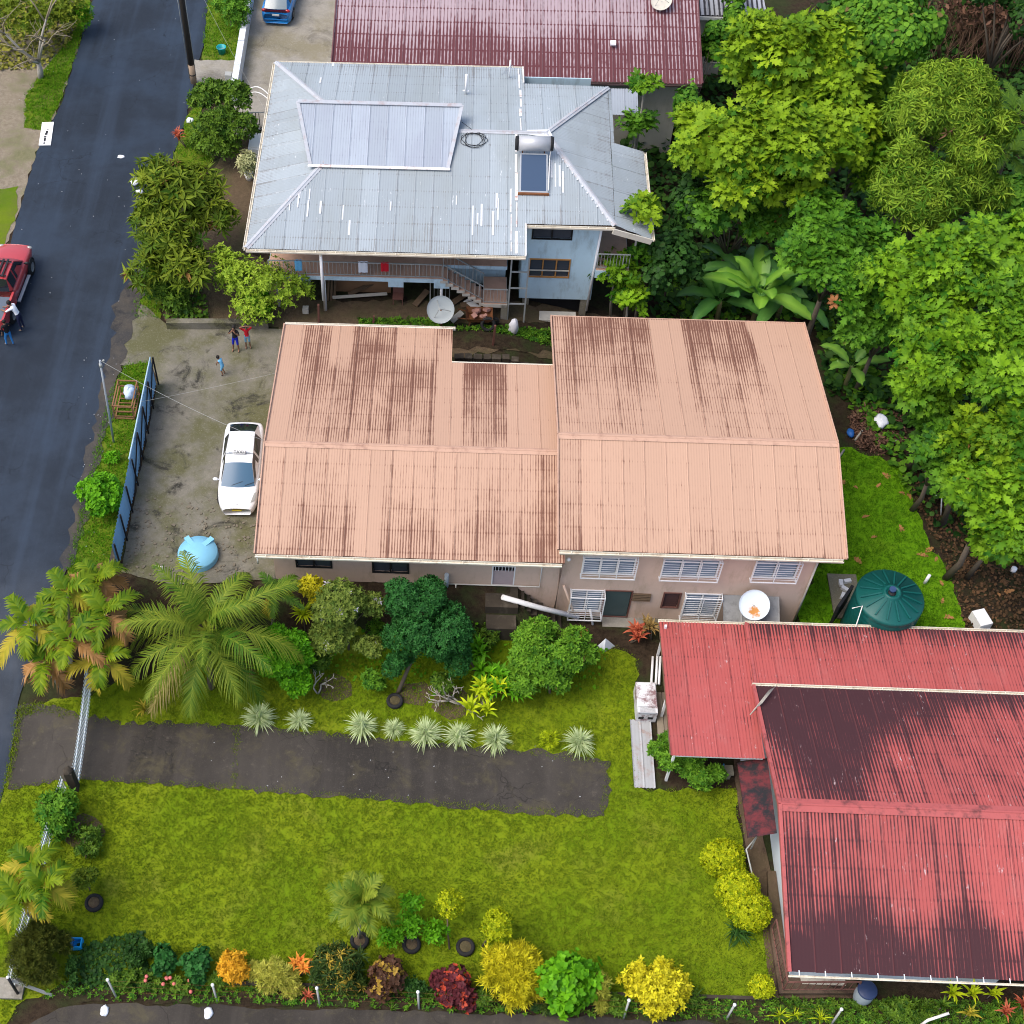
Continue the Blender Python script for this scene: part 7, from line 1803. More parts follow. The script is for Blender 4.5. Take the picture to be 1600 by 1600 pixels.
# pipe gate beside the grey roof
gt = thing('pipe_gate', 'white and black pipe gate with curved top rail beside the grey roof', 'gate', gnd(400, 205))
m = MB(); a = at(388, 140, 1.2); b = at(422, 150, 1.6); m.tube([a.lerp(b, t) + Vector((0, 0, .35 * math.sin(math.pi * t))) for t in np.linspace(0, 1, 9)], .03, 6); m.tube([a.lerp(b, t) + Vector((0, -.25, .30 * math.sin(math.pi * t) - .1)) for t in np.linspace(0, 1, 9)], .025, 6); m.build('curved_rail', M_white, gt)
for i in range(4):
    p = gnd(392 + 5 * i, 204); m = MB(); m.bar(p, p + Vector((0, 0, 1.15)), .035); m.build('bar', M_black, gt)
p, q = gnd(388, 204), gnd(416, 204); m = MB(); m.bar(p + Vector((0, 0, 1.15)), q + Vector((0, 0, 1.15)), .04); m.bar(p + Vector((0, 0, .1)), q + Vector((0, 0, .1)), .04); m.build('frame', M_rl, gt)
# picket gate and picket fence
M_pick = plain('pale_picket', (.74, .80, .82), .6, .12, dirt=(.3, .3, .24), dirt_amt=.4)
def pickets(label, cat, a, b, h, sp_, name, w_=.05, group=None, base=0.0, gap_at=()):
    a, b = Vector(a), Vector(b); t = thing(name, label, cat, (a + b) / 2, 0, group)
    m = MB(); m.box((0, 0, h / 2), (w_, .022, h)); m.add([(-w_ / 2, -.011, h), (w_ / 2, -.011, h), (0, -.011, h + .05), (-w_ / 2, .011, h), (w_ / 2, .011, h), (0, .011, h + .05)], [(0, 1, 2), (5, 4, 3)]); me = m.mesh('picket', M_pick)
    n = int((b - a).length / sp_); az = math.atan2((b - a).y, (b - a).x)
    for i in range(n + 1):
        p = a.lerp(b, i / n); inst('picket', me, t, (p.x, p.y, terrain(p.x, p.y) + .06 + base), (0, 0, az))
    za, zb_ = terrain(a.x, a.y), terrain(b.x, b.y)
    for f in (.22, .8):
        m = MB(); m.bar((a.x + .03, a.y, za + h * f + .06 + base), (b.x + .03, b.y, zb_ + h * f + .06 + base), .035, .06); m.build('rail', M_pick, t)
    return t
a, b = gnd(143, 1112), gnd(124, 1225); pickets('wide white picket gate standing across the driveway entrance', 'gate', a + Vector((-.1, 1.0, 0)), b, 1.35, .13, 'picket_gate')
a, b = gnd(104, 1235), gnd(72, 1345); pickets('white picket fence section behind the dark green shrub', 'fence', a, b, 1.1, .12, 'picket_fence', group='picket fence along the road')
a, b = gnd(72, 1350), gnd(38, 1470); pickets('white picket fence section behind the palms', 'fence', a, b, 1.1, .12, 'picket_fence', group='picket fence along the road')
a, b = gnd(36, 1478), gnd(24, 1545); pickets('white picket fence section at the bottom left corner', 'fence', a, b, 1.1, .12, 'picket_fence', group='picket fence along the road')
p = gnd(118, 1232); m = MB(); m.box(p + Vector((0, 0, .7)), (.3, .3, 1.5)); m.lathe([(.2, 1.45), (.2, 1.52), (0, 1.6)], p, 4); tag(m.build('gate_pillar', M_mould), 'dark mouldy gate pillar beside the picket gate', 'pillar')
p = gnd(30, 1556); cp = thing('corner_post', 'dark leaning corner post with white cap on a concrete base', 'post', p)
m = MB(); m.cyl(p, at(12, 1527, p.z + 1.35), .05, n=8); m.build('pole', M_black, cp); m = MB(); m.ell(at(12, 1527, p.z + 1.37), (.06, .06, .05), 8, 5); m.build('cap', M_white, cp); m = MB(); m.box(p + Vector((-.3, .2, .08)), (.9, .7, .2)); m.build('base', M_conc, cp)
a, b = at(18, 1532, -1.0), gnd(84, 1556); m = MB(); m.bar(a, b, .1, .05); tag(m.build('brace_rail', M_rl), 'grey timber brace from the corner post to the ground', 'rail')
# wire fence: posts along the bottom
FP = [((168, 1531), (183, 1560)), ((332, 1539), (340, 1566)), ((495, 1544), (500, 1572)), ((653, 1550), (655, 1578)), ((983, 1563), (974, 1592)), ((1148, 1570), (1134, 1594)), ((1315, 1577), (1298, 1602))]
LB = ['white-topped fence post nearest the corner bush', 'white-topped fence post below the orange-yellow shrub', 'white-topped fence post below the flame-coloured cordyline', 'white-topped fence post below the bronze croton', 'white-topped fence post at the lemon-coloured shrub', 'white-topped fence post left of the smallest golden ball', 'white-topped fence post below the terrace railing']
tops = []
for (tp_, bp), l in zip(FP, LB):
    b = gnd(*bp); tpp = at(*tp_, b.z + 1.15); t = thing('fence_post', l, 'post', b, 0, 'posts of the wire fence along the bottom'); tops.append((b, tpp))
    m = MB(); m.cyl(b - Vector((0, 0, .1)), tpp, .04, n=7); m.build('shaft', M_rl, t); m = MB(); m.ell(tpp, (.065, .065, .055), 8, 5); m.build('cap', M_white, t)
for h, l in ((.35, 'lowest'), (.65, 'middle'), (.95, 'top')):
    m = MB(); m.tube([b.lerp(tp_, h) for b, tp_ in tops], .0025, 4); tag(m.build('fence_wire', M_rust), f'{l} thin wire of the fence along the bottom', 'wire', 'fence wires')
m = MB(); m.tube([at(1438, 1602, -1.6), at(1450, 1594, -1.2), at(1483, 1583, -.9)], .05, 8); tag(m.build('bent_pipe', M_pvc), 'bent white pipe sticking up at the bottom right fence', 'pipe')
m = MB(); 
a, b = gnd(350, 1537), gnd(1205, 1562); m.bar(a + Vector((0, 0, .08)), b + Vector((0, 0, .08)), .12, .14); tag(m.build('bed_edging', M_mould), 'low concrete edging along the bottom flower bed', 'edging')
# power pole, service pole, wires
p = gnd(303, 130); pp = thing('power_pole', 'tall dark wooden power pole at the road edge', 'pole', p)
m = MB(); m.cyl(p - Vector((0, 0, .2)), p + Vector((-.02, .05, 9.5)), .17, .13, 10); m.build('shaft', plain('tarred_timber', (.022, .018, .015), .8, .4), pp)
m = MB(); m.cyl(p, p + Vector((0, 0, 1.2)), .176, .172, 10); m.build('foot_sleeve', plain('pale_timber', (.30, .22, .15), .8, .25), pp)
m = MB(); m.cyl(p + Vector((0, 0, .55)), p + Vector((0, 0, .62)), .182, n=10); m.build('band', M_black, pp)
m = MB(); m.bar(p + Vector((-1.1, 0, 9.0)), p + Vector((1.1, 0, 9.0)), .1, .12); m.build('cross_arm', M_timber, pp)
m = MB(); m.tube([p + Vector((-.22, -.02, 9)), p + Vector((-.20, -.02, .3))], .018, 5); m.tube([p + Vector((.19, -.02, 9)), p + Vector((.18, -.02, .3))], .012, 5); m.build('conduit', M_rl, pp)
p2 = gnd(178, 692); tp2 = at(156, 563, 5.2); sp2 = thing('service_pole', 'thin grey leaning service pole on the grass verge', 'pole', p2)
m = MB(); m.tube([p2, p2.lerp(tp2, .5), tp2], .05, 7, .04); m.build('shaft', M_steel, sp2); m = MB(); m.cyl(p2.lerp(tp2, .93), p2.lerp(tp2, .96), .07, n=8); m.ell(tp2 + Vector((.15, 0, 0)), (.05, .05, .05), 6, 4); m.build('insulator', M_rl, sp2)
def wire(label, a, b, sag, r=.005):
    a, b = Vector(a), Vector(b); m = MB(); m.tube([a.lerp(b, t) - Vector((0, 0, sag * 4 * t * (1 - t))) for t in np.linspace(0, 1, 13)], r, 4); tag(m.build('wire', M_rl), label, 'wire', 'overhead wires')
wire('wire from the service pole to the peach roof ridge', tp2, (-5.8, .45, 3.8), .25, .008)
wire('wire crossing above the blue fence to the peach roof', (-11.66, 3.9, 2.0), (-5.8, 4.6, 3.3), .05)
wire('wire from the power pole across to the grey roof', p + Vector((0, 0, 8.8)), (-7.6, 20, 4.8), .5)
wire('wire from the power pole along the road', p + Vector((-.9, 0, 9.1)), (-14.6, 90, 9), 1.0)

# ================================================================== tanks, dishes
gtk = thing('green_water_tank', 'big round dark green plastic water tank beside the peach house', 'water tank', (19.1, -3.96, -2))
M_gt = plain('green_plastic', (.006, .085, .075), .4, .12); r_ = 1.33
m = MB(); prof = [(r_ * .98, 0)]
for i in range(9): prof += [(r_, .05 + i * .28), (r_ * .975, .16 + i * .28), (r_ * .975, .22 + i * .28)]
prof += [(r_, 2.6), (r_ * 1.0, 2.66), (r_ * .97, 2.72), (.34, 3.02), (.34, 3.06), (.24, 3.06), (.22, 2.98), (0.0, 2.98)]
m.lathe(prof, n=40); m.build('body', M_gt, gtk, True)
m = MB()
for i in range(16):
    a = 2 * math.pi * i / 16 + .1; ca, sa = math.cos(a), math.sin(a); m.bar((.42 * ca, .42 * sa, 3.0), (1.2 * ca, 1.2 * sa, 2.79), .06, .07)
    rb_ = m.build('lid_rib', M_gt, gtk, True); m = MB()
m.lathe([(.16, 2.985), (.16, 3.0), (0, 3.0)], n=16); m.build('lid_hole', M_dark, gtk, True)
m = MB(); m.cyl((.02, .1, 3.0), (.02, .1, 3.12), .13, n=14); m.build('inlet_cap', plain('navy_cap', (.03, .06, .14), .5), gtk, True)
pp_ = MB(); pp_.tube([(17.5, -4.6, .75), (17.9, -4.5, .8), (17.75, -5.0, .2), (17.6, -5.1, -1.8)], .025, 6); tag(pp_.build('tank_pipe', M_pvc), 'thin white pipe running down beside the green tank', 'pipe')
m = MB(); q = at(1315, 945, -1.0); m.box(q, (.12, 1.3, 1.3), rz=R(-35)); tag(m.build('black_panel', M_black), 'black panel leaning against the green tank', 'panel')
m = MB(); q = gnd(1308, 930); m.box(q + Vector((.3, -.1, .05)), (1.2, 2.2, .16)); tag(m.build('tank_slab', M_conc), 'concrete slab left of the green tank', 'slab')
for i, (px, py) in enumerate([(1312, 915), (1318, 924), (1322, 912), (1315, 935)]):
    m = MB(); q = gnd(px, py); m.box(q + Vector((0, 0, .2)), (.16, .3, .14), rz=i * .9); tag(m.build('white_offcut', M_white), ['upper white offcut on the slab beside the green tank', 'middle white offcut on the slab beside the green tank', 'white offcut closest to the green tank', 'lowest white offcut on the slab by the black panel'][i], 'rubble', 'white offcuts on the slab')
_b = at(308, 859, .5); btk = thing('blue_water_tank', 'light blue round water tank half hidden by the coconut palm', 'water tank', (_b.x, _b.y, terrain(_b.x, _b.y) - .45))
m = MB(); rr = .82; m.lathe([(rr, 0), (rr, .75), (rr * .97, .82), (.2, .98), (0, .98)], n=30); m.build('body', plain('light_blue_plastic', (.20, .48, .66), .45, .08), btk, True)
for i in range(2):
    m = MB(); a = R(50 + 80 * i); m.box((rr * .72 * math.cos(a), rr * .72 * math.sin(a), .88), (.5, .22, .12), rz=a); m.build('lug', MATS['light_blue_plastic'], btk, True)
m = MB(); q = gnd(258, 905); m.tube([q, q + Vector((0, 0, .9)), q + Vector((-.3, 0, .9))], .03, 6); tag(m.build('standpipe', M_pvc), 'white standpipe left of the light blue tank', 'pipe')
def dish(label, base, head, r_, aim, mat, feed=True, rust=False):
    t = thing('satellite_dish', label, 'satellite dish', base); base, head = Vector(base), Vector(head)
    m = MB(); m.tube([base, base.lerp(head, .5), head], .045, 8); m.build('mast', M_rust if rust else M_rl, t)
    q = Vector(aim).to_track_quat('Z', 'Y').to_matrix(); m = MB()
    m.lathe([(0.001, 0)] + [(r_ * k / 6, .22 * r_ * (k / 6) ** 2) for k in range(1, 7)] + [(r_ * 1.01, .22 * r_ + .015), (r_ * .99, .2 * r_)], head, 28, q); m.build('reflector', mat, t)
    f = head + q @ Vector((0, 0, r_ * .95)); m = MB()
    for a in (0, 2.1, 4.2): m.bar(head + q @ Vector((r_ * .75 * math.cos(a), r_ * .75 * math.sin(a), .13 * r_)), f, .02)
    m.cyl(f, f - q @ Vector((0, 0, .12)), .05, n=8)
    if feed: m.build('feed', M_rl, t)
md_ = N('rusty_white_dish', .5, .3); _d = md_.node('ShaderNodeVectorMath', operation='DISTANCE'); md_.t.links.new(md_.pos(), _d.inputs[0]); _d.inputs[1].default_value = tuple(at(1179, 955, .22)); md_.color(md_.mix(md_.ramp(md_.math('ADD', _d.outputs['Value'], md_.math('MULTIPLY', md_.noise(5.0, None, 5, .7), .5)), .52, .40), (.66, .74, .78), (.48, .20, .04)))
dish('white satellite dish with an orange rust patch beside the pink wall', (13.75, -4.75, -.9), at(1178, 945, .3), .60, (-.1, -.72, 1.0), md_.mat, False)
dish('pale grey mesh satellite dish behind the peach house', gnd(690, 512), at(689, 484, 1.2), .63, (-.15, -.9, 1.0), plain('grey_dish', (.33, .37, .38), .6, .08), True, True)
dish('pale satellite dish on the maroon roof', at(1035, 12, 4.05), at(1034, 2, 4.5), .55, (-.3, -.6, 1.0), M_cream)

# ================================================================== garden and yard odds and ends
def ring_tyre(label, px, py, soil=True, r_=.34, name='tyre_planter', z=0.0, tilt=None, group='tyre planters'):
    b = gnd(px, py) + Vector((0, 0, z)); t = thing(name, label, 'planter' if soil else 'tyre', b, 0, group); M_ = tilt or Matrix.Identity(3)
    m = MB(); m.lathe([(r_ * .6, .05), (r_ * .72, .0), (r_ * .95, .03), (r_, .11), (r_ * .95, .19), (r_ * .72, .22), (r_ * .6, .17), (r_ * .6, .05)], b + Vector((0, 0, .03)), 24, M_); m.build('tyre', M_tyre, t)
    if soil: m = MB(); m.lathe([(r_ * .66, .16), (r_ * .4, .2), (0, .21)], b + Vector((0, 0, .03)), 16); m.build('soil', M_dirt, t)
ring_tyre('tyre planter around the trunk of the dark garden tree', 617, 1098); ring_tyre('tyre planter holding the small pale palm', 562, 1472); ring_tyre('tyre planter holding the bright green sapling', 643, 1478)
ring_tyre('empty soil-filled tyre between the two lollipop shrubs', 727, 1482); ring_tyre('brown soil-filled planter ring beside the picket fence palms', 148, 1413)
ring_tyre('old black tyre standing by the rubble under the blue stairs', 762, 513, False, .36, 'tyre', .3, Matrix.Rotation(R(65), 3, 'X'), None)
def simple(name, label, cat, build, mat, group=None):
    m = MB(); build(m); return tag(m.build(name, mat), label, cat, group)
def bx(px, py, d, z=0, rz=0.0): 
    b = gnd(px, py); return lambda m: m.box(b + Vector((0, 0, z + d[2] / 2)), d, rz)
# teal bucket
b = gnd(347, 84); t = thing('bucket', 'teal plastic bucket on the grass by the white wall', 'bucket', b); m = MB(); m.lathe([(0, .02), (.18, .0), (.25, .42), (.27, .42), (.27, .45), (.24, .45), (.17, .05), (0, .05)], b, 20); m.build('body', plain('teal_plastic', (.01, .30, .33), .4, .1), t)
m = MB(); m.tube([b + Vector((.26 * math.cos(a), .02, .44 - .12 * math.sin(a))) for a in np.linspace(0, math.pi, 9)], .01, 5); m.build('handle', M_steel, t)
simple('meter_box', 'small grey box on the ground beside the white wall', 'box', bx(358, 127, (.35, .35, .5)), M_rl)
# white slab with black marks
b = gnd(73, 211); t = thing('signboard', 'fallen white board with smudged black marks at the road edge', 'board', b); m = MB(); az = R(6); m.box(b + Vector((0, 0, .08)), (.62, 1.9, .05), az); m.build('board', M_white, t)
for dx, dy, w1, h1 in ((.05, .35, .1, .07), (.02, .12, .12, .18), (0, -.05, .14, .14), (-.03, -.25, .12, .1), (-.03, -.5, .1, .32), (-.04, -.8, .07, .14)):
    m = MB(); q = Matrix.Rotation(az, 3, 'Z') @ Vector((dx, dy, 0)); m.box(b + q + Vector((0, 0, .109)), (w1, h1, .006), az); m.build('mark', M_black, t)
# rusty bin stand
b = gnd(200, 636); t = thing('bin_stand', 'rusty slatted bin stand outside the blue fence', 'bin', b); w1 = plain('rusty_frame', (.22, .11, .05), .8, .3)
for z in (.1, .55, .9):
    m = MB()
    for s in (-1, 1): m.bar(b + Vector((s * .42, -.75, z)), b + Vector((s * .42, .75, z)), .05); m.bar(b + Vector((-.42, s * .75, z)), b + Vector((.42, s * .75, z)), .05)
    m.build('frame', w1, t)
for i in range(6):
    m = MB(); y = -.65 + i * .26; m.bar(b + Vector((-.4, y, .12)), b + Vector((.4, y, .12)), .05, .03); m.build('slat', w1, t)
for sx in (-1, 1):
    for sy in (-1, 1): m = MB(); m.bar(b + Vector((sx * .42, sy * .75, -.05)), b + Vector((sx * .42, sy * .75, .95)), .05); m.build('leg', w1, t)
def bag(name, label, px, py, r3, mat, seed, z=0.0, cat='bag', group=None):
    rg = np.random.default_rng(seed); m = MB(); c = gnd(px, py) + Vector((0, 0, r3[2] * .8 + z)); m.ell(c, r3, 12, 8)
    m.v = [tuple(np.array(c) + (np.array(p) - np.array(c)) * (1 + rg.uniform(-.22, .22))) for p in m.v]; return tag(m.build(name, mat), label, cat, group)
M_bagw = plain('white_plastic', (.72, .75, .80), .5, .08); M_bagb = plain('blue_plastic', (.02, .12, .40), .5, .1)
bag('rubbish_bag', 'pale plastic bag on the rusty bin stand', 207, 630, (.28, .35, .3), plain('pale_bag', (.45, .55, .68), .5, .2), 1, .5)
bag('plastic_bag', 'crumpled white plastic bag lying in the middle of the road', 190, 246, (.2, .12, .06), M_bagw, 2)
bag('plastic_bag', 'white plastic bag at the road edge beside the mango tree, the upper one', 212, 288, (.22, .3, .12), M_bagw, 3, .1); bag('plastic_bag', 'white plastic bag at the road edge beside the mango tree, the lower one', 218, 304, (.2, .13, .1), M_bagw, 4, .1)
bag('plastic_bag', 'white plastic bag on the side road near the corner bush', 164, 1580, (.14, .2, .08), M_bagw, 5); bag('plastic_bag', 'white plastic bag on the side road below the orange-yellow shrub', 326, 1584, (.16, .2, .08), M_bagw, 6)
bag('plastic_bag', 'pale plastic bag on the verge grass below the citrus tree', 297, 190, (.2, .2, .1), M_bagw, 7)
bag('sack', 'white woven sack standing behind the peach house', 802, 520, (.24, .22, .5), plain('woven_sack', (.62, .62, .66), .8, .1), 8, -.05, 'sack')
bag('plastic_bag', 'white plastic bag on the rubbish heap beside the peach roof', 1374, 665, (.3, .42, .12), M_bagw, 9, .25); bag('plastic_bag', 'blue and white plastic bag at the edge of the rubbish heap', 1328, 680, (.16, .24, .12), M_bagb, 10, .05)
# rubbish heap
undergrowth('brown heap of rotting rubbish, twigs and leaves beside the peach roof', [(1325, 650), (1365, 632), (1410, 650), (1415, 690), (1380, 712), (1340, 700)], 2600, .17, leafmat('rubbish_leaf', (.02, .010, .008), (.16, .09, .06), None, .9, .05), 61, .35, 'rubbish_heap', 'simple')
for i, (a, b, l) in enumerate([((1318, 705), (1302, 730), 'pale stick beside the peach roof edge'), ((1402, 690), (1390, 697), 'short pale stick right of the rubbish heap'), ((1335, 690), (1345, 678), 'thin pale twig on the rubbish heap')]):
    simple('stick', l, 'stick', lambda m, a=a, b=b: m.tube([gnd(*a) + Vector((0, 0, .1)), gnd(*b) + Vector((0, 0, .25))], .05, 6), M_bark2)
# fallen breadfruit leaves
FL = ['large orange fallen leaf at the middle of the grass strip edge', 'fallen leaf touching the large orange one', 'fallen leaf lying by itself close to the peach roof edge', 'fallen leaf just below the large orange pair', 'fallen leaf halfway down the grass strip', 'fallen leaf at the lower corner of the peach roof', 'fallen leaf nearest the rubbish heap', 'fallen leaf at the grass edge below the rubbish heap',
      'fallen leaf on the litter above the white pipe stub', 'lowest fallen leaf on the grass by the red roof gutter', 'fallen leaf right of the green tank', 'fallen leaf at the grass edge above the green tank', 'fallen leaf on the dark litter near the foam box', 'second fallen leaf on the dark litter near the foam box', 'fallen leaf beside the white pipe stub', 'fallen leaf against the peach roof edge near the ridge', 'fallen leaf on the upper grass between roof and trees', 'fallen leaf next to the one above the green tank']
lv_, lf_ = leaf_lobed(.2); lme = npmesh('leaf', lv_ - np.array([.5, 0, 0]), lf_, plain('fallen_leaf', (.36, .17, .06), .8, .25, scale=8))
for i, (px, py) in enumerate([(1410, 772), (1420, 776), (1352, 808), (1408, 828), (1365, 840), (1340, 877), (1372, 760), (1385, 745), (1462, 875), (1480, 965), (1472, 940), (1440, 868), (1560, 930), (1575, 925), (1470, 912), (1318, 755), (1336, 762), (1452, 860)]):
    o = inst('fallen_leaf', lme, None, gnd(px, py) + Vector((0, 0, .09)), (.2 * math.sin(i), .2 * math.cos(i * 2), i * 1.7), (.42 + .12 * math.sin(i * 3),) * 3); tag(o, FL[i], 'leaf', 'fallen leaves on the right grass')
# pipes and odds at the pink wall
simple('long_pipe', 'long white pipe lying aslant in front of the pink wall', 'pipe', lambda m: m.tube([at(785, 933, .35), at(845, 950, -.55), at(903, 964, -1.5)], .11, 10), M_white)
simple('short_pipe', 'short white pipe under the caged lower window', 'pipe', lambda m: m.cyl(at(922, 952, -1.3), at(926, 976, -1.95), .05, n=8), M_white)
b = gnd(912, 994); t = thing('pail', 'red pail beside the hibiscus bush', 'pail', b); m = MB(); m.lathe([(0, 0), (.13, 0), (.17, .3), (.15, .3), (.12, .03), (0, .03)], b, 16); m.build('body', plain('red_plastic', (.50, .01, .03), .4), t)
simple('metal_offcut', 'folded grey metal offcut on the dark soil', 'metal sheet', lambda m: m.add([gnd(932, 1008) + Vector(v) for v in ((0, -.1, .05), (.3, -.35, .05), (.35, .15, .3), (.75, -.05, .05))], [(0, 1, 2), (1, 3, 2)]), M_steel)
simple('paving_slab', 'pale paving slab beside the hibiscus bush', 'slab', bx(816, 985, (.4, .45, .08), .05, .3), M_cream)
# carport strip: machine, tin sheet, pipes, boards
b = gnd(1005, 1118); t = thing('old_machine', 'rusty white discarded freezer on the tin sheet by the carport', 'freezer', b); wm = N('rusting_enamel', .5, .3); wm.color(wm.mix(wm.math('MULTIPLY', wm.ramp(wm.noise(1.6, None, 6, .75), .46, .6), .85), (.62, .62, .63), (.16, .055, .06)))
m = MB(); m.box(b + Vector((.05, .35, .45)), (.78, 1.35, .75)); m.build('cabinet', wm.mat, t); m = MB(); m.box(b + Vector((.05, .45, .85)), (.72, 1.05, .06)); m.build('lid', wm.mat, t); m = MB(); m.box(b + Vector((.05, -.2, .80)), (.6, .32, .05)); m.build('panel', M_steel, t)
for s in (-.16, .2): m = MB(); m.box(b + Vector((s, -.335, .4)), (.2, .02, .14)); m.build('vent', M_dark, t)
ts = thing('tin_sheet', 'pale corrugated sheet lying on the grass beside the carport', 'metal sheet', gnd(1005, 1180))
a, c = gnd(990, 1232), gnd(1026, 1128); facet(ts, [(a.x, a.y, -1.9), (c.x - .25, a.y, -1.9), (c.x - .25, c.y, -1.88), (a.x, c.y, -1.88)], (1, 0, 0), plain('rust_streaked_zinc', (.36, .37, .38), .5, .1, dirt=(.28, .13, .07), dirt_amt=.7), pitch=.16, amp=.03, sw=.5, rows=2, seed=3)
for i, x in enumerate((1017, 1024, 1029)):
    simple('white_pipe', ['white pipe lying beside the freezer, leftmost of three', 'white pipe lying beside the freezer, middle of three', 'white pipe lying beside the freezer, nearest the carport'][i], 'pipe', lambda m, x=x: m.tube([gnd(x, 1072) + Vector((0, 0, .12)), gnd(x + 2, 1030) + Vector((0, 0, .2))], .05, 8), M_white, 'white pipes by the carport')
a, c = gnd(1028, 1170), gnd(1042, 1085); bo = thing('board_walk', 'grey timber boards along the carport side', 'boards', gnd(1035, 1120))
for i in range(3):
    m = MB(); x = a.x + .02 + .27 * i; m.span((x, a.y, -1.95), (x + .25, c.y, -1.86 + .01 * (i % 2))); m.build('board', plain(f'grey_board_{i}', (.24 - .03 * i, .20 - .03 * i, .15 - .02 * i), .85, .25), bo)
b = gnd(1130, 1212); t = thing('wash_stand', 'small grey wash stand with a blue tap by the path', 'stand', b); m = MB(); m.box(b + Vector((0, 0, .45)), (.6, .4, .1)); m.build('top', M_conc, t); m = MB(); m.box(b + Vector((0, 0, .2)), (.45, .3, .4)); m.build('base', M_conc, t); m = MB(); m.cyl(b + Vector((-.1, .1, .5)), b + Vector((-.1, .1, .75)), .03, n=8); m.bar(b + Vector((-.1, .1, .72)), b + Vector((-.1, -.08, .68)), .03); m.build('tap', plain('tap_blue', (.05, .25, .55), .4), t)
# sticks on the red roof
sk_ = thing('stick_bundle', 'bundle of dry sticks lying on the red roof corner', 'sticks', at(1190, 1098, .75))
for i in range(5):
    m = MB(); m.tube([at(1172 + 2 * i, 1117 - 2 * i, .95), at(1187 + i, 1098, 1.18), at(1202 + 2 * i, 1078 - i, 1.02)], .022, 5, .012); m.build('stick', M_bark2, sk_)
# drum at the terrace, blue box, planks, clothes
b = gnd(1345, 1560); t = thing('drum', 'grey plastic drum with navy lid at the terrace end', 'drum', b); m = MB(); m.lathe([(.28, 0), (.32, .3), (.32, .6), (.28, .85)], b, 20); m.build('body', plain('grey_drum', (.28, .33, .36), .5), t); m = MB(); m.lathe([(.33, .84), (.34, .9), (.30, .93), (0, .94)], b, 20); m.build('lid', plain('navy_lid', (.02, .035, .09), .45), t)
b = gnd(122, 1478); t = thing('blue_box', 'bright blue plastic crate in the corner garden', 'crate', b); m = MB()
for d in ((-.17, 0, .04, .36), (.17, 0, .04, .36), (0, -.16, .3, .04), (0, .16, .3, .04)): m.box(b + Vector((d[0], d[1], .2)), (d[2], d[3], .32))
m.box(b + Vector((0, 0, .06)), (.3, .28, .04)); m.build('body', plain('cyan_plastic', (.01, .33, .70), .4), t)
for i, (px, l, mt, w1, h1) in enumerate([(467, 'white and blue towel hanging on the veranda rail', M_sky, .32, .6), (568, 'pale grey cloth hanging on the veranda rail', M_bagw, .42, .6), (602, 'red cloth hanging on the veranda rail', M_redc, .36, .5)]):
    q = at(px, 408, 2.7); 
    def cl(m, q=q, w1=w1, h1=h1):
        n = 6; surf(m, [[(q.x + w1 * (j / n - .5), VY + .03 + .02 * math.sin(j * 2.1 + k), 3.0 - h1 * k / 3) for j in range(n + 1)] for k in range(4)]); surf(m, [[(q.x + w1 * (j / n - .5), VY + .12 - .02 * math.sin(j * 2.1), 3.0 - .2 * k) for j in range(n + 1)] for k in range(3)])
    simple('cloth', l, 'cloth', cl, mt)
# rubble and barrow behind the peach house
bw_ = thing('wheelbarrow', 'rusty wheelbarrow heaped with pink rubble beside the blue stairs', 'wheelbarrow', gnd(748, 510)); b = gnd(748, 505)
m = MB(); m.add([b + Vector(v) for v in ((-.45, -.3, .35), (.45, -.3, .35), (.45, .3, .35), (-.45, .3, .35), (-.62, -.42, .65), (.62, -.42, .65), (.62, .42, .65), (-.62, .42, .65))], [(0, 3, 2, 1), (0, 1, 5, 4), (1, 2, 6, 5), (2, 3, 7, 6), (3, 0, 4, 7)]); m.build('tray', M_rust, bw_)
m = MB(); m.lathe([(.1, -.04), (.2, -.04), (.2, .04), (.1, .04)], b + Vector((.75, 0, .2)), 14, Matrix.Rotation(R(90), 3, 'X')); m.build('wheel', M_tyre, bw_)
for s in (-.3, .3): m = MB(); m.bar(b + Vector((.75, s * .3, .2)), b + Vector((-1.0, s, .6)), .04); m.build('handle', M_rust, bw_)
m = MB(); m.bar(b + Vector((-.4, -.3, .35)), b + Vector((-.5, -.3, 0)), .04); m.bar(b + Vector((-.4, .3, .35)), b + Vector((-.5, .3, 0)), .04); m.build('leg', M_rust, bw_)
rb2 = plain('pink_rubble', (.38, .20, .16), .9, .3, scale=8)
for i in range(9):
    m = MB(); q = b + Vector((rng.uniform(-.4, .4), rng.uniform(-.28, .28), .58 + rng.uniform(0, .15))); m.box(q, (rng.uniform(.12, .28),) * 2 + (.12,), rng.uniform(0, 3), Matrix.Rotation(rng.uniform(-.6, .6), 3, 'X') @ Matrix.Rotation(rng.uniform(0, 3), 3, 'Z')); tag(m.build('rubble', rb2), 'broken pink rubble block heaped in the wheelbarrow', 'rubble', 'rubble in the wheelbarrow')
for i, (a, c, l, mt) in enumerate([((705, 505), (722, 496), 'pale broken board right of the mesh dish', M_cream), ((678, 500), (700, 508), 'pale broken board under the mesh dish', M_cream), ((720, 480), (765, 478), 'grey broken board below the blue stairs', M_timber), ((728, 472), (750, 492), 'white broken board on the rubble', M_white), ((705, 478), (735, 462), 'dark board leaning under the blue stairs', M_timber), ((648, 480), (668, 462), 'dark board leaning beside the stair gate', M_timber)]):
    simple('broken_board', l, 'board', lambda m, a=a, c=c: m.bar(gnd(*a) + Vector((0, 0, .12)), gnd(*c) + Vector((0, 0, .35)), .3, .05), mt, 'boards behind the peach house')
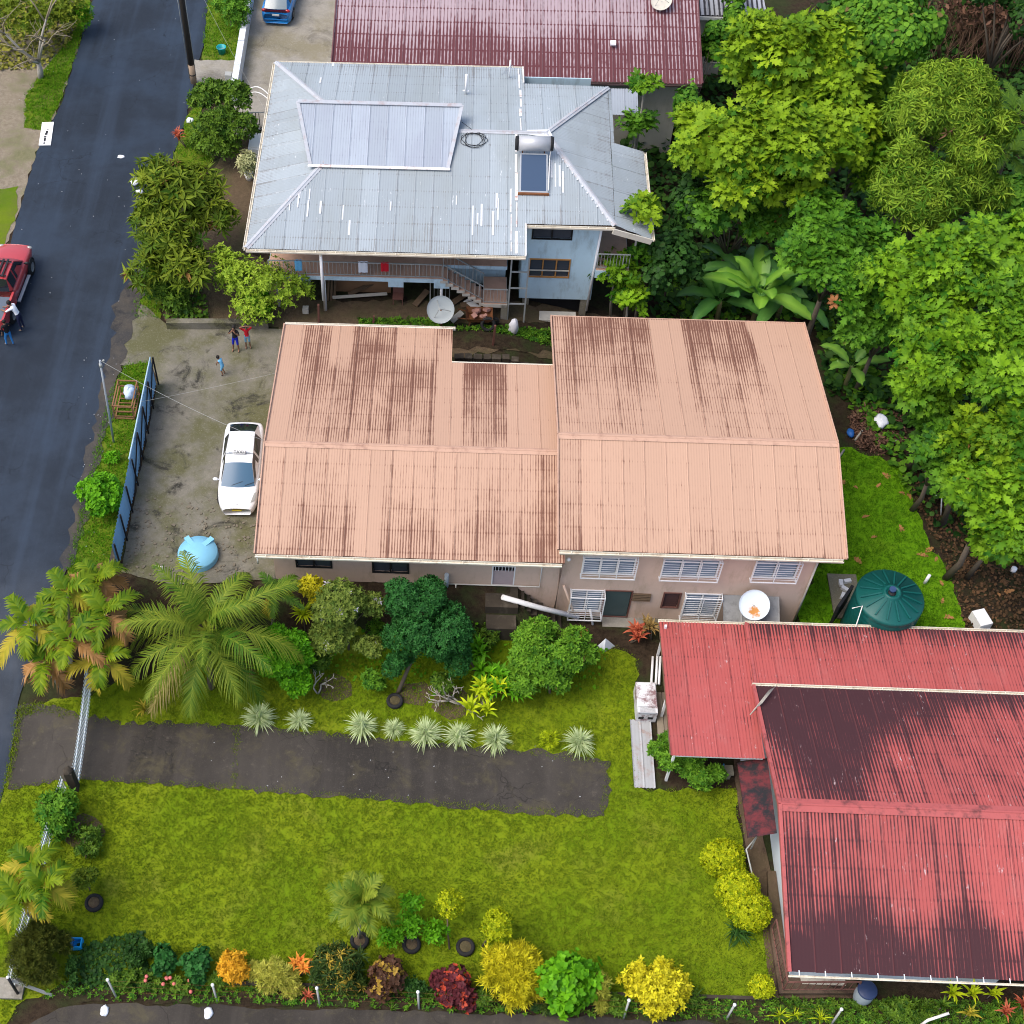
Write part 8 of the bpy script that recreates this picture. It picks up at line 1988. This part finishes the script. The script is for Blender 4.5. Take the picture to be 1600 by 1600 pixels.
b = gnd(622, 472); t = thing('chair', 'broken red-brown chair lying under the veranda', 'chair', b); m = MB(); m.box(b + Vector((0, 0, .4)), (.5, .5, .06)); m.build('seat', M_rail, t); m = MB(); m.box(b + Vector((0, .24, .7)), (.5, .05, .5), rot=Matrix.Rotation(R(-12), 3, 'X')); m.build('backrest', M_rail, t)
for sx in (-.22, .22):
    for sy in (-.22, .22): m = MB(); m.bar(b + Vector((sx, sy, 0)), b + Vector((sx, sy, .4)), .04); m.build('leg', M_rail, t)
sg_ = thing('stair_gate', 'dark metal stair gate lying open below the blue stairs', 'gate', gnd(668, 478)); q = gnd(672, 474)
m = MB(); m.bar(q, q + Vector((0, 0, 1.4)), .05); m.bar(q + Vector((.9, .3, 0)), q + Vector((.9, .3, 1.4)), .05); m.bar(q + Vector((0, 0, 1.4)), q + Vector((.9, .3, 1.4)), .05); m.build('frame', M_rl, sg_)
for i in range(1, 5): m = MB(); u_ = q + Vector((.18 * i, .06 * i, 0)); m.bar(u_ + Vector((0, 0, .1)), u_ + Vector((0, 0, 1.4)), .02); m.build('bar', M_rl, sg_)
for px, py, h, l in ((498, 505, 1.2, 'brown timber stake behind the peach roof at the shrub'), (770, 540, 1.3, 'reddish timber stake in the gap behind the peach roofs'), (583, 508, .6, 'thin pale stake behind the peach roof')):
    simple('stake', l, 'stake', lambda m, px=px, py=py, h=h: m.bar(gnd(px, py), gnd(px, py) + Vector((.05, 0, h)), .09), M_rail)
simple('cinder_block', 'small white pot by the open shrub', 'pot', bx(478, 488, (.28, .28, .3)), M_cream)
# white appliance and potted plant under the grey eave
b = gnd(404, 245); t = thing('washing_machine', 'white washing machine under the grey roof eave', 'washing machine', b); m = MB(); m.box(b + Vector((0, 0, .5)), (.8, 1.3, .95)); m.build('cabinet', M_white, t); m = MB(); m.box(b + Vector((0, 0, 1.0)), (.7, 1.1, .05)); m.build('lid', M_pvc, t)
b = gnd(390, 280); t = thing('plant_pot', 'white plant pot below the grey roof eave', 'pot', b); m = MB(); m.lathe([(0, 0), (.17, 0), (.25, .4), (.21, .4), (.15, .1), (0, .1)], b, 16); m.build('body', M_white, t)
plant('variegated_shrub', 'cream and green variegated shrub in the white pot', 'shrub', b + Vector((0, 0, .35)), [lobe(387, 256, 1.1, 17, 20)], 'willow', 170, .3, K_pot, 700, .03, part='foliage', stem='stem', shell=(.2, 1.0))
# bottom-right debris by the tank, bricks
b = gnd(1530, 982); t = thing('foam_box', 'broken white foam box on the dark litter right of the tank', 'box', b); m = MB(); m.box(b + Vector((0, .2, .3)), (.55, .75, .5), .3); m.build('body', M_white, t); m = MB(); m.box(b + Vector((.1, -.5, .2)), (.5, .5, .3), .3); m.build('lid', M_steel, t)
simple('pipe_stub', 'short white pipe stub in the grass right of the green tank', 'pipe', lambda m: m.cyl(gnd(1444, 912), gnd(1444, 912) + Vector((.1, .1, .5)), .07, n=10), M_white)
simple('white_can', 'white paint can on the litter beyond the grass strip', 'can', lambda m: m.lathe([(0, 0), (.12, 0), (.12, .25), (0, .25)], gnd(1582, 893), 14), M_white)
simple('fence_pipe', 'thin white pipe cross standing among the leaves by the grass strip', 'pipe', lambda m: (m.tube([gnd(1470, 805), gnd(1462, 790) + Vector((0, 0, .9))], .03, 6), m.bar(gnd(1462, 790) + Vector((-.2, 0, .7)), gnd(1462, 790) + Vector((.3, 0, .8)), .04)), M_white)
# litter specks on the road and path: nobody would count them
rg = np.random.default_rng(3); out = []
for _ in range(110):
    px, py = (rg.uniform(120, 200), rg.uniform(560, 900)) if rg.random() < .5 else (rg.uniform(20, 300), rg.uniform(20, 520))
    if rg.random() < .25: px, py = rg.uniform(300, 930), rg.uniform(1150, 1250)
    out.append(gnd(px, py) + Vector((0, 0, .06)))
m = MB()
for q in out: s = float(rg.uniform(.015, .032)) ; m.box(q, (s, s * 1.6, .02), float(rg.uniform(0, 3)))
tag(m.build('litter', plain('grey_litter', (.35, .36, .38), .7)), 'specks of white litter on the asphalt', 'litter', kind='stuff')
m = MB(); rg = np.random.default_rng(4)
for _ in range(260):
    px = float(rg.uniform(195, 400)); py = float(rg.uniform(780, 900)); q = gnd(px, py); s = float(rg.uniform(.03, .10)); m.box(q + Vector((0, 0, .05)), (s, s * 1.3, s * .7), float(rg.uniform(0, 3)))
tag(m.build('gravel', plain('gravel_stone', (.15, .13, .095), .9, .4, scale=5)), 'loose gravel and broken concrete at the front of the taxi yard', 'gravel', kind='stuff')
